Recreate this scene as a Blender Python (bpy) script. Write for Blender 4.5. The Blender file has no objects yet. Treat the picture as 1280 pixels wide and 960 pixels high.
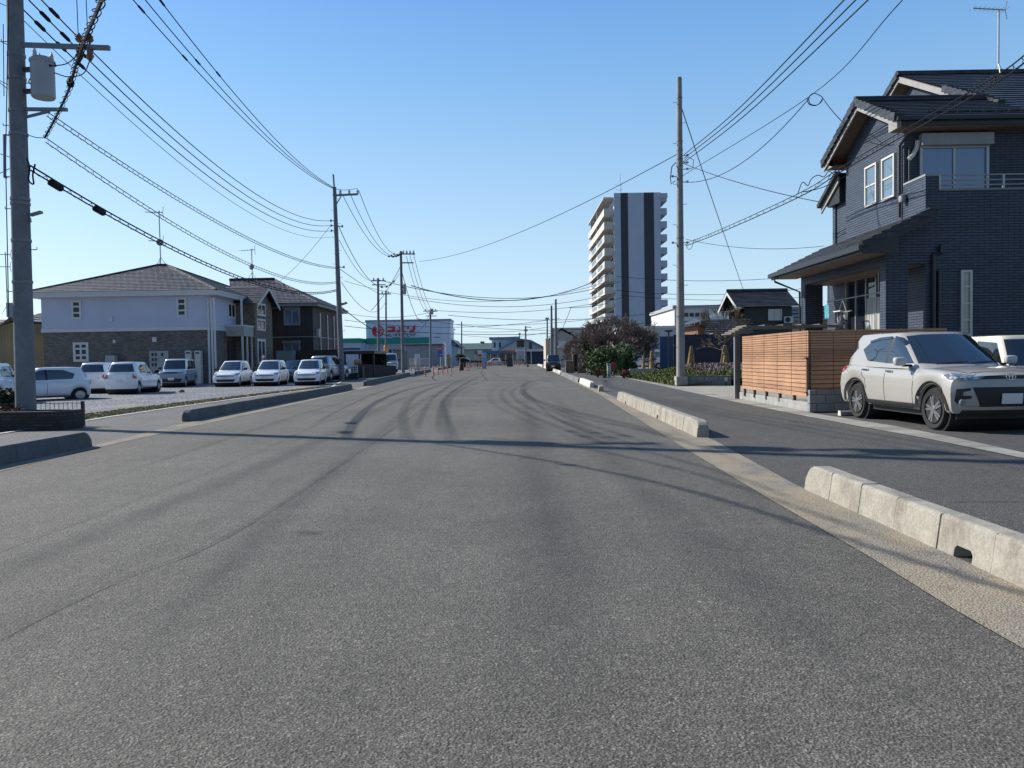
import bpy, bmesh, math, random
from math import sin, cos, tan, pi, sqrt, atan2, radians as R
from mathutils import Vector as V, Matrix as Mx
from mathutils.bvhtree import BVHTree
random.seed(7)
sc = bpy.context.scene
C = sc.collection

# ------------------------------------------------------------------ camera
CAM_H, FPX, ROLL = 1.35, 960.0, R(0.95)
PITCH = math.atan(32*cos(ROLL)/FPX)
_F = V((0, cos(PITCH), -sin(PITCH))); _X = V((1, 0, 0)); _U0 = V((0, sin(PITCH), cos(PITCH)))
_R = _X*cos(ROLL) - _U0*sin(ROLL); _U = _X*sin(ROLL) + _U0*cos(ROLL)
def ray(x, y): return _F + _R*((x-640)/FPX) + _U*((480-y)/FPX)
def P(x, y, Y):
    d = ray(x, y); return V((0, 0, CAM_H)) + d*(Y/d.y)
def PX(x, y, X):
    d = ray(x, y); return V((0, 0, CAM_H)) + d*(X/d.x)
def G(x, y, z=0.0):
    d = ray(x, y); return V((0, 0, CAM_H)) + d*((z-CAM_H)/d.z)
def proj(p):
    d = V(p)-V((0, 0, CAM_H)); k = d.dot(_F); return 640+960*d.dot(_R)/k, 480-960*d.dot(_U)/k
cam = bpy.data.cameras.new('camera'); camo = bpy.data.objects.new('camera', cam); C.objects.link(camo)
cam.sensor_fit = 'HORIZONTAL'; cam.sensor_width = 36; cam.lens = 36*FPX/1280; cam.clip_start = .05; cam.clip_end = 4000
m = Mx.Identity(4)
for i in range(3): m[i][0] = _R[i]; m[i][1] = _U[i]; m[i][2] = -_F[i]
m[2][3] = CAM_H
camo.matrix_world = m; sc.camera = camo

# ------------------------------------------------------------------ mesh builder
class MB:
    def __init__(s): s.v = []; s.f = []; s.m = []
    def add(s, vs, fs, mi=0):
        b = len(s.v); s.v += [V(p) for p in vs]
        for f in fs: s.f.append([b+i for i in f]); s.m.append(mi)
        return s
    def box(s, x0, y0, z0, x1, y1, z1, mi=0):
        return s.obox(((x0+x1)/2, (y0+y1)/2, (z0+z1)/2), (x1-x0, 0, 0), (0, y1-y0, 0), (0, 0, z1-z0), mi)
    def obox(s, c, a, b, d, mi=0):
        c, a, b, d = V(c), V(a)/2, V(b)/2, V(d)/2
        vs = [c+a*i+b*j+d*k for k in (-1, 1) for j in (-1, 1) for i in (-1, 1)]
        return s.add(vs, [(0,2,3,1),(4,5,7,6),(0,1,5,4),(2,6,7,3),(0,4,6,2),(1,3,7,5)], mi)
    def beam(s, p, q, w, h, up=(0,0,1), mi=0):
        p, q = V(p), V(q); d = q-p; u = V(up); sd = d.cross(u)
        if sd.length < 1e-6: sd = d.cross(V((1, 0, 0)))
        sd.normalize(); u = sd.cross(d).normalized()
        return s.obox((p+q)/2, d, sd*w, u*h, mi)
    def prism(s, poly, d, mi=0):
        n = len(poly); d = V(d); a = [V(p) for p in poly]
        return s.add(a+[p+d for p in a], [list(range(n))[::-1], list(range(n, 2*n))]+[(i, (i+1)%n, n+(i+1)%n, n+i) for i in range(n)], mi)
    def quad(s, a, b, c, d, mi=0): return s.add([a, b, c, d], [(0,1,2,3)], mi)
    def poly(s, pts, mi=0): return s.add(pts, [list(range(len(pts)))], mi)
    def tube(s, pts, r, n=6, mi=0, cap=True):
        pts = [V(p) for p in pts]; k = len(pts); rs = r if isinstance(r, (list, tuple)) else [r]*k
        b = len(s.v); prev = None
        for i, p in enumerate(pts):
            d = (pts[min(i+1, k-1)]-pts[max(i-1, 0)])
            d = d.normalized() if d.length > 1e-9 else V((0,0,1))
            if prev is None:
                u = d.cross(V((0, 0, 1)) if abs(d.z) < .9 else V((1, 0, 0))).normalized()
            else:
                u = (prev - d*prev.dot(d)); u = u.normalized() if u.length > 1e-6 else d.orthogonal().normalized()
            prev = u; w = d.cross(u)
            for j in range(n):
                a = 2*pi*j/n; s.v.append(p+u*(cos(a)*rs[i])+w*(sin(a)*rs[i]))
        for i in range(k-1):
            for j in range(n):
                s.f.append([b+i*n+j, b+i*n+(j+1)%n, b+(i+1)*n+(j+1)%n, b+(i+1)*n+j]); s.m.append(mi)
        if cap:
            s.f.append([b+j for j in range(n)][::-1]); s.m.append(mi)
            s.f.append([b+(k-1)*n+j for j in range(n)]); s.m.append(mi)
        return s
    def cyl(s, p, q, r0, r1=None, n=12, mi=0): return s.tube([p, q], [r0, r0 if r1 is None else r1], n, mi)
    def lathe(s, prof, c=(0,0,0), axis='z', n=24, mi=0):
        b = len(s.v); c = V(c); k = len(prof)
        for (r, h) in prof:
            for j in range(n):
                a = 2*pi*j/n
                s.v.append(c+(V((r*cos(a), r*sin(a), h)) if axis == 'z' else V((r*cos(a), h, r*sin(a)))))
        for i in range(k-1):
            for j in range(n): s.f.append([b+i*n+j, b+i*n+(j+1)%n, b+(i+1)*n+(j+1)%n, b+(i+1)*n+j]); s.m.append(mi)
        s.f.append([b+j for j in range(n)][::-1]); s.m.append(mi); s.f.append([b+(k-1)*n+j for j in range(n)]); s.m.append(mi)
        return s
    def grid(s, fn, nu, nv, mi=0, closed=False):
        b = len(s.v); w = nu if closed else nu+1
        for j in range(nv+1):
            for i in range(w): s.v.append(V(fn(i/nu, j/nv)))
        for j in range(nv):
            for i in range(nu):
                s.f.append([b+j*w+i, b+j*w+(i+1)%w, b+(j+1)*w+(i+1)%w, b+(j+1)*w+i]); s.m.append(mi)
        return s
    def mesh(s, name, smooth=False, recalc=True):
        me = bpy.data.meshes.new(name); me.from_pydata([tuple(p) for p in s.v], [], s.f)
        if recalc:
            bm = bmesh.new(); bm.from_mesh(me); bmesh.ops.recalc_face_normals(bm, faces=bm.faces); bm.to_mesh(me); bm.free()
        for p, i in zip(me.polygons, s.m): p.material_index = i; p.use_smooth = smooth
        return me
    def build(s, name, mats, parent=None, smooth=False, bevel=0, sharp=35, recalc=True, seg=1):
        me = s.mesh(name, smooth, recalc)
        for mm in (mats if isinstance(mats, (list, tuple)) else [mats]): me.materials.append(mm)
        if smooth and sharp: me.set_sharp_from_angle(angle=R(sharp))
        o = bpy.data.objects.new(name, me); C.objects.link(o)
        if parent: o.parent = parent
        if bevel:
            b = o.modifiers.new('bevel', 'BEVEL'); b.width = bevel; b.segments = seg; b.limit_method = 'ANGLE'; b.angle_limit = R(40)
        return o
def tag(o, label=None, cat=None, group=None, kind=None):
    if label: o['label'] = label
    if cat: o['category'] = cat
    if group: o['group'] = group
    if kind: o['kind'] = kind
    return o
def thing(name, label, cat, loc=(0,0,0), rz=0, group=None):
    o = bpy.data.objects.new(name, None); C.objects.link(o); o.location = loc; o.rotation_euler = (0, 0, rz); o.empty_display_size = .2
    return tag(o, label, cat, group)
def kids(o): return [c for c in bpy.data.objects if c.parent == o]
def copy_tree(o, parent=None):
    c = o.copy(); C.objects.link(c)
    if parent: c.parent = parent
    for ch in kids(o): copy_tree(ch, c)
    return c
def again(o, label, loc, rz=None, group=None):
    c = copy_tree(o); c.location = loc; c['label'] = label
    if rz is not None: c.rotation_euler = (0, 0, rz)
    if group: c['group'] = group
    return c

# ------------------------------------------------------------------ materials
class NT:
    def __init__(s, name):
        s.m = bpy.data.materials.new(name); s.m.use_nodes = True; s.t = s.m.node_tree; s.t.nodes.clear()
        s.out = s.n('ShaderNodeOutputMaterial'); s.b = s.n('ShaderNodeBsdfPrincipled'); s.l(s.b.outputs[0], s.out.inputs[0])
        s._tc = None
    def n(s, t, **k):
        o = s.t.nodes.new(t)
        for a, v in k.items(): setattr(o, a, v)
        return o
    def l(s, a, b): s.t.links.new(a, b)
    def co(s):
        if not s._tc: s._tc = s.n('ShaderNodeTexCoord')
        return s._tc.outputs['Object']
    def set(s, k, v):
        i = s.b.inputs[k]
        if hasattr(v, 'is_linked'): s.l(v, i)
        else: i.default_value = v
    def val(s, x, i):
        if hasattr(x, 'is_linked'): s.l(x, i)
        else: i.default_value = x
    def math(s, op, a, b=0.0, c=None, clamp=False):
        o = s.n('ShaderNodeMath', operation=op, use_clamp=clamp); s.val(a, o.inputs[0]); s.val(b, o.inputs[1])
        if c is not None: s.val(c, o.inputs[2])
        return o.outputs[0]
    def map(s, scale=(1,1,1), rot=(0,0,0), loc=(0,0,0), src=None):
        o = s.n('ShaderNodeMapping'); o.inputs['Scale'].default_value = scale; o.inputs['Rotation'].default_value = rot; o.inputs['Location'].default_value = loc
        s.l(src or s.co(), o.inputs[0]); return o.outputs[0]
    def noise(s, scale, detail=3, rough=.55, src=None, dist=0):
        o = s.n('ShaderNodeTexNoise'); o.inputs['Scale'].default_value = scale; o.inputs['Detail'].default_value = detail; o.inputs['Roughness'].default_value = rough; o.inputs['Distortion'].default_value = dist
        s.l(src or s.co(), o.inputs['Vector']); return o.outputs[0]
    def voro(s, scale, src=None, feature='F1', out='Distance', rnd=1):
        o = s.n('ShaderNodeTexVoronoi', feature=feature); o.inputs['Scale'].default_value = scale; o.inputs['Randomness'].default_value = rnd
        s.l(src or s.co(), o.inputs['Vector']); return o.outputs[out]
    def ramp(s, f, stops, interp='LINEAR'):
        o = s.n('ShaderNodeValToRGB'); e = o.color_ramp.elements; o.color_ramp.interpolation = interp
        while len(e) < len(stops): e.new(1)
        for q, (p, c) in zip(e, stops):
            q.position = p; q.color = (*((c,)*3 if isinstance(c, (int, float)) else c), 1)
        s.l(f, o.inputs[0]); return o.outputs[0]
    def mix(s, f, a, b, mode='MIX'):
        o = s.n('ShaderNodeMix', data_type='RGBA', blend_type=mode)
        s.val(f, o.inputs[0])
        for x, i in ((a, o.inputs[6]), (b, o.inputs[7])):
            if hasattr(x, 'is_linked'): s.l(x, i)
            else: i.default_value = (*x[:3], 1)
        return o.outputs[2]
    def bump(s, h, strength=.3, dist=.01):
        o = s.n('ShaderNodeBump'); o.inputs['Strength'].default_value = strength; o.inputs['Distance'].default_value = dist
        s.l(h, o.inputs['Height']); s.l(o.outputs[0], s.b.inputs['Normal'])
    def sep(s, src=None):
        o = s.n('ShaderNodeSeparateXYZ'); s.l(src or s.co(), o.inputs[0]); return o.outputs
    def comb(s, x, y, z=0.0):
        o = s.n('ShaderNodeCombineXYZ')
        for a, i in zip((x, y, z), o.inputs): s.val(a, i)
        return o.outputs[0]
def mul(c, k): return tuple(min(1, x*k) for x in c)
_mc = {}
def mat(name, col, rough=.6, var=.18, scale=3.0, metal=0.0, spec=.5, bump=0, bscale=60, fine=0, coat=0):
    """painted / plain surface with uneven tone and light grime"""
    if name in _mc: return _mc[name]
    t = NT(name); n1 = t.noise(scale, 5, .6)
    c = t.mix(t.ramp(n1, [(.3, 0.0), (.7, 1.0)]), mul(col, 1-var), mul(col, 1+var*.7))
    if fine: c = t.mix(fine, c, t.ramp(t.noise(bscale*2.3, 2), [(.3, .0), (.7, .75)]), 'OVERLAY')
    t.set('Base Color', c); t.set('Metallic', metal); t.set('Specular IOR Level', spec)
    t.set('Roughness', t.math('ADD', rough-.06, t.math('MULTIPLY', n1, .12)))
    if coat: t.set('Coat Weight', coat); t.set('Coat Roughness', .06)
    if bump: t.bump(t.noise(bscale, 4, .6), bump, .01)
    _mc[name] = t.m; return t.m
def glass(name, col=(.02, .025, .03), rough=.03, spec=.7, ior=1.9):
    if name in _mc: return _mc[name]
    t = NT(name); n = t.noise(.7, 1)
    t.set('Base Color', t.mix(n, mul(col, .7), mul(col, 1.4))); t.set('Roughness', rough); t.set('Specular IOR Level', spec); t.set('IOR', ior)
    _mc[name] = t.m; return t.m

# ------------------------------------------------------------------ light
SUN_EL, SUN_AZ = R(34.5), (-0.908, 0.419)
w = bpy.data.worlds.new('World'); sc.world = w; w.use_nodes = True
nt = w.node_tree; nt.nodes.clear()
sky = nt.nodes.new('ShaderNodeTexSky'); sky.sky_type = 'NISHITA'; sky.sun_disc = False; sky.sun_elevation = SUN_EL
sky.sun_rotation = math.atan2(SUN_AZ[0], SUN_AZ[1]); sky.altitude = 30; sky.air_density = 1.0; sky.dust_density = .55; sky.ozone_density = 2.2
bg = nt.nodes.new('ShaderNodeBackground'); bg.inputs[1].default_value = .105; wo = nt.nodes.new('ShaderNodeOutputWorld')
# the camera sees a clear winter sky: Nishita, pulled half way towards an evenly blue gradient by elevation
tcw = nt.nodes.new('ShaderNodeTexCoord'); sxyz = nt.nodes.new('ShaderNodeSeparateXYZ'); nt.links.new(tcw.outputs['Generated'], sxyz.inputs[0])
def wramp(stops):
    o = nt.nodes.new('ShaderNodeValToRGB'); e = o.color_ramp.elements
    while len(e) < len(stops): e.new(1)
    for q, (p, c) in zip(e, stops): q.position = p; q.color = (*c, 1)
    nt.links.new(sxyz.outputs[2], o.inputs[0]); return o.outputs[0]
tint = wramp([(0, (.45, .585, .885)), (.07, (.515, .54, .625)), (.153, (.60, .61, .605)), (.25, (.60, .65, .65)), (.34, (.52, .66, .70)), (.42, (.44, .62, .74)), (1, (.5, .68, .8))])
flat = wramp([(0, (.67, .855, .955)), (.07, (.645, .845, .97)), (.153, (.49, .735, .96)), (.25, (.35, .60, .92)), (.34, (.245, .50, .87)), (.42, (.18, .41, .83)), (.7, (.09, .25, .6)), (1, (.06, .17, .45))])
SKYK = .105*2**.35; KN = .42
m1 = nt.nodes.new('ShaderNodeVectorMath'); m1.operation = 'MULTIPLY'; nt.links.new(sky.outputs[0], m1.inputs[0]); nt.links.new(tint, m1.inputs[1])
m2 = nt.nodes.new('ShaderNodeVectorMath'); m2.operation = 'SCALE'; nt.links.new(flat, m2.inputs[0]); m2.inputs['Scale'].default_value = (1-KN)/SKYK
mr = nt.nodes.new('ShaderNodeMapRange'); nt.links.new(sxyz.outputs[1], mr.inputs[0])
for i_, v_ in zip((1, 2, 3, 4), (-.4, .45, .3, 1)): mr.inputs[i_].default_value = v_
mm_ = nt.nodes.new('ShaderNodeMath'); mm_.operation = 'MULTIPLY'; mm_.inputs[1].default_value = (1-KN)/SKYK; nt.links.new(mr.outputs[0], mm_.inputs[0]); nt.links.new(mm_.outputs[0], m2.inputs['Scale'])
m3 = nt.nodes.new('ShaderNodeVectorMath'); m3.operation = 'ADD'; m4 = nt.nodes.new('ShaderNodeVectorMath'); m4.operation = 'SCALE'; nt.links.new(m1.outputs[0], m4.inputs[0]); m4.inputs['Scale'].default_value = KN*2; nt.links.new(m4.outputs[0], m3.inputs[0]); nt.links.new(m2.outputs[0], m3.inputs[1])
nt.links.new(m3.outputs[0], bg.inputs[0]); nt.links.new(bg.outputs[0], wo.inputs[0])
sl = bpy.data.lights.new('sun', 'SUN'); sl.energy = 5.0; sl.angle = R(.53); sl.color = (1, .945, .86)
so = bpy.data.objects.new('sun', sl); C.objects.link(so)
so.rotation_euler = V((-SUN_AZ[0]*cos(SUN_EL), -SUN_AZ[1]*cos(SUN_EL), -sin(SUN_EL))).to_track_quat('-Z', 'Y').to_euler()
so.location = (-30, 15, 30)
vs = sc.view_settings; vs.view_transform = 'Standard'; vs.look = 'None'; vs.gamma = 1; vs.use_curve_mapping = False; vs.exposure = 0.35
# ------------------------------------------------------------------ ground materials
def asphalt(name, lo, hi, speck=.45, warm=(1.06, 1.0, .9), blotch=.22, tint=0):
    t = NT(name); fine = t.noise(125, 3, .75); peb = t.voro(150, out='Color'); crs = t.voro(46, out='Color'); cs = t.n('ShaderNodeSeparateColor'); t.l(crs, cs.inputs[0]); big = t.noise(.35, 5, .6); mid = t.noise(3.1, 5, .65)
    pv = t.n('ShaderNodeSeparateColor'); t.l(peb, pv.inputs[0])
    base = t.ramp(fine, [(.3, mul(lo, .5)), (.48, lo), (.68, hi)])
    stones = t.ramp(pv.outputs[0], [(0, mul(lo, .4)), (.3, mul(lo, .8)), (.6, mul(hi, .95)), (.86, mul(hi, 1.2)), (.975, mul(hi, 2.3))])
    c = t.mix(speck, base, stones)
    c = t.mix(.55, c, t.ramp(cs.outputs[0], [(0, .32), (.5, .5), (.9, .6), (1, .8)]), 'OVERLAY')
    c = t.mix(blotch*2, c, t.ramp(big, [(.32, .3), (.68, .68)]), 'OVERLAY')
    c = t.mix(blotch*1.3, c, t.ramp(mid, [(.3, .33), (.7, .66)]), 'OVERLAY')
    # faint streaks along the driving direction
    st = t.noise(1.0, 4, .6, t.map((1.3, .035, 1)))
    c = t.mix(blotch*1.5, c, t.ramp(st, [(.35, .35), (.65, .62)]), 'OVERLAY')
    c = t.mix(1.0, c, warm, 'MULTIPLY')
    t.set('Base Color', c); t.set('Roughness', t.math('ADD', .68, t.math('MULTIPLY', fine, .25))); t.set('Specular IOR Level', .35)
    t.bump(t.math('ADD', fine, t.math('MULTIPLY', t.voro(80), 1.2)), .75, .006)
    return t.m
A_ROAD = asphalt('road_asphalt', (.078, .076, .071), (.172, .167, .157))
A_WALK = asphalt('sidewalk_asphalt', (.055, .055, .055), (.138, .138, .136), .35, (1.06, 1, .91), .16)
A_LOT = asphalt('lot_asphalt', (.06, .06, .062), (.14, .14, .142), .35, (1.05, 1, .93), .2)
A_PATCH = asphalt('patched_asphalt', (.1, .1, .1), (.2, .2, .2), .35, (1.05, 1, .93), .2)
def concrete(name, col, stain=(.2, .16, .11), amt=.5, sc1=4, bump=.25, damp=0):
    t = NT(name); a = t.noise(sc1, 6, .65); b = t.noise(45, 3, .7); v = t.noise(2.2, 6, .7, t.map((1, 1, .35)))
    c = t.mix(t.ramp(a, [(.3, 0.0), (.72, 1.0)]), mul(col, .74), mul(col, 1.1))
    c = t.mix(t.math('MULTIPLY', t.ramp(v, [(.52, 0.0), (.72, 1.0)]), amt), c, stain)
    c = t.mix(.35, c, t.ramp(b, [(.3, .2), (.7, .8)]), 'OVERLAY')
    t.set('Base Color', c); t.set('Roughness', .85); t.set('Specular IOR Level', .3); t.bump(t.math('ADD', b, t.noise(160, 2)), bump, .006)
    return t.m
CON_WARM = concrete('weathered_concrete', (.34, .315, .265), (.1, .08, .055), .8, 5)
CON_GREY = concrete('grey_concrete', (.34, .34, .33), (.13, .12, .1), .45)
CON_SHADE = concrete('shaded_kerb_concrete', (.13, .135, .14), (.06, .06, .055), .5)  # kerbs on the shaded side: shade darkened into the concrete colour
CON_DARK = concrete('old_dark_concrete', (.2, .2, .2), (.09, .085, .075), .5)
CON_WHITE = concrete('pale_concrete', (.6, .58, .53), (.3, .27, .22), .35)
def sandy(name):
    t = NT(name); a = t.noise(1.1, 6, .68, dist=.5); b = t.noise(60, 3, .7); e = t.noise(5, 5, .7); s = t.noise(1.0, 5, .6, t.map((2.2, .22, 1)))
    sand = t.ramp(b, [(.25, (.18, .15, .11)), (.55, (.32, .275, .205)), (.8, (.43, .38, .3))])
    grit = t.ramp(t.voro(120, out='Color'), [(.1, .07), (.6, .17), (.9, .36)])
    k = t.ramp(t.math('ADD', t.math('MULTIPLY', a, .6), t.math('MULTIPLY', s, .4)), [(.36, 0.0), (.46, .6), (.54, 1.0)])
    c = t.mix(k, grit, sand)
    c = t.mix(t.ramp(e, [(.55, 0.0), (.75, .55)]), c, (.085, .075, .06))
    t.set('Base Color', c); t.set('Roughness', .95); t.set('Specular IOR Level', .15); t.bump(t.math('ADD', b, t.voro(75)), .7, .008)
    return t.m
SAND = sandy('sandy_gutter')
def gravel(name, a=(.11, .115, .13), b=(.36, .37, .4)):
    t = NT(name); v = t.n('ShaderNodeTexVoronoi'); v.inputs['Scale'].default_value = 14; t.l(t.co(), v.inputs[0])
    sep = t.n('ShaderNodeSeparateColor'); t.l(v.outputs['Color'], sep.inputs[0])
    c = t.ramp(sep.outputs[0], [(0, a), (.6, mul(b, .75)), (1, mul(b, 1.4))])
    c = t.mix(t.ramp(v.outputs['Distance'], [(.3, 0.0), (.6, .75)]), c, mul(a, .35))
    c = t.mix(.5, c, t.ramp(t.noise(.5, 5, .65), [(.3, .25), (.7, .75)]), 'OVERLAY')
    c = t.mix(t.ramp(t.noise(.33, 6, .7), [(.56, 0.0), (.7, .6)]), c, (.36, .3, .17))
    t.set('Base Color', c); t.set('Roughness', .9); t.bump(t.math('SUBTRACT', 1.0, v.outputs['Distance']), 1, .03)
    return t.m
GRAVEL = gravel('lot_gravel')
def dirt(name, stops, s=.6):
    t = NT(name); a = t.noise(s, 8, .7); b = t.noise(30, 3, .7)
    c = t.mix(.4, t.ramp(a, stops), t.ramp(b, [(.3, .2), (.7, .8)]), 'OVERLAY'); t.set('Base Color', c); t.set('Roughness', .95); t.bump(b, .6, .02); return t.m
DIRT = dirt('bare_ground', [(.3, (.09, .085, .07)), (.5, (.16, .15, .13)), (.7, (.12, .125, .085))], .25)
def jointed(name, col, step=.6, jw=.012):
    t = NT(name); s = t.sep(); br = t.n('ShaderNodeTexBrick'); t.l(t.comb(s[1], t.math('MULTIPLY', s[0], .01)), br.inputs['Vector']); br.offset = 0
    for k, x in (('Scale', 1.0), ('Mortar Size', jw), ('Mortar Smooth', .3), ('Bias', 0.0), ('Brick Width', step), ('Row Height', 5.0)): br.inputs[k].default_value = x
    br.inputs['Color1'].default_value = (*mul(col, .78), 1); br.inputs['Color2'].default_value = (*mul(col, 1.25), 1); br.inputs['Mortar'].default_value = (*mul(col, .35), 1)
    c = t.mix(.6, br.outputs['Color'], t.ramp(t.noise(2.2, 6, .7), [(.3, .25), (.7, .72)]), 'OVERLAY'); c = t.mix(.35, c, t.ramp(t.noise(50, 3, .7), [(.3, .2), (.7, .8)]), 'OVERLAY')
    t.set('Base Color', c); t.set('Roughness', .9); return t.m
EDGING = jointed('edging_concrete', (.265, .255, .22))
def strip(pts_a, pts_b, z):
    b = MB(); n = len(pts_a)
    for i in range(n-1): b.quad((*pts_a[i][:2], z), (*pts_a[i+1][:2], z), (*pts_b[i+1][:2], z), (*pts_b[i][:2], z))
    return b
def line(px):          # image points on the ground -> world polyline
    return [G(*p).to_2d() for p in px]
def at_y(pl, y):
    for a, b in zip(pl, pl[1:]):
        if (a.y-y)*(b.y-y) <= 0 and abs(a.y-b.y) > 1e-6:
            return a.lerp(b, (y-a.y)/(b.y-a.y))
    a, b = (pl[0], pl[1]) if abs(pl[0].y-y) < abs(pl[-1].y-y) else (pl[-2], pl[-1])
    return a.lerp(b, (y-a.y)/(b.y-a.y))
def resamp(pl, ys): return [at_y(pl, y) for y in ys]
YE = 150.0
YS = [-8, -4, 0, 2, 3, 4, 5, 6, 7, 8, 10, 12, 14, 17, 20, 24, 28, 34, 40, 50, 62, 75, 90, 110, 130, YE]
# right asphalt edge, kerb foot, back of the pavement
r_edge = line([(1280, 812), (1178, 754), (1085, 695), (960, 623), (905, 590), (858, 562), (796, 523), (749, 493)]) + [V((3.7, 60)), V((4.3, 110)), V((4.7, YE))]
r_kerb = line([(1280, 735), (1005, 612), (888, 548), (770, 497)]) + [V((3.95, 60)), V((4.6, 110)), V((5.0, YE))]
r_back = line([(1280, 573), (1143, 545), (1040, 527), (921, 503), (846, 486.5), (774, 471)])
r_back2 = line([(1280, 566), (1143, 536), (1040, 521), (921, 498), (846, 482.5), (774, 468.5)])
k = (r_back[-1]-r_back[0]); r_back += [V((7.6, 80)), V((7.9, YE))]; r_back2 += [V((7.95, 80)), V((8.25, YE))]
l_edge = line([(0, 590), (110, 562), (225, 537)]) + [V((-7.1, 34)), V((-8.2, 65)), V((-9.0, 110)), V((-9.5, YE))]
l_kerb = line([(0, 583), (116, 558)]) + line([(237, 527), (440, 487)]) + [V((-8.6, 65)), V((-9.6, 110)), V((-10.1, YE))]
RE, RK, RB, RB2, LE, LK = (resamp(p, YS) for p in (r_edge, r_kerb, r_back, r_back2, l_edge, l_kerb))
print('DBG right edge', [tuple(round(c, 2) for c in p) for p in r_edge], 'kerb', [tuple(round(c, 2) for c in p) for p in r_kerb])
print('DBG back', [tuple(round(c, 2) for c in p) for p in r_back]); print('DBG left', [tuple(round(c, 2) for c in p) for p in l_edge], [tuple(round(c, 2) for c in p) for p in l_kerb])
def struct(o): o['kind'] = 'structure'; return o
b = MB(); b.quad((-1500, -200, -.03), (1500, -200, -.03), (1500, 2600, -.03), (-1500, 2600, -.03)); struct(b.build('ground', DIRT))
struct(strip(LE, RE, 0).build('road', A_ROAD))
struct(strip(RE, RK, .004).build('gutter_sand', SAND))
struct(strip(LK, LE, .004).build('gutter_sand', SAND))
struct(strip(RK, RB, -.004).build('sidewalk', A_WALK))
struct(strip(RB, RB2, .003).build('sidewalk_edging', EDGING))
# far cross street
b = MB(); b.quad((-160, YE, -.002), (160, YE, -.002), (160, YE+9, -.002), (-160, YE+9, -.002)); struct(b.build('cross_street', A_ROAD))
# left pavement up to the pale edging of the gravel lot
lot = line([(80, 531), (165, 517), (330, 494), (425, 483)])
lot = [V((lot[0].x-.3, -8))] + lot + [V((-13.2, 60)), V((-13.8, YE))]
LL = resamp(lot, YS); LL2 = [p+V((-.14, 0)) for p in LL]
print('DBG lot', [tuple(round(c, 2) for c in p) for p in lot])
struct(strip(LL, LK, -.004).build('sidewalk', A_PATCH))
struct(strip(LL2, LL, .01).build('lot_edging', CON_WHITE))
b = MB(); far = [V((-60, y)) for y in YS]
struct(strip(far, LL2, -.012).build('gravel_lot', GRAVEL))
# parking apron in front of the dark house
b = MB(); ys = [4, 8, 10, 12, 14, 16, 17.4]; struct(strip(resamp([p for p in RB2], ys), [V((22, y)) for y in ys], -.008).build('driveway', A_LOT))

# ------------------------------------------------------------------ tyre marks, seams and patches on the road
def smear(name, dark, strength, feather=.45):
    t = NT(name); uv = t.n('ShaderNodeUVMap').outputs[0]; s = t.sep(uv)
    d = t.math('ABSOLUTE', t.math('SUBTRACT', s[0], .5)); edge = t.ramp(d, [(.5-feather, 1.0), (.5, 0.0)])
    e2 = t.ramp(t.math('ABSOLUTE', t.math('SUBTRACT', s[1], .5)), [(.3, 1.0), (.5, 0.0)])
    nz = t.ramp(t.noise(1.2, 5, .7), [(.3, .25), (.65, 1.0)]); gr = t.ramp(t.noise(90, 2, .7), [(.38, .15), (.6, 1.0)])
    a = t.math('MULTIPLY', t.math('MULTIPLY', edge, e2), t.math('MULTIPLY', t.math('MULTIPLY', nz, gr), strength))
    t.set('Base Color', (*dark, 1)); t.set('Roughness', .7); t.set('Alpha', a); return t.m
TYRE = smear('tyre_rubber', (.03, .03, .031), .54, .34); OIL = smear('oil_stain', (.015, .015, .016), 1.0, .5); WEAR = smear('worn_wheel_track', (.055, .055, .055), .5, .5)
def catmull(pts, n=12):
    out = []; q = [pts[0]*2-pts[1]] + pts + [pts[-1]*2-pts[-2]]
    for i in range(1, len(q)-2):
        a, b_, c, d = q[i-1:i+3]
        for k in range(n):
            u = k/n; out.append(.5*((2*b_)+(c-a)*u+(2*a-5*b_+4*c-d)*u*u+(3*b_-a-3*c+d)*u**3))
    return out+[pts[-1]]
def ribbon_mesh(name, px, wid, z, m):
    pts = catmull([G(*p) for p in px]); n = len(pts)
    me = bpy.data.meshes.new(name); vs_, fs_, uvs = [], [], []
    for i, p in enumerate(pts):
        d = (pts[min(i+1, n-1)]-pts[max(i-1, 0)]).normalized(); s_ = V((-d.y, d.x, 0))*(wid/2)
        for j in range(5): vs_.append(p+s_*(j/2-1)+V((0, 0, z)))
    for i in range(n-1):
        for j in range(4): fs_.append((i*5+j, i*5+j+1, i*5+j+6, i*5+j+5))
    me.from_pydata([tuple(p) for p in vs_], [], fs_); uvl = me.uv_layers.new()
    for lp in me.loops: uvl.data[lp.index].uv = ((lp.vertex_index % 5)/4, (lp.vertex_index//5)/(n-1))
    me.materials.append(m); o = bpy.data.objects.new(name, me); C.objects.link(o); return struct(o)
zz = .003
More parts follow.
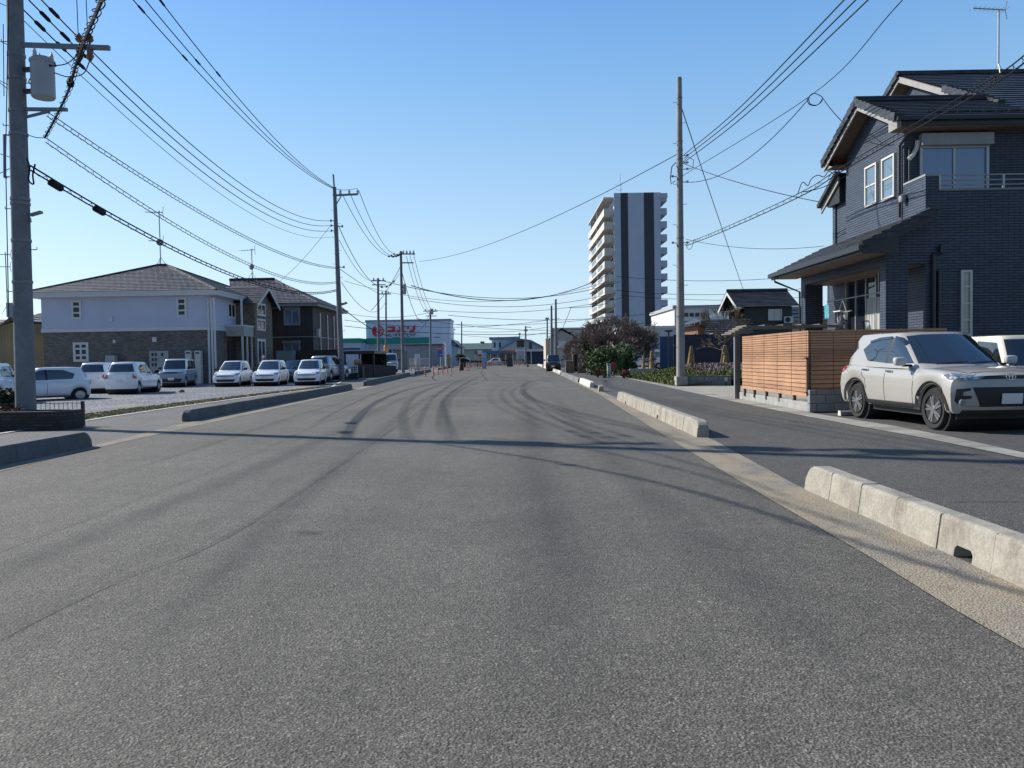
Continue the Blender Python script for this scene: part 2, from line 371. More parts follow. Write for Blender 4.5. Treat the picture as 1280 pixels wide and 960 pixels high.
for px, wd, mm in [
    ([(520, 545), (527, 520), (545, 495), (575, 475), (610, 462)], .24, TYRE), ([(551, 545), (548, 525), (556, 500), (580, 480), (612, 463)], .2, TYRE),
    ([(568, 545), (556, 515), (558, 495), (590, 476), (618, 463)], .22, TYRE),
    ([(930, 570), (800, 535), (700, 510), (655, 492), (660, 478), (690, 473)], .42, TYRE), ([(960, 590), (830, 545), (720, 520), (668, 500), (656, 488)], .22, TYRE),
    ([(1030, 640), (900, 590), (760, 550), (690, 520), (664, 497)], .18, TYRE), ([(1180, 700), (1010, 640), (860, 590), (700, 556), (560, 545)], .18, TYRE),
    ([(40, 960), (250, 740), (380, 620), (470, 545), (540, 495), (600, 466)], .42, WEAR), ([(-200, 800), (60, 690), (260, 610), (400, 550), (500, 500), (580, 470)], .5, WEAR),
    ([(380, 540), (430, 510), (490, 485), (550, 468)], .18, TYRE), ([(60, 620), (250, 560), (370, 520), (440, 500), (520, 478)], .22, WEAR),
    ([(700, 900), (690, 700), (672, 600), (662, 530), (655, 490)], .7, WEAR), ([(1180, 960), (900, 700), (790, 600), (720, 530), (690, 490)], .6, WEAR)]:
    zz += .0006; ribbon_mesh('tyre_mark', px, wd, zz, mm)
JOINT = smear('joint_tar', (.018, .018, .018), .95, .3)
ribbon_mesh('road_seam', [(-160, 905), (0, 800), (150, 726), (300, 662), (450, 565), (540, 505), (600, 470)], .03, .0125, JOINT); ribbon_mesh('road_seam', [(-200, 772), (0, 690), (180, 622), (330, 562), (440, 512)], .022, .0127, JOINT)
ribbon_mesh('oil_stain', [(368, 667), (380, 666), (392, 667), (404, 668)], .17, .012, OIL)
zz = .013
for px, wd in [([(540, 473.4), (640, 472.4), (760, 472.8)], .55), ([(560, 463.6), (640, 462.6), (705, 462.6)], .8)]:
    ribbon_mesh('road_seam', px, wd, zz, TYRE)
ribbon_mesh('sidewalk_seam', [(1180, 628), (1230, 627), (1290, 627)], .05, .002, smear('seam_tar', (.012, .012, .012), 1.0))

# ------------------------------------------------------------------ kerbs
def kerb_run(name_label, a, b_, m, wid=.2, h=.24, blk=.6, ends=(True, True), notches=(), group=None, side=1, jit=.004):
    """a run of concrete kerb blocks from ground point a to b_; side=+1: body lies to the +x side of the foot line"""
    a = V((*a[:2], 0)); b_ = V((*b_[:2], 0)); d = b_-a; L = d.length; d.normalize(); nrm = V((d.y, -d.x, 0))
    if nrm.x*side < 0: nrm = -nrm
    t = thing('kerb', name_label, 'kerb', a, 0, group); n = max(1, round(L/blk)); q = L/n
    rnd = random.Random(int(L*1000)+n)
    for i in range(n):
        s0, s1 = i*q+.004, (i+1)*q-.004; hh = h+rnd.uniform(-jit, jit); r = min(h*.6, q*.35)
        pr = [(s0, 0)]
        if i in notches: mdl = (s0+s1)/2; pr += [(mdl-.1, 0), (mdl-.1, .055), (mdl-.075, .08), (mdl+.075, .08), (mdl+.1, .055), (mdl+.1, 0)]
        pr += [(s1, 0)]
        arc = lambda cx, sg, st, en: [(cx+sg*r*cos(R(g)), hh-r+r*sin(R(g))) for g in range(st, en+(1 if en > st else -1), 18 if en > st else -18)]
        if i == n-1 and ends[1]: pr += [(s1, (hh-r)*.5)] + [(s1-r*1.0*(1-cos(R(g)))-.02*g/90, hh-r+r*sin(R(g))) for g in range(0, 91, 18)]
        else: pr += [(s1, hh)]
        if i == 0 and ends[0]: pr += [(s0+r*1.0*(1-cos(R(g)))+.02*g/90, hh-r+r*sin(R(g))) for g in range(90, -1, -18)]
        else: pr += [(s0, hh)]
        mb = MB(); off = nrm*rnd.uniform(-jit, jit)
        mb.prism([d*s_+V((0, 0, z_))+off for s_, z_ in pr], nrm*wid)
        for v_ in mb.v:                         # road face leans back a little
            if v_.dot(nrm) < wid*.5: v_ += nrm*(.035*v_.z/h)
        o = mb.build('kerb_block', m, t, bevel=.028, seg=3); o.modifiers[0].limit_method = 'WEIGHT'
        w_ = o.data.attributes.new('bevel_weight_edge', 'FLOAT', 'EDGE')
        for e in o.data.edges:
            p_, q_ = (o.data.vertices[k].co for k in e.vertices); e_ = (q_-p_).normalized()
            w_.data[e.index].value = 1.0 if min(p_.z, q_.z) > h*.45 and abs(e_.dot(nrm)) < .3 and abs(e_.z) < .95 else (.15 if max(p_.z, q_.z) > .01 else 0)
    return t
KG = 'concrete kerbs between road and sidewalk'
def along(pl, x, y0=8, y1=149):
    """the point of a ground polyline that stands at picture column x"""
    lo, hi = y0, y1; f = lambda y: proj((*at_y(pl, y), 0))[0]-x; s = 1 if f(hi) > f(lo) else -1
    for _ in range(50):
        md = (lo+hi)/2
        if f(md)*s < 0: lo = md
        else: hi = md
    return at_y(pl, lo)
rk = lambda x: along(r_kerb2, x); lk = lambda x: along(l_kerb, x)
r_kerb2 = line([(1005, 612), (871, 547), (771, 500)]) + [V((3.85, 60)), V((4.5, 110)), V((4.9, YE))]
kerb_run('long pale kerb of concrete blocks in front of the white suv, drain slot in its face', (2.86, 2.2), G(1005, 611.5), CON_WARM, h=.25, notches=(4,), ends=(False, True), group=KG)
kerb_run('pale stained kerb beside the sidewalk in line with the wooden slat fence', rk(871), rk(771), CON_WARM, h=.27, notches=(6, 15), group=KG)
y_ = rk(748); kerb_run('single short concrete kerb stub standing alone in the sandy gutter', y_, y_+V((.02, .5)), CON_WARM, h=.25, blk=.6, group=KG)
kerb_run('clean whitish kerb piece next after the lone kerb stub', rk(737), rk(724), CON_WHITE, h=.27, blk=2.0, group=KG)
kerb_run('low weathered brown kerb between the two whiter kerbs along the sidewalk', rk(722), rk(701), CON_DARK, h=.24, blk=2.0, group=KG)
kerb_run('pale kerb beside the sidewalk across from the brick gate posts', rk(700), rk(679.5), CON_WHITE, h=.26, blk=3.0, group=KG)
kerb_run('small far kerb at the end of the sidewalk near the parked dark car', rk(677.5), rk(672), CON_WHITE, h=.26, blk=4.0, group=KG)
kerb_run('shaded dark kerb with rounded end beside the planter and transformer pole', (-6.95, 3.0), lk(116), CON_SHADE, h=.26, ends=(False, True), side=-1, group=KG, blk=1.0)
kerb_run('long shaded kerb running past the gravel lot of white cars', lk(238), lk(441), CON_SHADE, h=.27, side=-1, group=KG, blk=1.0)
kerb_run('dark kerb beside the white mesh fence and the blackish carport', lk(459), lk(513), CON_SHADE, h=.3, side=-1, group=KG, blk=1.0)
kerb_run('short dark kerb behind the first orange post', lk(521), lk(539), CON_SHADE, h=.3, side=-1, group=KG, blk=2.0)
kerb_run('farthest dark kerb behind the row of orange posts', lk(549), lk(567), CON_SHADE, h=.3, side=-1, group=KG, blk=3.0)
# ------------------------------------------------------------------ cars
def paint(name, col, metal=.0): return mat(name, col, .32, .05, .8, metal, .5, coat=1.0)
PEARL = paint('pearl_white_paint', (.37, .355, .325), .0); WHITE = paint('white_car_paint', (.84, .86, .9)); BLUEGREY = paint('blue_grey_car_paint', (.2, .3, .42)); CREAM = paint('cream_car_paint', (.7, .66, .52))
SILVERB = paint('silver_blue_car_paint', (.34, .4, .47), .3); BLACKCAR = paint('black_car_paint', (.02, .021, .024)); WINE = paint('dark_wine_car_paint', (.03, .02, .025))
CGLASS = glass('car_glass', (.012, .016, .018), .02, .9); PLAS = mat('black_plastic', (.018, .018, .02), .55, .15, 8); RUB = mat('tyre_black', (.018, .018, .018), .85, .2, 8, bump=.2)
CHROME = mat('chrome', (.75, .75, .76), .15, .05, 3, 1.0); ALLOY = mat('machined_alloy', (.55, .56, .58), .28, .08, 4, .9); DARKALLOY = mat('dark_alloy', (.012, .012, .014), .6, .1, 4, 0, .25)
LENS = glass('headlamp_lens', (.13, .15, .17), .05, .9); REDL = mat('red_lamp_lens', (.42, .012, .015), .15, .1, 5, coat=1); PLATE = mat('number_plate_white', (.72, .73, .72), .4, .03); AMBER = mat('amber_lens', (.6, .2, .02), .2, .1)
STEELRIM = mat('silver_wheel_cover', (.45, .46, .48), .35, .1, 5, .6)
def herm(pts):
    xs = [p[0] for p in pts]; ys = [p[1] for p in pts]; n = len(pts)
    dl = [(ys[i+1]-ys[i])/(xs[i+1]-xs[i]) for i in range(n-1)]; ms = [dl[0]]+[0 if dl[i-1]*dl[i] <= 0 else 2*dl[i-1]*dl[i]/(dl[i-1]+dl[i]) for i in range(1, n-1)]+[dl[-1]]
    def f(x):
        if x <= xs[0]: return ys[0]
        if x >= xs[-1]: return ys[-1]
        i = max(k for k in range(n-1) if xs[k] <= x); h = xs[i+1]-xs[i]; t = (x-xs[i])/h
        return (2*t**3-3*t**2+1)*ys[i]+(t**3-2*t**2+t)*h*ms[i]+(-2*t**3+3*t**2)*ys[i+1]+(t**3-t**2)*h*ms[i+1]
    return f
class Car:
    def __init__(s, q):
        s.q = q; L, W = q['L'], q['W']; s.x1, s.x0 = q['front'], q['rear']; s.w = W/2
        s.top = herm(q['top']); s.body(); s.cabin()
        bmv = s.bm_body; s.bvh = BVHTree.FromPolygons([tuple(v) for v in bmv.v], bmv.f)
        s.gvh = BVHTree.FromPolygons([tuple(v) for v in s.bm_cab.v], s.bm_cab.f)
    def shape(s, p):
        q = s.q; x, y, z = p; w = s.w
        f = max(0, (x-(s.x1-q['nose_len']))/q['nose_len']); r = max(0, ((s.x0+q['tail_len'])-x)/q['tail_len'])
        f, r = f*f*(3-2*f) if f < 1 else 1, r*r*(3-2*r) if r < 1 else 1
        yy = min(1, abs(y)/w)
        x -= f*(q['nose_r']*yy**3.2 + q['nose_top']*max(0, (z-q['nose_z'])/.4)**1.6 + q['nose_bot']*max(0, (q['nose_z']-z)/.4)**1.8)
        x += r*(q['tail_r']*yy**3.5 + q['tail_top']*max(0, (z-q['tail_z'])/.5)**1.5 + q['tail_bot']*max(0, (q['tail_z']-z)/.4)**1.8)
        return V((x, y, z))
    def arch(s, x):
        q = s.q; z = q['sill']
        if x > q['fa']+.2: z = q.get('front_sill', z)+0
        for a in (q['fa'], q['ra']):
            d = q['ar']**2-(x-a)**2
            if d > 0: z = max(z, q['rt']+sqrt(d))
        return z
    def body(s):
        q = s.q; n = q.get('n', 70); b = MB(); xs = [s.x0+(s.x1-s.x0)*i/n for i in range(n+1)]
        for a in (q['fa'], q['ra']):
            for k in range(9): xs.append(a+q['ar']*cos(pi*k/8)*.9995)
        xs = sorted(xs); xs = [x for i, x in enumerate(xs) if i == 0 or x-xs[i-1] > 1e-4]
        side = [(0, .91), (.07, .955), (.28, .985), (.5, 1.0), (.7, .995), (.84, .975), (.93, .945), (.98, .9), (1.0, .84)]
        tops = [.62, .38, .16]
        def ring(x):
            zb, zt = s.arch(x), s.top(x); e = .02; pts = []
            for t, k in side: pts.append((s.w*k, zb+(zt-e-zb)*t))
            for k in tops: pts.append((s.w*k, zt-e+q['crown']*(1-(k/.84)**2)))
            return pts
        rings = [ring(x) for x in xs]; m = len(rings[0])
        full = []
        for x, rg in zip(xs, rings):
            row = [s.shape((x, y, z)) for y, z in rg] + [s.shape((x, 0, rg[-1][1]+q['crown']*.03))] + [s.shape((x, -y, z)) for y, z in rg[::-1]]
            full.append(row)
        M_ = len(full[0]); b.v = [p for r_ in full for p in r_]
        for i in range(len(xs)-1):
            for j in range(M_-1): b.f.append([i*M_+j, (i+1)*M_+j, (i+1)*M_+j+1, i*M_+j+1]); b.m.append(0)
        for i, x in ((0, s.x0), (len(xs)-1, s.x1)):        # end caps as grids
            rg = rings[i]; nn = 10
            def cp(u, v, rg=rg, x=x):
                k = v*(len(rg)-1); k0 = min(int(k), len(rg)-2); t = k-k0
                y = rg[k0][0]*(1-t)+rg[k0+1][0]*t; z = rg[k0][1]*(1-t)+rg[k0+1][1]*t
                return s.shape((x, y*(1-2*u), z))
            b.grid(cp, nn, len(rg)-1)
        s.bm_body = b
    def cabin(s):
        q = s.q; c = q['cab']; b = MB(); n = 56; lv = [0, .25, .5, .75, .88, .95, .985, 1.0]; rows = []
        e = c.get('pow', 7)
        for t in lv:
            tt = t-(max(0, t-.85)/.15)**2*.03
            xf = c['xf0']+(c['xf1']-c['xf0'])*tt; xr = c['xr0']+(c['xr1']-c['xr0'])*tt**c.get('rear_pow', 1.3)
            wb = c['w0']+(c['w1']-c['w0'])*tt**1.25; z = c['z0']+(c['z1']-c['z0'])*t
            k = 1-.035*(max(0, t-.88)/.12)**2
            row = []
            for i in range(n):
                a = 2*pi*i/n; cx, sy = cos(a), sin(a); X = abs(cx)**(2/e)*(1 if cx > 0 else -1); Y = abs(sy)**(2/e)*(1 if sy > 0 else -1)
                mx, hx = (xf+xr)/2, (xf-xr)/2
                bow = (c['bow'] if X > 0 else c['bow']*.6)*(abs(Y)**2)*abs(X)**6
                zt = z + (c['belt_rise']*(-X*.5)*(1-t))
                row.append(V((mx+(hx*X-(bow if X > 0 else -bow))*k, wb*Y*k*(1-.02*X*X), zt)))
            rows.append(row)
        ctr = V(((c['xf1']+c['xr1'])/2, 0, c['z1'])); last = rows[-1]
        for sc_ in (.9, .7, .45, .2, .02):
            rows.append([V((ctr.x+(p.x-ctr.x)*sc_, p.y*sc_, c['z1']+c['roof_crown']*(1-sc_**2.2)+(p.z-c['z1'])*sc_)) for p in last])
        b.v = [p for r_ in rows for p in r_]
        for j in range(len(rows)-1):
            for i in range(n): b.f.append([j*n+i, j*n+(i+1)%n, (j+1)*n+(i+1)%n, (j+1)*n+i]); b.m.append(0)
        s.bm_cab = b
    def panel(s, poly, ax, sg, off=.006, tree=None, maxe=.09, b=None, mi=0, thick=0):
        tree = tree or s.bvh; bm = bmesh.new()
        vs_ = [bm.verts.new((p[0], p[1], 0)) for p in poly]; bm.faces.new(vs_)
        bmesh.ops.triangulate(bm, faces=bm.faces)
        for _ in range(6):
            es = [e for e in bm.edges if e.calc_length() > maxe]
            if not es: break
            bmesh.ops.subdivide_edges(bm, edges=es, cuts=1); bmesh.ops.triangulate(bm, faces=bm.faces)
        out = b or MB(); base = len(out.v)
        for v in bm.verts:
            a, z = v.co.x, v.co.y
            if ax == 'y': o, d = V((a, sg*3, z)), V((0, -sg, 0))
            elif ax == 'x': o, d = V((sg*5, a, z)), V((-sg, 0, 0))
            else: o, d = V((a, z, 5)), V((0, 0, -1))
            h = tree.ray_cast(o, d)
            if h[0] is None:
                # nearest point of the silhouette, found along the ray
                hh = tree.find_nearest(o+d*(3-s.w if ax == 'y' else 3)); p = hh[0]
            else: p = h[0]
            out.v.append(p-d*off)
        bm.verts.index_update()
        for f in bm.faces: out.f.append([base+v.index for v in f.verts]); out.m.append(mi)
        bm.free(); return out
    def strip(s, line, wd, ax, sg, off=.006, tree=None, b=None, mi=0):
        """a thin band along a 2-D polyline laid on the surface"""
        out = b or MB()
        for a, c in zip(line, line[1:]):
            d = (V(c)-V(a)).normalized()*.5*wd; nn = V((-d.y, d.x)); s.panel([V(a)-nn, V(c)-nn, V(c)+nn, V(a)+nn], ax, sg, off, tree, .15, out, mi)
        return out
def wheel(parent, x, y, rt, tw, spokes, hi=True, rim_mat=None, name='wheel', n=28):
    sg = 1 if y > 0 else -1; rr = rt*(.7 if hi else .62)
    b = MB(); h = tw/2
    b.lathe([(rr*.98, -h*.8), (rt*.93, -h), (rt*.985, -h*.8), (rt, -h*.4), (rt, h*.4), (rt*.985, h*.8), (rt*.93, h), (rr*.98, h*.85), (rr*.96, -h*.4)], (x, y, rt), 'y', n)
    wl = b.build(name, RUB, parent, True)
    d = MB(); yo = y+sg*(h*.62)
    d.lathe([(.001, yo-y-sg*.07), (rr*.9, yo-y-sg*.07), (rr*.96, yo-y+sg*.02), (rr, yo-y+sg*.035), (rr*.97, yo-y+sg*.04), (rr*.92, yo-y)], (x, y, rt), 'y', n, 0)
    for k in range(spokes):
        a = 2*pi*k/spokes+pi/2+.2
        if hi:
            ds = (-.2, .2)
        else: ds = (0,)
        for dd in ds:
            ca, cb = a+dd*1.6, a+dd*.8
            p0 = V((x+cos(ca)*rr*.16, yo+sg*.02, rt+sin(ca)*rr*.16)); p1 = V((x+cos(cb)*rr*.94, yo+sg*.012, rt+sin(cb)*rr*.94))
            d.beam(p0, p1, rr*.15 if hi else rr*.26, .03, (0, 1, 0), 1)
        if hi:
            p0 = V((x+cos(a)*rr*.2, yo+sg*.004, rt+sin(a)*rr*.2)); p1 = V((x+cos(a)*rr*.8, yo-sg*.004, rt+sin(a)*rr*.8)); d.beam(p0, p1, rr*.2, .02, (0, 1, 0), 2)
    d.lathe([(.001, sg*.045), (rr*.2, sg*.04), (rr*.22, 0)], (x, yo, rt), 'y', 14, 1)
    d.build('rim', [DARKALLOY if hi else STEELRIM, rim_mat or ALLOY, DARKALLOY], wl, True)
    return wl
def make_car(q, name, label, loc, rz, group=None, body=WHITE, roof=None, cat='car'):
    t = thing(name, label, cat, loc, rz, group); c = Car(q); roof = roof or body; hi = q.get('hi')
    c.bm_body.build('body', body, t, True, sharp=42)
    c.bm_cab.build('cabin', roof, t, True, sharp=50)
    # dark underside and wheel wells
    u = MB(); u.box(c.x0+.25, -c.w*.8, .2, c.x1-.3, c.w*.8, q['sill']+.12)
    for a in (q['fa'], q['ra']):
        u.lathe([(q['ar']*1.0, -c.w*.87), (q['ar']*1.0, c.w*.87)], (a, 0, q['rt']), 'y', 20)
    u.build('underbody', PLAS, t)
    wn = 0
    for a in (q['fa'], q['ra']):
        for sg in (1, -1): wheel(t, a, sg*(c.w-q['tw']/2-q.get('inset', .045)), q['rt'], q['tw'], q.get('spokes', 6), hi, q.get('rim'))
    for nm, pl in q.get('side_glass', []):
        for sg in (1, -1): c.panel(pl, 'y', sg, .006, c.gvh).build('side_window', CGLASS, t, True)
    for pl in q.get('pillars', []):
        for sg in (1, -1): c.panel(pl, 'y', sg, .005, c.gvh).build('pillar_trim', PLAS, t, True)
    c.panel(q['screen'], 'x', 1, .007, c.gvh).build('windscreen', CGLASS, t, True)
    if 'rear_screen' in q: c.panel(q['rear_screen'], 'x', -1, .007, c.gvh).build('rear_window', CGLASS, t, True)
    for sg in (1, -1):
        hl = c.panel([(y*sg, z) for y, z in q['head']], 'x', 1, .008); 
        if 'head_side' in q: c.panel(q['head_side'], 'y', sg, .008, None, .09, hl)
        hl.build('headlight', LENS, t, True)
        tl = c.panel([(y*sg, z) for y, z in q['tail']], 'x', -1, .01)
        if 'tail_side' in q: c.panel(q['tail_side'], 'y', sg, .01, None, .09, tl)
        tl.build('tail_light', REDL, t, True)
    g = MB()
    for pl in q['grille']: c.panel(pl, 'x', 1, .009, None, .12, g)
    g.build('grille', PLAS, t)
    pz = q.get('plate', .45); c.panel([(-.165, pz-.08), (.165, pz-.08), (.165, pz+.08), (-.165, pz+.08)], 'x', 1, .03).build('number_plate', PLATE, t)
    c.panel([(-.165, q.get('rplate', .75)-.08), (.165, q.get('rplate', .75)-.08), (.165, q.get('rplate', .75)+.08), (-.165, q.get('rplate', .75)+.08)], 'x', -1, .02).build('number_plate', PLATE, t)
    # door cuts, sill and arch cladding
    for sg in (1, -1):
        for i, (xa, xb) in enumerate(q['doors']):
            zb, zt = q['sill']+.09, q['belt']; hd = MB(); xh, zh = q['handles'][i]
            h0 = c.bvh.ray_cast(V((xh, sg*3, zh)), V((0, -sg, 0)))[0]
            hd.obox((xh, h0.y+sg*.025, zh), (.2, 0, 0), (0, .022, 0), (0, 0, .028)); hd.obox((xh-.08, h0.y+sg*.012, zh), (.03, 0, 0), (0, .03, 0), (0, 0, .026)); hd.obox((xh+.08, h0.y+sg*.012, zh), (.03, 0, 0), (0, .03, 0), (0, 0, .026))
            dd = MB()
            cut = lambda l: c.strip(l, .011, 'y', sg, .0035, None, dd)
            if i == 0: cut([(xa, zt+.01), (xa+.015, .75), (xa-.02, zb)])
            cut([(xb, zt+.01), (xb-.005, zb)] if i == 0 else [(xb, zt+.01), (xb+.02, .85)] + q.get('rear_cut', []))
            cut([(xa-.02, zb), (max(xb, q['ra']+q['ar']), zb)])
            do = dd.build('door', PLAS, t)
            hd.build('handle', CHROME if hi else body, do, bevel=.006)
        cl = MB(); x_a, x_b = q['fa']-q['ar'], q['ra']+q['ar']
        c.panel([(x_a, q['sill']+.005), (x_b, q['sill']+.005), (x_b, q['sill']+q.get('sill_h', .05)), (x_a, q['sill']+q.get('sill_h', .05))], 'y', sg, .012, None, .3, cl)
        if q.get('arch_trim'):
            for a in (q['fa'], q['ra']):
                r0, r1 = q['ar']+.003, q['ar']+q['arch_trim']
                for k in range(20):
                    g0, g1 = pi*(k/20)*1.06-.09, pi*((k+1)/20)*1.06-.09
                    c.panel([(a+r0*cos(g0), q['rt']+r0*sin(g0)), (a+r1*cos(g0), q['rt']+r1*sin(g0)), (a+r1*cos(g1), q['rt']+r1*sin(g1)), (a+r0*cos(g1), q['rt']+r0*sin(g1))], 'y', sg, .014, None, .12, cl)
        cl.build('cladding', PLAS, t)
        mx, my, mz = q['mirror']; mm = MB(); mm.obox((mx-.02, sg*(my-.07), mz-.05), (.08, 0, 0), (0, .14, 0), (0, 0, .04))
        mr = mm.build('wing_mirror', PLAS, t)
        mb = MB(); sq = lambda a_: abs(a_)**.55*(1 if a_ > 0 else -1)
        mb.grid(lambda u_, v_: (mx+.075*sq(sin(pi*v_))*sq(cos(2*pi*u_))*(1 if cos(2*pi*u_) > 0 else .35), sg*(my+.075+(.105+.02*cos(pi*v_))*sq(sin(pi*v_))*sq(sin(2*pi*u_))*sg), mz+.02+.075*sq(cos(pi*v_))), 20, 10, closed=True)
        mb.build('mirror_shell', q.get('mirror_mat', body), mr, True)
    c.extra = t
    for fn in q.get('extras', []): fn(c, t)
    return t
# ---- the compact suv
def suv_extras(c, t):
    b = MB()
    for sg in (1, -1):     # fog lamp pods and lower lip
        c.panel([(sg*.78, .68), (sg*.60, .70), (sg*.60, .66), (sg*.70, .64), (sg*.70, .58), (sg*.585, .575), (sg*.60, .535), (sg*.72, .52), (sg*.76, .45), (sg*.80, .5)], 'x', 1, .011, None, .08, b)
    c.panel([(-.72, .30), (.72, .30), (.68, .37), (-.68, .37)], 'x', 1, .014, None, .15, b)
    b.build('bumper_trim', PLAS, t)
    for sg in (1, -1):
        h = c.bvh.ray_cast(V((5, sg*.705, .475)), V((-1, 0, 0)))[0]; f = MB(); f.lathe([(.001, .0), (.045, .0), (.055, -.02)], (0, 0, 0), 'z', 14)
        for v in f.v: v.x, v.y, v.z = v.z, v.x, v.y
        for v in f.v: v += h+V((.03, 0, 0))
        f.build('fog_lamp', LENS, t, True)
    b = MB(); c.panel([(-.75, .355), (.75, .355), (.66, .405), (-.66, .405)], 'x', 1, .016, None, .15, b); b.build('skid_plate', ALLOY, t)
    # emblem of crossed ovals on the grille bar
    h = c.bvh.ray_cast(V((5, 0, .865)), V((-1, 0, 0)))[0]; e = MB()
    for ry, rz_, cz in ((.075, .05, 0), (.028, .048, 0), (.05, .018, .026)):
        e.tube([(h.x+.022, ry*cos(a*pi/12), .865+cz+rz_*sin(a*pi/12)) for a in range(25)], .007, 6)
    e.build('emblem', CHROME, t)
    # roof fin, wipers, window visors, headlamp inner units
    f = MB(); f.prism([(-1.45, -.012, 1.6), (-1.3, -.012, 1.615), (-1.42, -.012, 1.66), (-1.47, -.012, 1.66)], (0, .024, 0)); f.build('roof_fin', PEARL, t)
    wv = MB()
    for y0, y1 in ((-.5, .05), (.1, .62)):
        c.strip([(y0, 1.075), (y1, 1.1)], .018, 'x', 1, .02, c.gvh, wv)
    wv.build('wiper', PLAS, t)
    for sg in (1, -1):
        vb = MB(); c.strip([(.24, 1.41), (.05, 1.51), (-.12, 1.54)], .05, 'y', sg, .018, c.gvh, vb); c.strip([(-.2, 1.54), (-.6, 1.528), (-.94, 1.475)], .045, 'y', sg, .018, c.gvh, vb); vb.build('window_visor', CGLASS, t)
        k = MB()
        for y_, z_ in ((.72, .875), (.62, .865), (.53, .855)):
            c.panel([(sg*(y_-.03), z_-.022), (sg*(y_+.03), z_-.022), (sg*(y_+.03), z_+.022), (sg*(y_-.03), z_+.022)], 'x', 1, .013, None, .05, k)
        k.build('lamp_unit', CHROME, t)
    # hood shut line and cowl
    b = MB(); c.strip([(1.1, -.70), (1.5, -.66), (1.78, -.55)], .01, 'z', 1, .004, None, b); c.strip([(1.78, -.55), (1.8, 0), (1.78, .55), (1.5, .66), (1.1, .70)], .01, 'z', 1, .004, None, b); b.build('hood_seam', PLAS, t)
SUV = dict(L=3.995, W=1.695, front=2.0, rear=-1.995, fa=1.2625, ra=-1.2625, rt=.335, tw=.205, ar=.395, sill=.30, front_sill=.30, belt=1.02, crown=.035, hi=True, spokes=5, n=80,
    top=[(-1.995, 1.04), (-1.6, 1.08), (-.8, 1.06), (.3, 1.02), (.95, 1.02), (1.2, 1.01), (1.6, .975), (1.86, .93), (2.0, .88)],
    nose_len=.52, nose_r=.19, nose_top=.09, nose_bot=.10, nose_z=.62, tail_len=.6, tail_r=.16, tail_top=.12, tail_bot=.1, tail_z=.62,
    cab=dict(xf0=1.02, xf1=.12, xr0=-1.93, xr1=-1.62, w0=.805, w1=.625, z0=1.0, z1=1.615, bow=.16, belt_rise=.05, roof_crown=.04, pow=7, rear_pow=1.6),
    side_glass=[('f', [(.62, 1.075), (.28, 1.34), (.06, 1.49), (-.10, 1.525), (-.135, 1.075)]), ('r', [(-.215, 1.08), (-.19, 1.53), (-.62, 1.515), (-.95, 1.45), (-1.14, 1.33), (-.86, 1.12)]), ('q', [(-1.36, 1.36), (-1.46, 1.475), (-1.66, 1.46), (-1.8, 1.2), (-1.70, 1.14)])],
    pillars=[[(-.13, 1.075), (-.095, 1.53), (-.195, 1.53), (-.22, 1.08)]],
    screen=[(-.70, 1.075), (-.35, 1.065), (0, 1.06), (.35, 1.065), (.70, 1.075), (.56, 1.555), (.3, 1.58), (-.3, 1.58), (-.56, 1.555)], rear_screen=[(-.62, 1.12), (.62, 1.12), (.5, 1.48), (-.5, 1.48)],
    head=[(.81, .945), (.50, .895), (.43, .855), (.46, .82), (.72, .82), (.82, .845)], head_side=[(1.52, .955), (1.9, .93), (1.9, .83), (1.72, .83), (1.58, .89)],
    tail=[(.83, 1.0), (.5, .98), (.5, .9), (.83, .86)], tail_side=[(-1.9, 1.02), (-1.62, 1.0), (-1.68, .93), (-1.9, .85)],
    grille=[[(-.44, .885), (.44, .885), (.46, .835), (-.46, .835)], [(-.58, .71), (.58, .71), (.46, .40), (-.46, .40)]], plate=.53,
    doors=[(.74, -.17), (-.17, -1.0)], rear_cut=[(-.86, .78), (-.83, .60)], handles=[(-.02, .935), (-.86, .955)], mirror=(.58, .90, 1.09), mirror_mat=mat('mirror_silver', (.5, .5, .5), .3, .05), arch_trim=.065, sill_h=.10, extras=[suv_extras], rim=ALLOY)
suv_f, suv_r = G(1170, 537), G(1073, 522); dv = (suv_f-suv_r); suv_rz = atan2(dv.y, dv.x)
mid_ = (suv_f+suv_r)/2; perp = V((-sin(suv_rz), cos(suv_rz), 0)); suv_loc = mid_+perp*.80
print('DBG suv', suv_f, suv_r, dv.length, math.degrees(suv_rz), suv_loc)
make_car(SUV, 'compact_suv', 'pearl white compact suv parked nose out in front of the dark tiled house', suv_loc, suv_rz, None, PEARL, cat='car').scale = (1.06,)*3
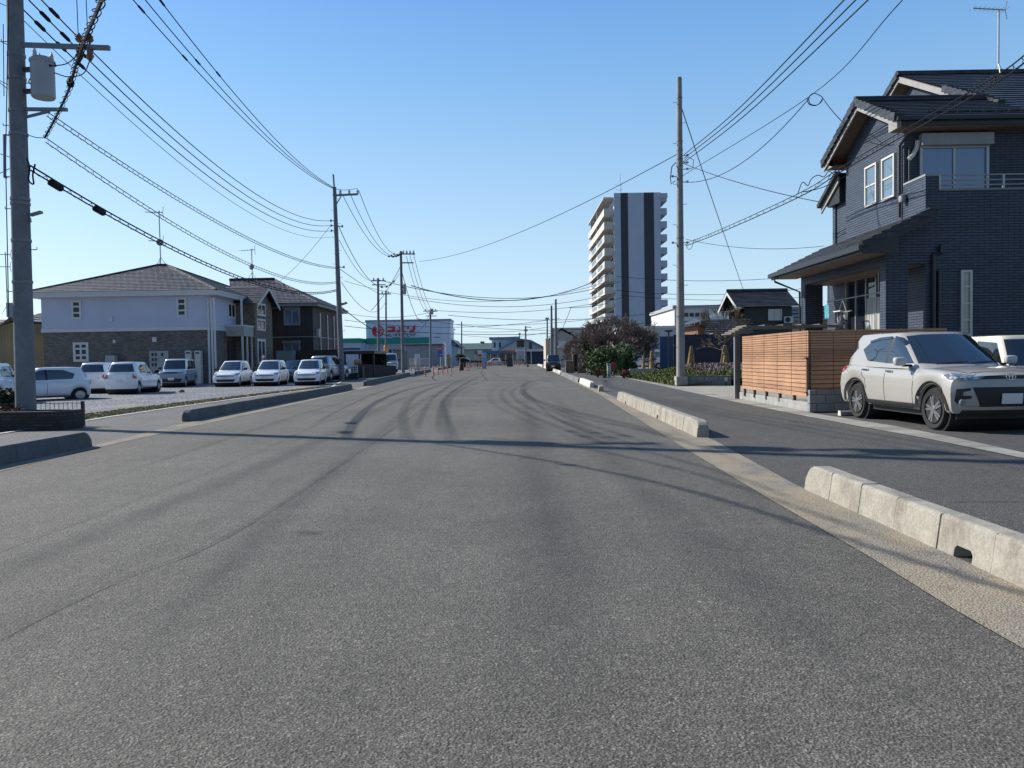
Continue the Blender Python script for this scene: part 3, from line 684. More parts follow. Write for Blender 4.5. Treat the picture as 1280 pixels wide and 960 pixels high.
# ------------------------------------------------------------------ building materials
def tilewall(name, tile, joint, tw=.22, th=.05, jw=.006, rough=.38, var=.35, offset=.5, bump=.6, spec=.5, hz=0):
    t = NT(name); s = t.sep(); v = t.comb(t.math('ADD', s[0], s[1]), s[2])
    br = t.n('ShaderNodeTexBrick'); br.offset = offset; t.l(v, br.inputs['Vector'])
    for k, x in (('Scale', 1.0), ('Mortar Size', jw), ('Mortar Smooth', .2), ('Bias', 0.0), ('Brick Width', tw), ('Row Height', th)): br.inputs[k].default_value = x
    br.inputs['Color1'].default_value = (*mul(tile, 1-var), 1); br.inputs['Color2'].default_value = (*mul(tile, 1+var), 1); br.inputs['Mortar'].default_value = (*joint, 1)
    c = br.outputs['Color']
    if hz: c = t.mix(t.ramp(t.math('PINGPONG', t.math('SUBTRACT', s[2], th*.0), th*.5), [(0, 1.0), (hz*.5*th, 1.0), (hz*th*.72, 0.0)]), c, joint)
    c = t.mix(.4, c, t.ramp(t.noise(.8, 5, .65), [(.3, .3), (.7, .7)]), 'OVERLAY')
    c = t.mix(.3, c, t.ramp(t.noise(40, 2), [(.3, .3), (.7, .7)]), 'OVERLAY')
    t.set('Base Color', c); t.set('Roughness', rough); t.set('Specular IOR Level', spec); t.bump(t.math('SUBTRACT', 1.0, br.outputs['Fac']), bump, .006); return t.m
def slabs(name, col, pw=.3, ph=.3, rough=.5, groove=.02, var=.25, seam=.4):
    """roof covering or siding: courses along z or along the slope, uneven from piece to piece"""
    return tilewall(name, col, mul(col, seam), pw, ph, groove, rough, var)
H_TILE = tilewall('dark_border_tile', (.058, .075, .112), (.008, .009, .014), .30, .068, .008, .5, .13, hz=.2, spec=.35)
def rooftile(name, col, course=.26, wdt=.27, var=.4, rough=.5):
    t = NT(name); s = t.sep(); g = t.n('ShaderNodeNewGeometry')
    v = t.comb(t.math('ADD', s[0], s[1]), s[2])
    br = t.n('ShaderNodeTexBrick'); t.l(v, br.inputs['Vector']); br.offset = .5
    for k, x in (('Scale', 1.0), ('Mortar Size', .012), ('Mortar Smooth', .4), ('Bias', 0.0), ('Brick Width', wdt), ('Row Height', course)): br.inputs[k].default_value = x
    br.inputs['Color1'].default_value = (*mul(col, 1-var), 1); br.inputs['Color2'].default_value = (*mul(col, 1+var), 1); br.inputs['Mortar'].default_value = (*mul(col, .3), 1)
    c = t.mix(.45, br.outputs['Color'], t.ramp(t.noise(1.3, 5, .65), [(.3, .25), (.7, .75)]), 'OVERLAY')
    t.set('Base Color', c); t.set('Roughness', rough); t.bump(t.math('SUBTRACT', 1.0, br.outputs['Fac']), .7, .02); return t.m
R_DARK = rooftile('charcoal_roof_tile', (.028, .032, .04), .17); R_BROWN = rooftile('brown_roof_tile', (.062, .05, .05), .16, .45, .5); R_SLATE = rooftile('slate_roof', (.08, .08, .085), .15)
TRIM_W = mat('off_white_trim', (.55, .55, .54), .5, .1); TRIM_G = mat('grey_trim', (.3, .31, .33), .45, .1); SOFFIT = mat('wood_soffit', (.2, .135, .09), .6, .2, 5); BLACKM = mat('black_metal', (.02, .022, .026), .4, .2, 4)
SASH_W = mat('cream_sash', (.62, .6, .54), .4, .08); SASH_G = mat('silver_sash', (.42, .42, .42), .35, .1, 3, .5); SASH_D = mat('dark_sash', (.05, .045, .045), .4, .1)
PANE = glass('window_glass', (.013, .018, .028), .05, .5, 1.5); CURT = mat('white_curtain', (.55, .55, .52), .9, .12, 6); PANE_B = glass('sky_tinted_window_glass', (.13, .185, .25), .08, .8); PANE_C = glass('sky_tinted_curtain_glass', (.05, .115, .27), .06, .8)  # pale and curtained panes: blue sky reflection put into the base colour
def bars(b, o, u, v, n, w, h, fr, dp, mull=1, trans=0, mw=None, mi=0):
    o, u, v, n = V(o), V(u), V(v), V(n); mw = mw or fr*.8
    def bar(x0, y0, x1, y1, d0=0, d1=dp): b.obox(o+u*(x0+x1)/2+v*(y0+y1)/2+n*(d0+d1)/2, u*(x1-x0), v*(y1-y0), n*(d1-d0), mi)
    bar(0, 0, w, fr); bar(0, h-fr, w, h); bar(0, fr, fr, h-fr); bar(w-fr, fr, w, h-fr)
    for i in range(1, mull+1): x = w*i/(mull+1); bar(x-mw/2, fr, x+mw/2, h-fr, 0, dp*.85)
    for i in range(1, trans+1): y = h*i/(trans+1); bar(fr, y-mw/2, w-fr, y+mw/2, 0, dp*.8)
def window(parent, o, u, n, w, h, frame, pane=None, mull=1, trans=0, fr=.05, dp=.06, name='window', v=(0, 0, 1), label=None):
    o, u, n, v = V(o), V(u).normalized(), V(n).normalized(), V(v)
    b = MB(); bars(b, o+n*.002, u, v, n, w, h, fr, dp, mull, trans); f = b.build(name, frame, parent)
    p = MB(); q = o+n*(dp*.35); p.obox(q+u*w/2+v*h/2, u*(w-fr), v*(h-fr), n*.012); p.build('pane', pane or PANE, f)
    if label: f['label'] = label
    return f
def slope(b, a, d, up_a, up_d, courses, th=.03, mi=0):
    """stepped tile courses between eave a-d and ridge up_a-up_d"""
    a, d, ua, ud = V(a), V(d), V(up_a), V(up_d); nrm = (d-a).cross(ua-a).normalized()
    if nrm.z < 0: nrm = -nrm
    for i in range(courses):
        t0, t1 = i/courses, (i+1)/courses; p0, p1 = a.lerp(ua, t0), d.lerp(ud, t0); q0, q1 = a.lerp(ua, t1), d.lerp(ud, t1)
        b.add([p0+nrm*th, p1+nrm*th, q1+nrm*.004, q0+nrm*.004, p0, p1], [(0, 1, 2, 3), (0, 4, 5, 1)], mi)
def sheet(b, pts, th, mi=0):
    """a flat slab under a roof plane: polygon pushed down by th"""
    b.prism(pts, (0, 0, -th), mi)
# ------------------------------------------------------------------ the dark tiled two-storey house
Yf = 19.2
Xe = P(1078, 309, Yf-.55).x; e_n = P(1078, 309, Yf-.55); e_f = PX(963, 341, Xe); Xb = P(1157, 219, Yf).x; Y2 = PX(1130, 231, Xb).y
Yw2 = PX(1058, 262, Xb).y; Xr = Xb-.5; r_n = PX(1120, 161, Xr); r_f = PX(1028, 207, Xr); r_t = PX(1070, 124, Xr); lt = P(1166, 263, Yf-.5)
Xp = P(1107, 360, Yf).x; Yp_far = PX(1001, 370, Xp).y
print('DBG house', dict(Xe=Xe, e_n=e_n, e_f=e_f, Xb=Xb, Y2=Y2, Yw2=Yw2, Xr=Xr, r_n=r_n, r_f=r_f, r_t=r_t, lt=lt, Xp=Xp, Yp_far=Yp_far))
def settle(root, loc):
    """put a thing's Empty at its base; its parts were built in world coordinates"""
    loc = V(loc); T = Mx.Translation(-loc); done = set()
    def go(o):
        for c in kids(o):
            if c.data and c.data.name not in done: done.add(c.data.name); c.data.transform(T)
            go(c)
    go(root); root.location = loc
XB, XR, YF, Y_2, XE, XP, XX = 10.34, 9.84, 19.2, 20.25, 8.52, 9.35, 18.0
E2, SL2, EY2 = 7.30, .50, 19.66; RZ1, RY1 = 8.44, 21.94; MX, MY, BY = 13.5, 26.9, 30.6; EB = 7.30+.5*(26.9-19.66)-.5*(30.6-26.9)
hs_ = thing('tiled_house', 'two storey house clad in dark blue grey tile with balcony and charcoal tiled roofs', 'house')
b = MB(); xm0 = MX+.45
# ground floor front wall with the porch opening, balcony parapet in the same plane
zo = PX(1099, 333, XP).z; xo = P(1135, 360, YF).x; zpar = P(1200, 235.5, YF).z; zpil = P(1160, 220, YF).z; xpil = P(1173, 225, YF).x
b.box(XP, YF, 0, xo, YF+.3, zo)                                        # near porch pillar
b.box(XP, YF+5.25, 0, XP+.56, YF+5.6, zo)                              # far porch pillar
b.box(XP, YF, zo, XP+.18, YF+5.6, 3.98)                                # porch beam
b.prism([(XP+.18, YF, zo), (XB, YF, zo), (XB, YF, 4.70), (XP+.18, YF, 4.29)], (0, .2, 0))
b.prism([(XP, YF+.002, 3.96), (XP+.2, YF+.002, 3.96), (XP+.2, YF+.002, 4.28)], (0, .19, 0))
b.box(XB, YF, 0, XX, YF+.15, zpar-.05); b.box(XB, YF, zpar-.05, xpil, YF+.16, zpil)   # front wall, pillar
b.box(XB, YF+.15, 0, XB+.16, Y_2, zpil)                                # balcony return / porch back wall
b.box(XB, Y_2, 0, XB+.2, 23.72, 7.0); b.box(XB+.02, 23.72, 0, XB+.2, 25.2, 4.5)
b.prism([(XB, Y_2, 7.0), (XB, 23.72, 7.0), (XB, 23.72, 7.4), (XB, RY1, RZ1-.18), (XB, Y_2, 7.4)], (.2, 0, 0))
b.box(XB+.2, Y_2, 3.2, XX, Y_2+.2, 7.3)                                # upper front wall
b.box(XB+.2, 25.0, 0, xm0, 25.2, 6.9); b.box(xm0, 25.0, 0, xm0+.2, BY-.6, 7.2); b.box(xm0+.2, BY-.8, 0, XX, BY-.6, 7.2); b.box(XX-.2, Y_2+.2, 0, XX, BY-.8, 7.2)
b.box(XB+.25, 23.6, 3.0, XB+.45, 25.3, 6.7)
b.prism([(xm0, 22.0, 7.2), (xm0, BY-.6, 7.2), (xm0, BY-.6, EB), (xm0, MY, 10.5), (xm0, 22.0, 8.1)], (.15, 0, 0))
b.build('wall', H_TILE, hs_)
b = MB(); b.box(XP-.12, YF-.1, 0, XB, YF+5.7, .42); b.build('porch_floor', CON_GREY, hs_)
b = MB(); b.box(XP+.18, YF+.2, zo-.015, XB, YF+5.6, zo+.01); b.build('porch_ceiling', SOFFIT, hs_)
b = MB(); b.box(XB+.16, YF+.15, zpar-1.15, XX, Y_2, zpar-1.05); b.build('balcony_floor', CON_GREY, hs_)
# roofs
xm = MX; zz_ = lambda y: E2+SL2*(y-EY2)
r = MB()
slope(r, (XR, EY2, E2), (xm, EY2, E2), (XR, RY1, zz_(RY1)), (xm, RY1, zz_(RY1)), 11)
slope(r, (xm, EY2, E2), (XX+.5, EY2, E2), (xm, MY, zz_(MY)), (XX+.5, MY, zz_(MY)), 21)
slope(r, (XR, 24.3, E2-.02), (13, 24.3, E2-.02), (XR, RY1, zz_(RY1)), (13, RY1, zz_(RY1)), 11)
slope(r, (xm, BY, EB), (XX+.5, BY, EB), (xm, MY, zz_(MY)), (XX+.5, MY, zz_(MY)), 21)
for x0, y0, y1, z0, z1, n in ((XR, EY2, RY1, E2, zz_(RY1), 10), (xm, 21.3, 24.05, zz_(21.3), zz_(24.05), 11), (XR, 24.3, RY1, E2-.02, zz_(RY1), 10), (xm, BY, MY, EB, zz_(MY), 10)):
    for i in range(n):                                                   # rake tiles
        ya, yb = y0+(y1-y0)*i/n, y0+(y1-y0)*(i+1.06)/n; za, zb = z0+(z1-z0)*i/n, z0+(z1-z0)*(i+1.06)/n
        r.beam((x0+.05, ya, za+.01), (x0+.05, yb, zb-.03), .2, .2)
for x0, x1, y, z in ((XR-.03, xm-.05, RY1, zz_(RY1)), (xm-.03, XX+.5, MY, zz_(MY))):
    r.tube([(x0, y, z+.05), (x1, y, z+.05)], .1, 8); r.box(x0, y-.13, z-.02, x1, y+.13, z+.04)
rf = r.build('roof', R_DARK, hs_)
b = MB()
for k in range(24): x = 10.9+k*.33; b.box(x, EY2+.28, zz_(EY2+.28)+.02, x+.05, EY2+.33, zz_(EY2+.28)+.1)
b.box(10.8, EY2+.3, zz_(EY2+.3)+.055, XX, EY2+.325, zz_(EY2+.3)+.08); b.build('snow_guard', BLACKM, rf)
b = MB()                                                                 # soffit boards under the planes
sheet(b, [(XR+.1, EY2+.05, E2-.03), (XX+.4, EY2+.05, E2-.03), (XX+.4, RY1, zz_(RY1)-.04), (XR+.1, RY1, zz_(RY1)-.04)], .09)
sheet(b, [(XR+.1, 24.25, E2-.05), (13, 24.25, E2-.05), (13, RY1+.01, zz_(RY1)-.04), (XR+.1, RY1+.01, zz_(RY1)-.04)], .09)
sheet(b, [(xm+.1, 22, zz_(22)-.05), (XX, 22, zz_(22)-.05), (XX, MY-.01, zz_(MY)-.05), (xm+.1, MY-.01, zz_(MY)-.05)], .09)
sheet(b, [(xm+.1, BY-.1, EB-.05), (XX, BY-.1, EB-.05), (XX, MY+.01, zz_(MY)-.05), (xm+.1, MY+.01, zz_(MY)-.05)], .09)
b.build('soffit', SOFFIT, hs_)
b = MB()                                                                 # barge boards and the boxed eave corner
for x0, y0, y1, z0, z1 in ((XR+.03, EY2+.02, RY1, E2, zz_(RY1)), (XR+.03, 24.28, RY1, E2-.02, zz_(RY1)), (xm+.03, 23.6, MY, zz_(23.6), zz_(MY)), (xm+.03, BY-.1, MY, EB, zz_(MY))):
    b = MB(); b.prism([(x0, y0, z0-.05), (x0, y1, z1-.05), (x0, y1, z1-.25), (x0, y0, z0-.25)], (.05, 0, 0)); b.build('barge_board', mat('barge_board', (.3, .29, .28), .6, .15), hs_)
for y0, y1 in ((EY2+.02, Y_2-.02), (23.74, 24.27)):
    b = MB(); b.prism([(XR+.085, y0, E2-.24), (XR+.085, y1, E2-.24), (XR+.085, y1 if y0 < 21 else y0, E2+.22), (XR+.085, y0 if y0 < 21 else y1, E2-.06)], (.06, 0, 0)); b.build('eave_end', mat('barge_board', (.3, .29, .28), .6, .15), hs_)
b = MB(); b.box(XR+.15, EY2+.06, E2-.24, XX+.4, Y_2, E2-.2); b.box(XR+.15, 23.72, E2-.24, 13, 24.25, E2-.2); b.build('soffit', SOFFIT, hs_)
b = MB(); b.box(XR, 24.3, E2-.12, 13, 24.4, E2-.02); b.build('gutter', BLACKM, hs_); b = MB(); b.box(XR, EY2-.1, E2-.1, XX+.4, EY2+.0, E2+.0); b.box(XR+.16, EY2+.005, E2-.22, XX+.4, EY2+.05, E2-.1); b.build('gutter', BLACKM, hs_)
# lower wing roof further back
r = MB(); slope(r, (10.3, 25.75, 6.22), (15, 25.75, 6.22), (10.3, 24.31, 7.0), (15, 24.31, 7.0), 7)
for i in range(7): r.beam((10.33, 25.75-.206*i, 6.22+.111*i), (10.33, 25.75-.206*(i+1.06), 6.22+.111*(i+1.0)), .18, .12)
r.build('roof', R_DARK, hs_)
b = MB(); b.prism([(10.36, 25.7, 6.18), (10.36, 24.35, 6.92), (10.36, 24.35, 6.7), (10.36, 25.7, 5.98)], (.05, 0, 0)); b.build('barge_board', mat('barge_board', (.3, .29, .28)), hs_)
b = MB(); b.prism([(10.42, 25.3, 6.1), (10.42, 24.4, 6.1), (10.42, 24.4, 6.85), (10.42, 25.3, 6.36)], (4.4, 0, 0)); b.build('wing_wall', BLACKM, hs_)
# lean-to roof over the porch
LZ, LS = 3.95, .475; lz = lambda x: LZ+LS*(x-XE)
r = MB(); n = 8; ly0, ly1 = YF-.55, YF+6.05
slope(r, (XE, ly1, LZ), (XE, ly0, LZ), (XB, ly1, lz(XB)), (XB, ly0, lz(XB)), n)
for i in range(8):
    xa, xb_ = XE+(XB+.05-XE)*i/8, XE+(XB+.05-XE)*(i+1.06)/8; r.beam((xa, ly0+.06, lz(xa)+.01), (xb_, ly0+.06, lz(xb_)-.03), .2, .18)
r.build('porch_roof', R_DARK, hs_)
b = MB(); sheet(b, [(XE+.06, ly1, lz(XE+.06)-.03), (XE+.06, ly0+.05, lz(XE+.06)-.03), (XB-.01, ly0+.05, lz(XB)-.04), (XB-.01, ly1, lz(XB)-.04)], .1)
b.box(XE+.1, ly0+.1, 3.78, XP, ly1-.05, 3.81); b.build('soffit', SOFFIT, hs_)
b = MB(); b.box(XE-.09, ly0, LZ-.12, XE+.02, ly1, LZ+.0); b.box(XE+.02, ly0+.03, LZ-.19, XE+.08, ly1, LZ-.02)
b.prism([(XE+.02, ly0+.02, LZ-.2), (XE+.02, ly0+.02, LZ-.02), (XB, ly0+.02, lz(XB)-.02), (XB, ly0+.02, lz(XB)-.24)], (0, .05, 0))
b.prism([(XE+.06, ly0+.08, 3.75), (XE+.06, ly0+.08, 3.93), (XP+.1, ly0+.08, lz(XP+.1)-.1), (XP+.1, ly0+.08, 3.75)], (0, .04, 0)); b.build('gutter', BLACKM, hs_)
b = MB(); b.tube([(XE-.03, ly1-.5, LZ-.1), (XE-.03, ly1-.5, LZ-.28), (XP-.06, ly1-.5, LZ-.62), (XP-.06, ly1-.5, .2)], .035, 8); b.build('downpipe', BLACKM, hs_)
# windows
nX, nY = (-1, 0, 0), (0, -1, 0)
def wx(tl, br, frame, **k):     # window on the plane x = XB, seen corners in the photograph
    a, c = PX(*tl, XB), PX(*br, XB); return window(hs_, (XB, a.y, c.z), (0, -1, 0), nX, abs(a.y-c.y), a.z-c.z, frame, **k)
def wy(tl, br, y, frame, **k):
    a, c = P(*tl, y), P(*br, y); return window(hs_, (a.x, y, c.z), (1, 0, 0), nY, c.x-a.x, a.z-c.z, frame, **k)
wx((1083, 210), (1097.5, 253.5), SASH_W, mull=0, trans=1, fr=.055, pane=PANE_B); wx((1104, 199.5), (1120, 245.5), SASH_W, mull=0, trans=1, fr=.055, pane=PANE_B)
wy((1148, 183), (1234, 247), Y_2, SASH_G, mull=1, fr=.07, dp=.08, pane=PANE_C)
a, c = P(1148, 169, Y_2), P(1237, 182.5, Y_2); b = MB(); b.box(a.x, Y_2-.2, c.z, c.x, Y_2-.001, a.z); b.box(a.x, Y_2-.215, c.z, c.x, Y_2-.2, c.z+.05); b.build('shutter_box', TRIM_G, hs_, bevel=.01)
w1 = wx((1060, 351), (1099, 425), SASH_G, mull=2, fr=.06, dp=.09)
a, c = PX(1056, 341, XB), PX(1100, 351, XB); b = MB(); b.box(XB-.22, c.y, a.z-.3, XB-.001, a.y, a.z); b.build('shutter_box', TRIM_G, hs_, bevel=.01)
b = MB(); a = PX(1085, 360, XB).y
for k in range(10): b.tube([(XB-.035, a-.1*k, .6), (XB-.035, a-.1*k, 2.9)], .042, 6)
b.build('curtain', CURT, w1)
wn_ = wy((1199.5, 338), (1213.5, 420), YF, SASH_G, mull=0, trans=3, fr=.06, dp=.07, pane=mat('blind_glass', (.35, .33, .3), .15, .35, 2.5, coat=1))
# balcony rail, caps, pipes and small fittings
b = MB(); b.box(xpil+.001, YF-.02, zpar-.05, XX, YF+.18, zpar-.0); b.build('parapet_cap', mat('cap_grey', (.2, .205, .22), .4), hs_)
b = MB(); b.box(XB-.02, YF-.02, zpil, xpil+.02, YF+.18, zpil+.05); b.box(XB-.02, YF+.18, zpil, XB+.2, Y_2, zpil+.05); b.build('parapet_cap', TRIM_G, hs_)
b = MB()
for z in (.1, .22, zpil-zpar+.03): b.tube([(xpil, YF+.08, zpar+z), (XX, YF+.08, zpar+z)], .022, 6)
for x in (xpil+.05, 12.3, 13.6, 14.9): b.box(x, YF+.06, zpar, x+.05, YF+.1, zpil+.03)
b.build('balcony_rail', SASH_G, hs_)
b = MB(); b.tube([(XB-.06, Y_2+.12, 6.75), (XB-.06, Y_2+.12, 4.9)], .04, 8); b.tube([(XB+.12, Y_2-.05, 6.7), (XB+.12, Y_2-.05, zpil)], .035, 8); b.tube([(XR+.3, EY2-.0, E2-.1), (XR+.35, EY2+.1, E2-.4), (XB-.06, Y_2+.12, E2-.55), (XB-.06, Y_2+.12, 6.6)], .035, 8); b.build('downpipe', BLACKM, hs_)
b = MB(); q = [P(1176, 306, YF-.06), P(1176, 316, YF-.06), P(1167, 318, YF-.06), P(1167, 325, YF-.06), P(1167, 500, YF-.06)]; b.tube(q, .05, 8); b.build('downpipe', BLACKM, hs_)
b = MB(); q = P(1174, 338, YF-.05); b.tube([q, (q.x, q.y, .2)], .05, 8); b.build('downpipe', BLACKM, hs_)
b = MB(); b.tube([P(1147, 176, Y_2-.06), P(1146, 184, Y_2-.06), P(1141, 194, Y_2-.07), P(1136, 199, Y_2-.07)], .06, 8); b.build('duct_cover', SASH_W, hs_, True)
b = MB(); q = PX(1129, 250, XB); b.lathe([(.01, -.1), (.08, -.08), (.1, .02), (.07, .1), (.01, .12)], (XB-.09, Y_2-.1, q.z), 'z', 12); b.build('vent_hood', TRIM_G, hs_, True)
settle(hs_, (13.5, 23.5, 0))
# laundry and antenna: things of their own
y0, y1 = 20.2, 23.6
t = thing('laundry_pole', 'thin steel clothes pole across the shaded porch', 'clothes pole'); b = MB(); zc = PX(1070, 371, 9.7).z; b.tube([(9.7, y0, zc), (9.7, y1, zc)], .016, 8); b.build('pole', SASH_G, t)
for yy in (y0+.1, y1-.1):
    b = MB(); b.tube([(9.7, yy, zo), (9.7, yy, zc-.03)], .012, 6); b.build('bracket', SASH_G, t)
settle(t, (9.7, 21.9, zc))
t = thing('drying_hanger', 'square drying hanger with pegs and small laundry hung under the porch pole', 'laundry hanger'); a = PX(1053, 389, 9.7); b = MB()
for d_ in (-.24, .24): b.beam((9.7-.16, a.y+d_, a.z), (9.7+.16, a.y+d_, a.z), .03, .03); b.beam((9.7+d_*.66, a.y-.24, a.z), (9.7+d_*.66, a.y+.24, a.z), .03, .03)
for d_ in (-.24, .24): b.tube([(9.7, a.y+d_, a.z), (9.7, a.y, zc)], .006, 4)
b.build('frame', mat('hanger_white', (.6, .6, .58)), t)
rnd = random.Random(3)
for k in range(7):
    b = MB(); yy = a.y-.21+k*.07; h_ = rnd.uniform(.18, .4); x0 = 9.58+rnd.uniform(0, .12)
    b.grid(lambda u, v: (x0+.12*u, yy+.02*sin(6*u+4*v), a.z-.02-h_*v), 4, 5); b.build('garment', [mat('cloth_white', (.6, .6, .6), .9), mat('cloth_dark', (.04, .04, .05), .9), mat('cloth_grey', (.25, .25, .27), .9)][k % 3], t)
settle(t, (9.7, a.y, a.z))
a = PX(1033, 381, 9.75); b = MB(); b.grid(lambda u, v: (9.74+.015*sin(7*u), a.y-.2+.34*u+.01*sin(5*v), a.z-.42*v), 8, 6); tag(b.build('towel', mat('teal_cloth', (.08, .33, .38), .9), None, True), 'pale teal towel hanging at the far end of the porch', 'towel')
def antenna(base, h, label, sc_=1.0, rz=0, booms=((0, 1.2, 7),), dish=False):
    t = thing('tv_antenna', label, 'antenna', base, rz); b = MB(); b.tube([(0, 0, -.3), (0, 0, h)], .028*sc_, 6)
    for a_ in (0, 2.1, 4.2): b.tube([(0, 0, .45*sc_), (.35*sc_*cos(a_), .35*sc_*sin(a_), -.15)], .012*sc_, 4)
    b.build('mast', SASH_G, t)
    for dz, L, n in booms:
        b = MB(); b.tube([(-L*.8, 0, h-dz), (L*.2, 0, h-dz)], .02*sc_, 5)
        for i in range(n): x = -L*.78+L*.96*i/(n-1); b.tube([(x, -.16*sc_-.03*i*sc_/n, h-dz), (x, .16*sc_+.03*i*sc_/n, h-dz)], .008*sc_, 4)
        b.tube([(L*.2, 0, h-dz-.02), (L*.26, 0, h-dz+.28*sc_)], .015*sc_, 4); b.tube([(L*.2, 0, h-dz-.02), (L*.26, 0, h-dz-.28*sc_)], .015*sc_, 4)
        b.build('boom', SASH_G, t)
    if dish:
        b = MB(); b.lathe([(.001, 0), (.12*sc_, .02), (.17*sc_, .05), (.17*sc_, .06), (.001, .02)], (0, -.12, h*.42), 'y', 16); b.build('dish', TRIM_G, t, True)
    return t
a = P(1248, 97, MY); ph = P(1250, 12, MY).z-a.z
antenna((a.x, MY, a.z), ph, 'tall tv antenna mast standing on the ridge of the dark tiled house', 1.1, R(8), ((0, 1.25, 8),))
# ------------------------------------------------------------------ slatted fence, low walls, wheel stop
def wood(name, col, s=(1, 1, 14)):
    t = NT(name); g = t.noise(2.0, 6, .65, t.map((.6, .6, 18))); h = t.noise(1.2, 4, .6); rows = t.n('ShaderNodeTexWhiteNoise', noise_dimensions='1D')
    t.l(t.math('FLOOR', t.math('MULTIPLY', t.sep()[2], 9.0)), rows.inputs['W'])
    c = t.mix(t.ramp(g, [(.3, 0.0), (.7, 1.0)]), mul(col, .7), mul(col, 1.15)); c = t.mix(.5, c, t.ramp(rows.outputs[0], [(0, .35), (1, .65)]), 'OVERLAY'); c = t.mix(.4, c, t.ramp(h, [(.3, .3), (.7, .7)]), 'OVERLAY')
    t.set('Base Color', c); t.set('Roughness', .6); t.bump(g, .3, .01); return t.m
WOOD = wood('fence_wood', (.4, .215, .115)); WOODD = wood('brown_post', (.11, .06, .04))
BLOCK = slabs('concrete_block', (.19, .2, .21), .4, .2, .85, .012, .12, .55); BLOCKL = slabs('pale_concrete_block', (.36, .36, .35), .4, .2, .85, .012, .1, .6)
c0 = G(1012, 515); c1 = G(921, 498); FX = c0.x
fy0, fy1 = c0.y+.06, PX(928, 486, FX).y; ftop = PX(1012, 412.5, FX).z; fmid = PX(1012, 452, FX).z; fbot = PX(1009, 496, FX).z
print('DBG fence', c0, c1, fy0, fy1, ftop, fmid, fbot)
t = thing('slat_fence', 'warm brown wooden slat fence wrapping the corner of the dark tiled house yard', 'fence', (0, 0, 0))
cols = [PX(900+v/6, 470, FX).y for v in (165, 242, 331, 430, 537, 640)]; cols = [min(max(c, fy0), fy1) for c in cols]; cols[0] = fy1; cols[-1] = fy0+.12
def slat_face(b, x, ya, yb, axis):
    """slats between ya and yb on the face; upper half fine, lower half wide boards"""
    def put(z0, z1, lean):
        if axis == 'y': b.prism([(x-lean, ya, z0), (x+.028-lean, ya, z0), (x+.028, ya, z1), (x, ya, z1)], (0, yb-ya, 0))
        else: b.prism([(ya, x-lean, z0), (ya, x+.028-lean, z0), (ya, x+.028, z1), (ya, x, z1)], (yb-ya, 0, 0))
    n = 12; h = (ftop-fmid)/n
    for i in range(n): put(fmid+i*h+.006, fmid+(i+1)*h-.007, 0)
    n = 8; h = (fmid-fbot)/n
    for i in range(n): put(fbot+i*h+.004, fbot+(i+1)*h-.012, .012)
for ya, yb in zip(cols, cols[1:]):
    b = MB(); slat_face(b, FX, yb+.012, ya-.012, 'y'); b.build('slat_panel', WOOD, t)
b = MB(); slat_face(b, FX-.0, fy0+.012, fy0+.11, 'y'); b.build('slat_panel', WOOD, t)
fxr = P(1184, 410, fy0).x; nx = 6
for i in range(nx):
    xa, xb_ = FX+.05+(fxr-FX-.05)*i/nx, FX+.05+(fxr-FX-.05)*(i+1)/nx; b = MB(); slat_face(b, fy0+.002, xa+.006, xb_-.006, 'x'); b.build('slat_panel', WOOD, t)
for y in [fy0+.05]+cols[1:-1]+[fy1-.03]:
    b = MB(); b.box(FX+.034, y-.035, .12, FX+.1, y+.035, ftop-.02); b.build('post', WOODD, t)
for i in range(1, nx+1, 2):
    xa = FX+.05+(fxr-FX-.05)*i/nx; b = MB(); b.box(xa-.035, fy0+.036, .12, xa+.035, fy0+.1, ftop-.02); b.build('post', WOODD, t)
b = MB(); b.box(FX+.031, fy0+.03, fbot+.03, FX+.036, fy1-.01, ftop-.03); b.box(FX+.05, fy0+.031, fbot+.03, fxr, fy0+.036, ftop-.03); b.build('gap_shade_sheet', BLACKM, t)  # dark sheet added behind the slats so their gaps look shaded
b = MB(); b.box(FX-.045, fy0-.03, fbot+.02, FX-.01, fy0+.03, fmid+.1)
for z in (fbot+.12, fmid+.1): b.box(FX-.08, fy0-.05, z-.03, FX+.02, fy0+.06, z)
b.build('latch_post', WOODD, t)
settle(t, (FX, fy0, 0))
b = MB(); d = (c1-c0).normalized(); b.beam(c0+d*.12+V((.09, 0, .1)), c1+V((.09, 0, .1)), .15, .22); tag(b.build('low_wall', CON_GREY, None, bevel=.012), 'low concrete footing wall along the wooden slat fence', 'wall')
wz = PX(1012, 487.5, FX).z
b = MB(); b.box(FX-.03, fy0-.15, 0, FX+.12, fy0-.0, wz); b.box(FX+.12, fy0-.14, 0, fxr+.3, fy0-.005, wz-.01); tag(b.build('block_wall', BLOCK, None, bevel=.006), 'short grey concrete block wall below the shaded fence behind the white suv', 'wall')
# gravelly yard and drive between sidewalk and fence
b = MB(); b.poly([(6.62, 21.5, -.006), (6.95, 33.9, -.006), (11.5, 33.9, -.006), (11.5, fy0, -.006), (6.8, fy0, -.006)]); struct(b.build('yard', concrete('yard_concrete', (.36, .33, .27), (.2, .16, .1), .5, 1.2)))
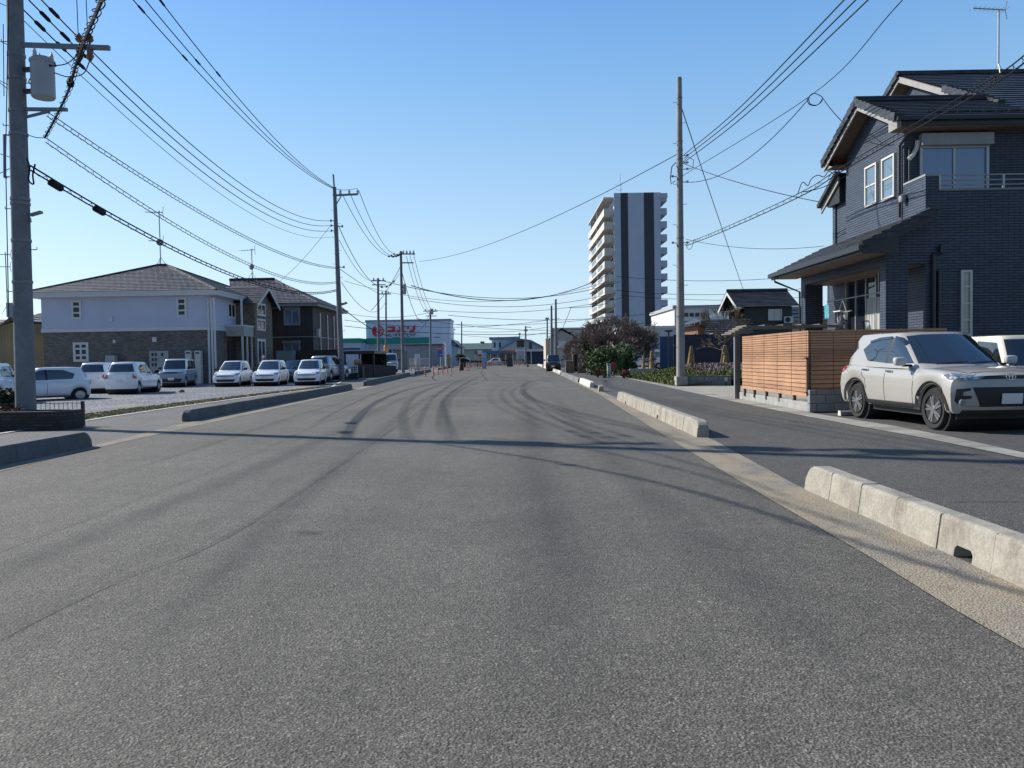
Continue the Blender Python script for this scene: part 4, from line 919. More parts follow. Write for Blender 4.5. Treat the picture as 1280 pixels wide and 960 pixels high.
# wheel stops behind the suv
def stop(x, y, label):
    t = thing('wheel_stop', label, 'wheel stop', (x, y, 0), 0, 'wheel stops in the driveway'); b = MB(); b.prism([(-.3, -.07, 0), (-.3, .07, 0), (-.3, .055, .1), (-.3, -.055, .1)], (.6, 0, 0)); b.build('block', CON_GREY, t, bevel=.015)
    for s in (-.305, .285): m_ = MB(); m_.prism([(s, -.075, .0), (s, .075, .0), (s, .06, .106), (s, -.06, .106)], (.02, 0, 0)); m_.build('end_cap', CON_WHITE, t)
st_ = G(1049, 520); stop(st_.x+.35, st_.y+.1, 'concrete wheel stop behind the outer rear wheel of the white suv'); stop(st_.x+1.75, st_.y+.15, 'concrete wheel stop in the shade below the middle of the white suv')
# canopy behind the fence with its posts
t = thing('carport_canopy', 'weathered slatted carport canopy on grey posts behind the wooden fence', 'carport')
X0 = P(919, 440, fy1+.9).x; cy0 = fy1+.7
cz0, cz1 = P(918, 417, cy0).z, PX(1000, 407, 9.0).z
for xx, mm, wd in ((P(919.3, 450, cy0).x, TRIM_G, .08), (P(924.3, 450, cy0-.2).x, mat('post_brown', (.13, .11, .09)), .13)):
    b = MB(); b.box(xx-wd/2, cy0-wd/2, 0, xx+wd/2, cy0+wd/2, cz0); b.build('post', mm, t)
b = MB(); za = P(918, 417, cy0).z; zb = P(970, 406.5, cy0).z; y1_ = cy0+1.0; xk = P(936, 410, cy0).x; xq = P(1001, 406, cy0).x+1.2
for k in range(10):
    x = X0-.1+(xk-X0+.1)*k/4 if k <= 4 else xk+(xq-xk)*(k-4)/5; z_ = za+(zb-za)*min(1, k/4); b.beam((x, cy0-.1, z_), (x, y1_, z_), .22, .035)
for y in (cy0-.1, y1_): b.beam((X0-.1, y, za-.05), (xk, y, zb-.05), .06, .08); b.beam((xk, y, zb-.05), (xq, y, zb-.05), .06, .08)
b.build('canopy', mat('grey_wood', (.2, .18, .15), .8, .3, 3), t)
settle(t, (X0, cy0, 0))
# ------------------------------------------------------------------ vegetation helpers
def leafmat(name, cols, rough=.7):
    t = NT(name); n = t.noise(1.4, 4, .6); m_ = t.noise(11, 2, .6); r = t.n('ShaderNodeNewGeometry')
    c = t.ramp(t.math('ADD', t.math('MULTIPLY', n, .55), t.math('MULTIPLY', r.outputs['Random Per Island'], .45)), [(.2+.6*i/(len(cols)-1), q) for i, q in enumerate(cols)])
    t.set('Base Color', c); t.set('Roughness', rough); t.set('Specular IOR Level', .3); return t.m
def leaves(b, centre, rad, n, size, rnd, shell=.35, flat=.0, squash=1.0):
    cx, cy, cz = centre
    for _ in range(n):
        while True:
            d = V((rnd.uniform(-1, 1), rnd.uniform(-1, 1), rnd.uniform(-1, 1)))
            if .01 < d.length <= 1: break
        d = d.normalized()*(shell+(1-shell)*rnd.random()**.5)
        p = V((cx+d.x*rad[0], cy+d.y*rad[1], cz+d.z*rad[2])); s = size*rnd.uniform(.6, 1.4)
        u = V((rnd.gauss(0, 1), rnd.gauss(0, 1), rnd.gauss(0, .7))).normalized(); w_ = (u.cross(V((rnd.gauss(0, 1), rnd.gauss(0, 1), rnd.gauss(0, 1))))).normalized()
        b.add([p-u*s, p+w_*s*.45, p+u*s, p-w_*s*.45], [(0, 1, 2, 3)])
def clumped(name_, label, cat, base, w_, d_, h, m_, n=900, size=.12, clumps=9, seed=1, group=None, z0=.1):
    rnd = random.Random(seed); t = thing(name_, label, cat, base, 0, group); b = MB()
    for k in range(clumps):
        a = rnd.uniform(0, 2*pi); q = rnd.uniform(0, .66); zc = h*(rnd.uniform(.12, .45) if k % 2 else rnd.uniform(.4, .74)); rr = rnd.uniform(.34, .5)
        leaves(b, (w_/2*q*cos(a), d_/2*q*sin(a), zc), (w_*rr*.62, d_*rr*.62, (h-z0)*rr*.6), n//clumps, size, rnd, .45)
    b.build('foliage', m_, t, recalc=False)
    s = MB()
    for k in range(5): a = rnd.uniform(0, 2*pi); s.tube([(0, 0, 0), (w_*.12*cos(a), d_*.12*sin(a), h*.3), (w_*.3*cos(a), d_*.3*sin(a), h*.7)], [.04, .03, .012], 5)
    s.build('stem', BARK, t); return t
BARK = dirt('bark', [(.3, (.06, .045, .035)), (.5, (.1, .08, .065)), (.7, (.15, .125, .105))], 4)
TWIG = mat('twig_brown', (.21, .16, .135), .9, .35, 2)
TWIG2 = mat('dry_twig', (.2, .14, .085), .9, .3, 2)
GREEN = leafmat('shrub_leaf', [(.03, .055, .022), (.075, .12, .045), (.15, .2, .085)]); GREEND = leafmat('dark_leaf', [(.012, .022, .012), (.03, .045, .022), (.05, .07, .03)]); OLIVE = leafmat('olive_leaf', [(.06, .06, .02), (.13, .11, .03), (.2, .15, .04)])
REDLEAF = leafmat('red_brown_leaf', [(.06, .02, .012), (.12, .045, .025), (.17, .08, .04)]); STRAW = leafmat('straw', [(.2, .13, .06), (.33, .24, .12), (.42, .32, .18)])
def bare_tree(label, base, h, w_, seed, m_=None, depth=6, trunk=.16, spread=.62, n0=6, group=None, th=.18, tip=.012):
    rnd = random.Random(seed); t = thing('bare_tree', label, 'tree', base, 0, group); tr, cr = MB(), MB()
    def grow(p, d, L, r, k):
        mid = p+d*L*.5+V((rnd.gauss(0, .05), rnd.gauss(0, .05), rnd.gauss(0, .04)))*L; q = p+d*L
        (tr if k < 2 else cr).tube([p, mid, q], [r, r*.85, r*.68], 5 if k < 2 else 3, cap=False)
        if k >= depth: return
        n = (3 if k < 4 else 4) if k < depth-1 else 5
        for i in range(n):
            a = rnd.uniform(0, 2*pi); tilt = rnd.uniform(.35, .95)*spread*1.3
            u = d.orthogonal().normalized(); v = d.cross(u); nd = (d*cos(tilt)+(u*cos(a)+v*sin(a))*sin(tilt)+V((0, 0, .10))).normalized()
            s0 = p+d*L*rnd.uniform(.55, 1.0); grow(s0, nd, L*rnd.uniform(.62, .86), max(r*.6, tip), k+1)
    tr.tube([(0, 0, 0), (0, 0, h*th)], [trunk*1.2, trunk], 8)
    for i in range(n0):
        a = 2*pi*i/n0+rnd.uniform(-.3, .3); el = rnd.uniform(.35, 1.25); grow(V((0, 0, h*th*rnd.uniform(.8, 1))), V((cos(a)*cos(el)*w_/h, sin(a)*cos(el)*w_/h, sin(el))).normalized(), h*.3, trunk*.5, 1)
    # fit to the wanted size
    vs_ = tr.v+cr.v; zs = max(v.z for v in vs_); rx = max(abs(v.x) for v in vs_); ry = max(abs(v.y) for v in vs_)
    for v in vs_: v.z *= h/zs; v.x *= w_/2/rx; v.y *= w_/2/ry
    tr.build('trunk', BARK, t, recalc=False); cr.build('crown', m_ or TWIG, t, recalc=False); return t
# ------------------------------------------------------------------ utility pole on the sidewalk's far side
POLE = concrete('pole_concrete', (.3, .3, .3), (.2, .19, .17), .3, 3, .15); POLEN = concrete('pole_concrete_plain', (.19, .205, .23), (.2, .19, .17), .3, 3, .15); STEEL = mat('galvanised_steel', (.19, .2, .215), .5, .15, 4, .3); INSUL = mat('porcelain', (.5, .5, .48), .25, .1); IBLACK = mat('black_cable', (.014, .014, .017), .75, .1, 3, 0, .2)
WIRE = mat('wire_black', (.018, .019, .022), .85, .1, 3, 0, .12)
def pole(label, base, top, r0, r1, m_=None, bolts=True, bands=(), name='utility_pole', group='utility poles along the road', rods=None, bolt_from=1.8):
    """leaning slightly when top is not straight above base"""
    base = V(base); top = V(top)-base; t = thing(name, label, 'utility pole', base, 0, group); b = MB(); n = 12
    b.tube([top*(i/10)-V((0, 0, .2 if i == 0 else 0)) for i in range(11)], [r0+(r1-r0)*i/10 for i in range(11)], 16); b.build('shaft', m_ or POLE, t, True)
    if bolts:
        z = bolt_from; i = 0
        while z < top.z-.8:
            c = top*(z/top.z); r = r0+(r1-r0)*z/top.z; s = 1 if i % 2 else -1; b = MB(); b.tube([c+V((s*r*.8, 0, 0)), c+V((s*(r+.15), 0, 0)), c+V((s*(r+.15), 0, .05))], .011, 5); b.build('step_bolt', STEEL, t); z += .9; i += 1
    for z in bands:
        c = top*(z/top.z); r = r0+(r1-r0)*z/top.z; b = MB(); b.lathe([(r*.9, -.03), (r+.014, -.03), (r+.014, .03), (r*.9, .03)], c, 'z', 14); b.build('band', STEEL, t)
    return t
pb = G(851, 482); ptop = P(849, 97, pb.y)
rp = pole('tall plain concrete pole without crossarm on a grey base block beside the flower bed', pb, ptop, .2, .115, bands=(3.1, 6.6, 9.8, 10.1, 10.5, 10.9, 12.8))
pf = lambda x, y, dy=0: P(x, y, pb.y+dy)-pb
b = MB(); b.box(-.25, -.25, 0, .28, .25, .42); b.build('base_block', BLOCKL, rp, bevel=.02)
for yy, s in ((204, 1), (195, 1), (212, 1), (221, -1), (228, 1), (304, 1), (304, -1)):
    c = pf(850, yy); b = MB(); b.tube([c, c+V((s*.32, 0, .02))], .02, 5); b.lathe([(.01, -.05), (.05, -.04), (.06, 0), (.05, .04), (.01, .05)], c+V((s*.33, 0, .03)), 'z', 8); b.build('insulator', INSUL if s > 0 else STEEL, rp, True)
b = MB(); b.tube([pf(845, 203), pf(840, 208), pf(838, 222), pf(839, 230), pf(844, 226)], .022, 5); b.build('jumper_cable', WIRE, rp)
b = MB(); b.tube([pf(853, 203), pf(860, 196), pf(867, 200), pf(866, 210), pf(858, 212)], .016, 5); b.build('jumper_cable', WIRE, rp)
# low block wall running on from the pole, flower bed, blank sign on it
y_ = pb.y; a = P(858, 480, y_+.1); c = P(917, 478, y_-2.0)
b = MB(); b.beam((a.x, y_-.05, .22), (c.x+.3, y_-.6, .22), .15, .44); tag(b.build('block_wall', BLOCK, None, bevel=.006), 'low grey block wall holding the flower bed beside the plain pole', 'wall')
t = thing('wall_marker', 'small white marker plate on the low block wall of the flower bed', 'marker', P(907.5, 476, y_-.75)); b = MB(); b.box(-.06, -.02, -.02, .06, 0, .16); b.build('plate', CON_WHITE, t); b = MB(); b.box(-.02, -.015, -.2, .02, .01, -.02); b.build('stake', BLACKM, t)
FIELD = dirt('weedy_soil', [(.3, (.06, .075, .03)), (.5, (.1, .115, .045)), (.7, (.13, .11, .07))], .5)
def fieldz(x, y):
    e = 7.15+max(0, y-34)*.006; k = min(1, max(0, (x-e-.1)/3.2)); return .02+.62*k*k*(3-2*k)*min(1, .45+(y-34)/14)*min(1, max(.08, (56-y)/12))
b = MB(); b.grid(lambda u, v: ((7.2+v*.2)+u*13, 34.1+v*27, fieldz(7.2+u*13, 34.1+v*27)), 26, 20); struct(b.build('field', FIELD, None, True))
rnd = random.Random(11)
def patch(name_, label, poly, n, size, m_, h, zf=None, seed=1, thin=.1):
    """ground cover: many small blades and heads over a polygon in plan"""
    rnd = random.Random(seed); xs = [p[0] for p in poly]; ys = [p[1] for p in poly]; b = MB()
    def inside(x, y):
        r_ = False
        for (x0, y0), (x1, y1) in zip(poly, poly[1:]+poly[:1]):
            if (y0 > y) != (y1 > y) and x < (x1-x0)*(y-y0)/(y1-y0)+x0: r_ = not r_
        return r_
    from mathutils import noise as nz
    k = 0
    while k < n:
        x, y = rnd.uniform(min(xs), max(xs)), rnd.uniform(min(ys), max(ys))
        if not inside(x, y) or nz.noise((x*.7, y*.5, seed)) < rnd.uniform(-1.1, thin): continue
        k += 1; a = rnd.uniform(0, 2*pi); s = size*rnd.uniform(.5, 1.5); hh = h*rnd.uniform(.4, 1.2); l = V((rnd.gauss(0, .3)*hh, rnd.gauss(0, .3)*hh, hh)); p = V((x, y, zf(x, y)-.01 if zf else 0))
        u = V((cos(a), sin(a), rnd.uniform(-.3, .3)))*s; b.add([p-u*.5, p+u*.5, p+l+u*.35, p+l-u*.35], [(0, 1, 2, 3)])
    o = b.build(name_, m_, None, recalc=False); tag(o, label, 'ground cover', None, 'stuff'); return o
GRASSM = leafmat('grass_blade', [(.05, .075, .02), (.1, .14, .035), (.19, .19, .07)]); PINKM = leafmat('clover_flower', [(.09, .1, .05), (.19, .13, .13), (.29, .2, .24)]); DRYG = leafmat('dry_grass', [(.16, .16, .06), (.3, .26, .12), (.42, .36, .2)])
patch('grass', 'green weeds and grass along the sidewalk edge before the plain pole', [(7.25, 34.6), (9.3, 34.6), (10.4, 42), (10.2, 49), (8.2, 51), (7.4, 50)], 11000, .07, GRASSM, .2, fieldz, 2)
patch('flower_bed', 'pink and purple flowering ground cover in front of the navy fence', [(9.0, 35.8), (14, 35.2), (18, 46), (15, 50), (11, 51), (9.6, 44)], 13000, .06, PINKM, .26, fieldz, 3)
patch('grass', 'bright green grass strip behind the low block wall', [(8.0, 34.4), (12, 34.2), (12.2, 36), (8.5, 36.2)], 2600, .06, GRASSM, .3, fieldz, 4)
# ------------------------------------------------------------------ navy fence, dark roofed house behind, white blocks
NAVY = slabs('navy_corrugated_sheet', (.018, .026, .055), .09, 4.0, .5, .012, .15, .4); NAVYL = slabs('blue_sheet_fence', (.035, .075, .2), .18, 4.0, .5, .012, .12, .5)
Yn = 52; a, c = P(842, 448, Yn), P(915, 448, Yn); zt = P(880, 419, Yn).z
t = thing('sheet_fence', 'dark navy corrugated sheet fence behind the flower bed', 'fence', (a.x, Yn, 0)); b = MB(); b.box(0, 0, .1, c.x-a.x+2, .06, zt); b.build('panel', NAVY, t); b = MB(); b.box(0, -.03, zt, c.x-a.x+2, .09, zt+.06); b.build('top_rail', BLACKM, t)
Yb_ = 58; a, c = P(825, 448, Yb_), P(843, 448, Yb_); zt = P(834, 421.5, Yb_).z
t = thing('sheet_fence', 'bright blue sheet screen next to the parked white van', 'fence', (a.x, Yb_, 0)); b = MB(); b.box(0, 0, 0, c.x-a.x+1.5, .06, zt); b.build('panel', NAVYL, t); b = MB(); b.box(0, -.03, zt, c.x-a.x+1.5, .09, zt+.06); b.build('top_rail', BLACKM, t)
q = P(836, 440, 56); t = thing('lamp_post', 'thin black lamp post with short cross head before the blue screen', 'lamp', (q.x, 56, 0)); b = MB(); zl = P(836, 413, 56).z; b.tube([(0, 0, 0), (0, 0, zl)], .06, 8); b.build('post', BLACKM, t); b = MB(); b.box(-.28, -.08, zl-.1, .28, .08, zl+.02); b.build('head', BLACKM, t)
def H(y): return lambda px, py: P(px, py, y)
Yh = 70.0; h = H(Yh); DK = mat('dark_green_siding', (.035, .042, .045), .7, .15, 2); BRW = mat('brown_siding', (.2, .09, .05), .7, .2, 2)
t = thing('tiled_roof_house', 'dark two storey house with glazed black tile roof behind the carport canopy', 'house')
e0, e1 = h(926, 383.7), h(1000, 381.5); r0, r1 = h(913.5, 366), h(983, 365); ze, zr = e0.z, r0.z+.35; dy = 3.2; xl = e0.x-.4; xr = h(993, 390).x
b = MB(); b.box(xl+.9, Yh+.6, 0, xr, Yh+5.8, ze+.0); b.prism([(xl+.9, Yh+.6, ze-.01), (xl+.9, Yh+5.8, ze-.01), (xl+.9, Yh+dy, zr-.3)], (xr-xl-.9, 0, 0)); b.build('wall', DK, t)
rr = rooftile('black_pantile', (.06, .063, .07), .28, .3, .3, .3); b = MB(); slope(b, (xl, Yh, ze), (e1.x, Yh, ze), (xl, Yh+dy, zr), (e1.x, Yh+dy, zr), 12, .06); slope(b, (xl, Yh+2*dy, ze), (e1.x, Yh+2*dy, ze), (xl, Yh+dy, zr), (e1.x, Yh+dy, zr), 12, .06)
b.tube([(xl, Yh+dy, zr+.1), (e1.x, Yh+dy, zr+.1)], .16, 8); b.build('roof', rr, t)
b = MB(); 
for sgn in (0, 1): b.prism([(xl+.02, Yh+2*dy*sgn, ze-.02), (xl+.02, Yh+dy, zr-.02), (xl+.02, Yh+dy, zr-.3), (xl+.02, Yh+2*dy*sgn, ze-.3)], (.08, 0, 0))
b.build('barge_board', TRIM_W, t)
# lean-to roofs lower down on the road side
q0, q1 = h(864, 404), h(915, 385); b = MB(); slope(b, (q0.x, Yh+8, q0.z), (q0.x, Yh+.2, q0.z-.1), (xl+1, Yh+8, q1.z+.2), (xl+1, Yh+.2, q1.z), 8, .06); b.build('roof', rr, t)
b = MB(); b.box(q0.x+.8, Yh+.8, 0, xl+1, Yh+7.5, q0.z-.1); b.build('wall', BRW, t)
p0, p1 = h(876, 418), h(896, 417); k0 = h(883, 399.5); b = MB(); slope(b, (p0.x-.2, Yh-2, p0.z), (p0.x+4.2, Yh-2, p0.z), (p0.x+.6, Yh-.2, k0.z), (p0.x+4.2, Yh-.2, k0.z), 7, .06); slope(b, (p0.x-.2, Yh+1.6, p0.z), (p0.x+4.2, Yh+1.6, p0.z), (p0.x+.6, Yh-.2, k0.z), (p0.x+4.2, Yh-.2, k0.z), 7, .06); b.build('porch_roof', rr, t)
b = MB(); b.box(p0.x+.9, Yh-1.4, 0, p0.x+4.0, Yh+.7, p0.z); b.prism([(p0.x+.7, Yh-1.6, p0.z), (p0.x+.7, Yh+1.2, p0.z), (p0.x+.7, Yh-.2, k0.z-.15)], (.1, 0, 0)); b.build('wall', mat('pale_gable', (.5, .5, .45), .7), t)
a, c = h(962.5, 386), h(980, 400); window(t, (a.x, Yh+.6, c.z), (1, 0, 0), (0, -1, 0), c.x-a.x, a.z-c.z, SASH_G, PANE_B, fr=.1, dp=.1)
settle(t, (xl+3, Yh+3, 0))
def acunit(label, p, rz=0, s=1.0):
    t = thing('ac_unit', label, 'air conditioner', p, rz, None); b = MB(); b.box(-.4*s, -.14*s, .06*s, .4*s, .14*s, .66*s); b.build('casing', TRIM_W, t, bevel=.02)
    b = MB(); b.lathe([(.2*s, 0), (.24*s, -.02*s), (.24*s, .01)], (-.1*s, -.145*s, .36*s), 'y', 16); b.build('fan_grille', PLAS, t); b = MB(); b.box(-.35*s, -.12*s, 0, -.28*s, .12*s, .06*s); b.build('foot', PLAS, t); b = MB(); b.box(.28*s, -.12*s, 0, .35*s, .12*s, .06*s); b.build('foot', PLAS, t); return t
q = h(987, 404.5); b = MB(); b.beam((q.x-.7, Yh+.3, q.z-.02), (q.x+.6, Yh+.3, q.z-.02), .6, .05); tag(b.build('ac_shelf', STEEL), 'small steel shelf under the outdoor air conditioner of the dark roofed house', 'shelf')
acunit('white air conditioner outdoor unit on a shelf beside the dark roofed house window', (q.x, Yh+.3, q.z+.005))
# straw wrapped plants and a bare branched shrub in front of the navy fence
def straw_bundle(label, p, h_, w_, seed):
    rnd = random.Random(seed); t = thing('straw_bundle', label, 'straw wrap', p, 0, 'straw wrapped young trees'); b = MB()
    for k in range(70):
        a = rnd.uniform(0, 2*pi); q = rnd.uniform(.3, 1); b.beam((w_*q*cos(a), w_*q*sin(a), 0), (w_*.25*q*cos(a+.3), w_*.25*q*sin(a+.3), h_*rnd.uniform(.75, 1)), .05, .012)
    b.build('straw', STRAW, t, recalc=False); b = MB(); b.lathe([(w_*.4, 0), (w_*.55, 0), (w_*.5, .07), (w_*.4, .07)], (0, 0, h_*.62), 'z', 12); b.build('tie', TWIG2, t); return t
q = G(862, 455); straw_bundle('small straw wrap standing before the navy fence beside the plain pole', (P(864, 450, 47).x, 47, .55), 1.4, .32, 1)
straw_bundle('larger straw wrap at the foot of the bare climbing branches', (P(906.5, 450, 45).x, 45, .55), 1.4, .36, 2)
bare_tree('thin bare pale branches rising from the straw wrap in front of the tiled roof house', (P(907, 450, 45.3).x, 45.3, .5), 4.0, 3.6, 5, TWIG2, 5, .06, .5, 4, th=.25)
# ------------------------------------------------------------------ low white buildings and the tower block
WHITEW = mat('white_render', (.6, .61, .62), .7, .1, .4); GREYW = mat('grey_render', (.38, .4, .42), .7, .1, .4)
Yw = 120; h = H(Yw); t = thing('white_building', 'low white building between the tower block and the plain pole, dark window bands', 'building'); a, c, e = h(843, 386), h(886, 386), h(834, 386)
b = MB(); b.box(a.x, Yw, 0, c.x+3, Yw+20, a.z); b.build('wall', WHITEW, t); b = MB(); b.box(a.x-.3, Yw-.3, a.z, c.x+3.3, Yw+20, a.z+.5); b.build('roof_slab', GREYW, t)
for py in (393.5, 404): 
    for px in (848, 855, 862, 869, 876): a2, c2 = h(px, py-2.3), h(px+5.2, py+2.3); window(t, (a2.x, Yw, c2.z), (1, 0, 0), (0, -1, 0), c2.x-a2.x, a2.z-c2.z, SASH_D, PANE, fr=.1, dp=.08)
settle(t, (a.x, Yw, 0))
Yw2_ = 100; h = H(Yw2_); a, c = h(779, 411), h(850, 411); t = thing('low_annex', 'low pale blue grey annex with flat roof at the foot of the tower', 'building'); b = MB(); b.box(a.x, Yw2_, 0, c.x, Yw2_+12, a.z); b.build('wall', mat('pale_blue_render', (.42, .48, .55), .7, .1, .5), t); b = MB(); b.box(a.x-.2, Yw2_-.2, a.z, c.x+.2, Yw2_+12, a.z+.3); b.build('roof_slab', WHITEW, t)
a2, c2 = h(797, 428), h(812, 436); window(t, (a2.x, Yw2_, c2.z), (1, 0, 0), (0, -1, 0), c2.x-a2.x, a2.z-c2.z, SASH_D, PANE, fr=.1, mull=2); settle(t, ((a.x+c.x)/2, Yw2_, 0))
Yt = 165.0; h = H(Yt); TW = mat('tower_white_tile', (.43, .49, .6), .5, .06, .3); TD = mat('tower_dark_tile', (.035, .038, .055), .5, .1, .3); TB = mat('tower_balcony', (.55, .52, .47), .6, .08, .3); TGL = glass('balcony_glass', (.1, .11, .12), .2, .8)
t = thing('apartment_tower', 'tall white apartment tower with two dark vertical bands and stacked balconies', 'tower block')
x0, x1, zt = h(768, 300).x, h(826, 300).x, h(790, 241).z; D = 34; nf = 11; b = MB(); b.box(x0, Yt, 0, x1, Yt+D, zt-.9); b.box(x0-.05, Yt-.05, zt-.9, x1+.05, Yt+.5, zt); b.build('wall', TW, t)
for pa, pb_ in ((776.3, 785.3), (805.3, 817.7)):
    b = MB(); b.box(h(pa, 300).x, Yt-.06, 4.5, h(pb_, 300).x, Yt-.001, zt+.02); b.build('dark_band', TD, t)
fz = lambda i: zt-1.6-(i)*((zt-5.5)/11)
for i in range(12):
    z = fz(i)
    if i == 0: b = MB(); b.box(x0-2.2, Yt+.5, z+.6, x0-.01, Yt+D, z+.85); b.build('balcony_roof', TB, t)
    else:
        b = MB(); b.box(x0-2.1, Yt+.6, z-.25, x0-.01, Yt+D, z+.0); b.box(x0-2.1, Yt+.6, z, x0-1.95, Yt+D, z+1.25)
        b.box(x0-1.95, Yt+.6, z, x0-.01, Yt+.75, z+1.25); bo = b.build('balcony', TB, t)
        b = MB(); b.box(x0-2.16, Yt+4.5, z+.25, x0-2.1, Yt+13, z+1.05); b.box(x0-2.16, Yt+17, z+.25, x0-2.1, Yt+26, z+1.05)
        if i > 2: b.build('balcony_glass', TGL, bo)
        b = MB(); b.box(x0-.06, Yt+2, z+.05, x0-.005, Yt+14, z+2.1); b.box(x0-.06, Yt+17, z+.05, x0-.005, Yt+30, z+2.1); b.build('window', PANE, t)
    b = MB(); b.box(x1+.01, Yt+.7, z-.2, x1+1.5, Yt+D, z+.0); b.box(x1+1.35, Yt+.7, z, x1+1.5, Yt+D, z+1.2); b.box(x1+.01, Yt+.7, z, x1+1.35, Yt+.85, z+1.2); b.build('walkway', TW, t)
    b = MB(); b.box(x1+.005, Yt+2, z-2.0, x1+.06, Yt+30, z-.3); b.build('window', TD, t)
for yy in (Yt+15.5, Yt+28.5):
    b = MB(); b.box(x0-2.0, yy, 3, x0-.01, yy+.2, zt-1.2); b.build('balcony_divider', TB, t)
b = MB(); b.box(x1-.01, Yt+.3, zt-1.1, x1+1.6, Yt+D, zt-.1); b.build('roof_slab', TW, t)
settle(t, ((x0+x1)/2, Yt, 0))
q = h(779, 241); antenna((q.x, Yt+4, q.z-1), h(779, 211).z-q.z+1, 'slender antenna mast on the roof of the apartment tower', 1.6, R(20), ((2.6, 1.6, 4), (3.6, 1.4, 4)))
# ------------------------------------------------------------------ big bare tree, green shrubs, brick gate, van, far house
Yk = 62
bare_tree('large spreading bare tree with dense reddish brown twigs before the tower block', (P(770, 450, Yk).x, Yk, 0), P(770, 392, Yk).z-.0, 7.8, 21, TWIG, 6, .2, .62, 13, th=.14, tip=.019)
bare_tree('smaller bare brown shrub tree behind the brick gate posts', (P(720, 450, 74).x, 74, 0), 3.5, 3.7, 8, TWIG, 5, .08, .5, 12, th=.1, tip=.02)
Yg = 56
clumped('green_shrub', 'big round green shrub at the sidewalk under the bare tree', 'shrub', (P(757, 452, Yg).x, Yg, 0), 2.7, 2.4, 2.35, GREEN, 5200, .1, 22, 3, 'green shrubs under the bare tree')
clumped('green_shrub', 'olive green upright shrub beside the stop signboard under the bare tree', 'shrub', (P(779, 452, Yg+1.5).x, Yg+1.5, 0), 2.6, 2.2, 2.5, GREEN, 5000, .09, 22, 4, 'green shrubs under the bare tree')
clumped('green_shrub', 'darker green shrub wedged between the brick gate and the round green shrub', 'shrub', (P(741, 452, Yg+5).x, Yg+5, 0), 2.2, 2.2, 2.9, GREEND, 3000, .12, 16, 5, 'green shrubs under the bare tree')
clumped('red_leaf_plant', 'reddish brown leafy plant in front of the round green shrub', 'plant', (P(747, 455, 50).x, 50, 0), .9, .8, .75, REDLEAF, 420, .06, 7, 6)
clumped('yellow_leaf_plant', 'yellow green leafy plant next to the pale post under the shrub', 'plant', (P(755, 456, 49).x, 49, 0), .7, .6, .7, OLIVE, 320, .05, 6, 7)
clumped('low_brown_bush', 'low round brown bush at the mouth of the drive before the white van', 'shrub', (P(780, 457, 47.5).x, 47.5, 0), 1.25, .9, .62, REDLEAF, 700, .05, 8, 8)
q = P(761, 452, 50); t = thing('gate_post', 'pale stone post standing among the shrubs beside the red round sign', 'post', (q.x, 50, 0)); b = MB(); b.box(-.11, -.11, 0, .11, .11, .78); b.build('shaft', CON_WHITE, t, bevel=.01); b = MB(); b.box(-.13, -.13, .78, .13, .13, .92); b.build('cap', CON_GREY, t)
q = P(767, 450, 50.5); t = thing('round_sign', 'small round red brown board on a thin stake among the shrubs', 'sign', (q.x, 50.5, 0)); b = MB(); b.tube([(0, 0, 0), (0, 0, .9)], .025, 6); b.build('stake', WOODD, t); b = MB(); b.lathe([(.01, -.02), (.24, -.02), (.24, .02), (.01, .02)], (0, -.04, .78), 'y', 18); b.build('board', mat('red_brown_board', (.24, .05, .035), .6), t)
straw_bundle('thin straw wrapped young tree before the middle of the white van', (P(804, 452, 54).x, 54, 0), 1.45, .2, 4); straw_bundle('taller straw wrapped young tree before the rear of the white van', (P(814, 452, 53).x, 53, 0), 1.75, .3, 5)
b = MB(); a, c = P(787, 455, 52.5), P(822, 455, 52.5); b.box(a.x, 52.5, 0, c.x, 52.7, .5); tag(b.build('low_wall', CON_GREY), 'low grey kerb wall in front of the parked white van', 'wall')
BRICK = tilewall('tan_brick', (.27, .17, .11), (.2, .17, .14), .22, .08, .01, .8, .35)
t = thing('brick_gate', 'tan brick gate walls with two wooden posts and a lintel beside the sidewalk', 'gate'); Yq = 66; h = H(Yq)
for pa, pb_ in ((707, 716), (724, 732.5)): a, c = h(pa, 455), h(pb_, 455); b = MB(); b.box(a.x, Yq, 0, c.x, Yq+.35, h(710, 451.5).z); b.build('brick_wall', BRICK, t)
for px in (716.8, 722.8): a = h(px, 450); b = MB(); b.box(a.x-.07, Yq+.05, 0, a.x+.07, Yq+.25, h(717, 441.5).z); b.build('post', mat('tan_wood', (.3, .22, .15), .8), t)
a, c = h(714, 440), h(726, 440); b = MB(); b.box(a.x, Yq+.0, h(717, 441.5).z, c.x, Yq+.3, h(717, 440).z); b.build('lintel', mat('tan_wood', (.3, .22, .15)), t); a, c = h(718, 450), h(722, 450); b = MB(); b.box(a.x, Yq+.2, .1, c.x, Yq+.24, h(717, 443).z); b.build('door', BLACKM, t); settle(t, (h(720, 450).x, Yq, 0))
Yv = 105; h = H(Yv); t = thing('gabled_house', 'grey two storey house with green gable roof behind the two thin poles', 'house'); a, c, pk = h(688, 440), h(730, 440), h(702, 410.5); x0, x1 = h(685, 420).x, h(719.5, 420).x; zE = h(690, 421).z; pkx = h(701.5, 410).x
GW = mat('pale_grey_siding', (.45, .44, .4), .75, .1, .5); b = MB(); b.box(x0+.5, Yv, 0, x1-.3, Yv+9, zE); b.prism([(x0+.5, Yv, zE), (x1-.3, Yv, zE), (pkx, Yv, pk.z-.2)], (0, 9, 0)); b.box(x1-.3, Yv+1.5, 0, x1+4.5, Yv+8, zE-.6); b.build('wall', GW, t)
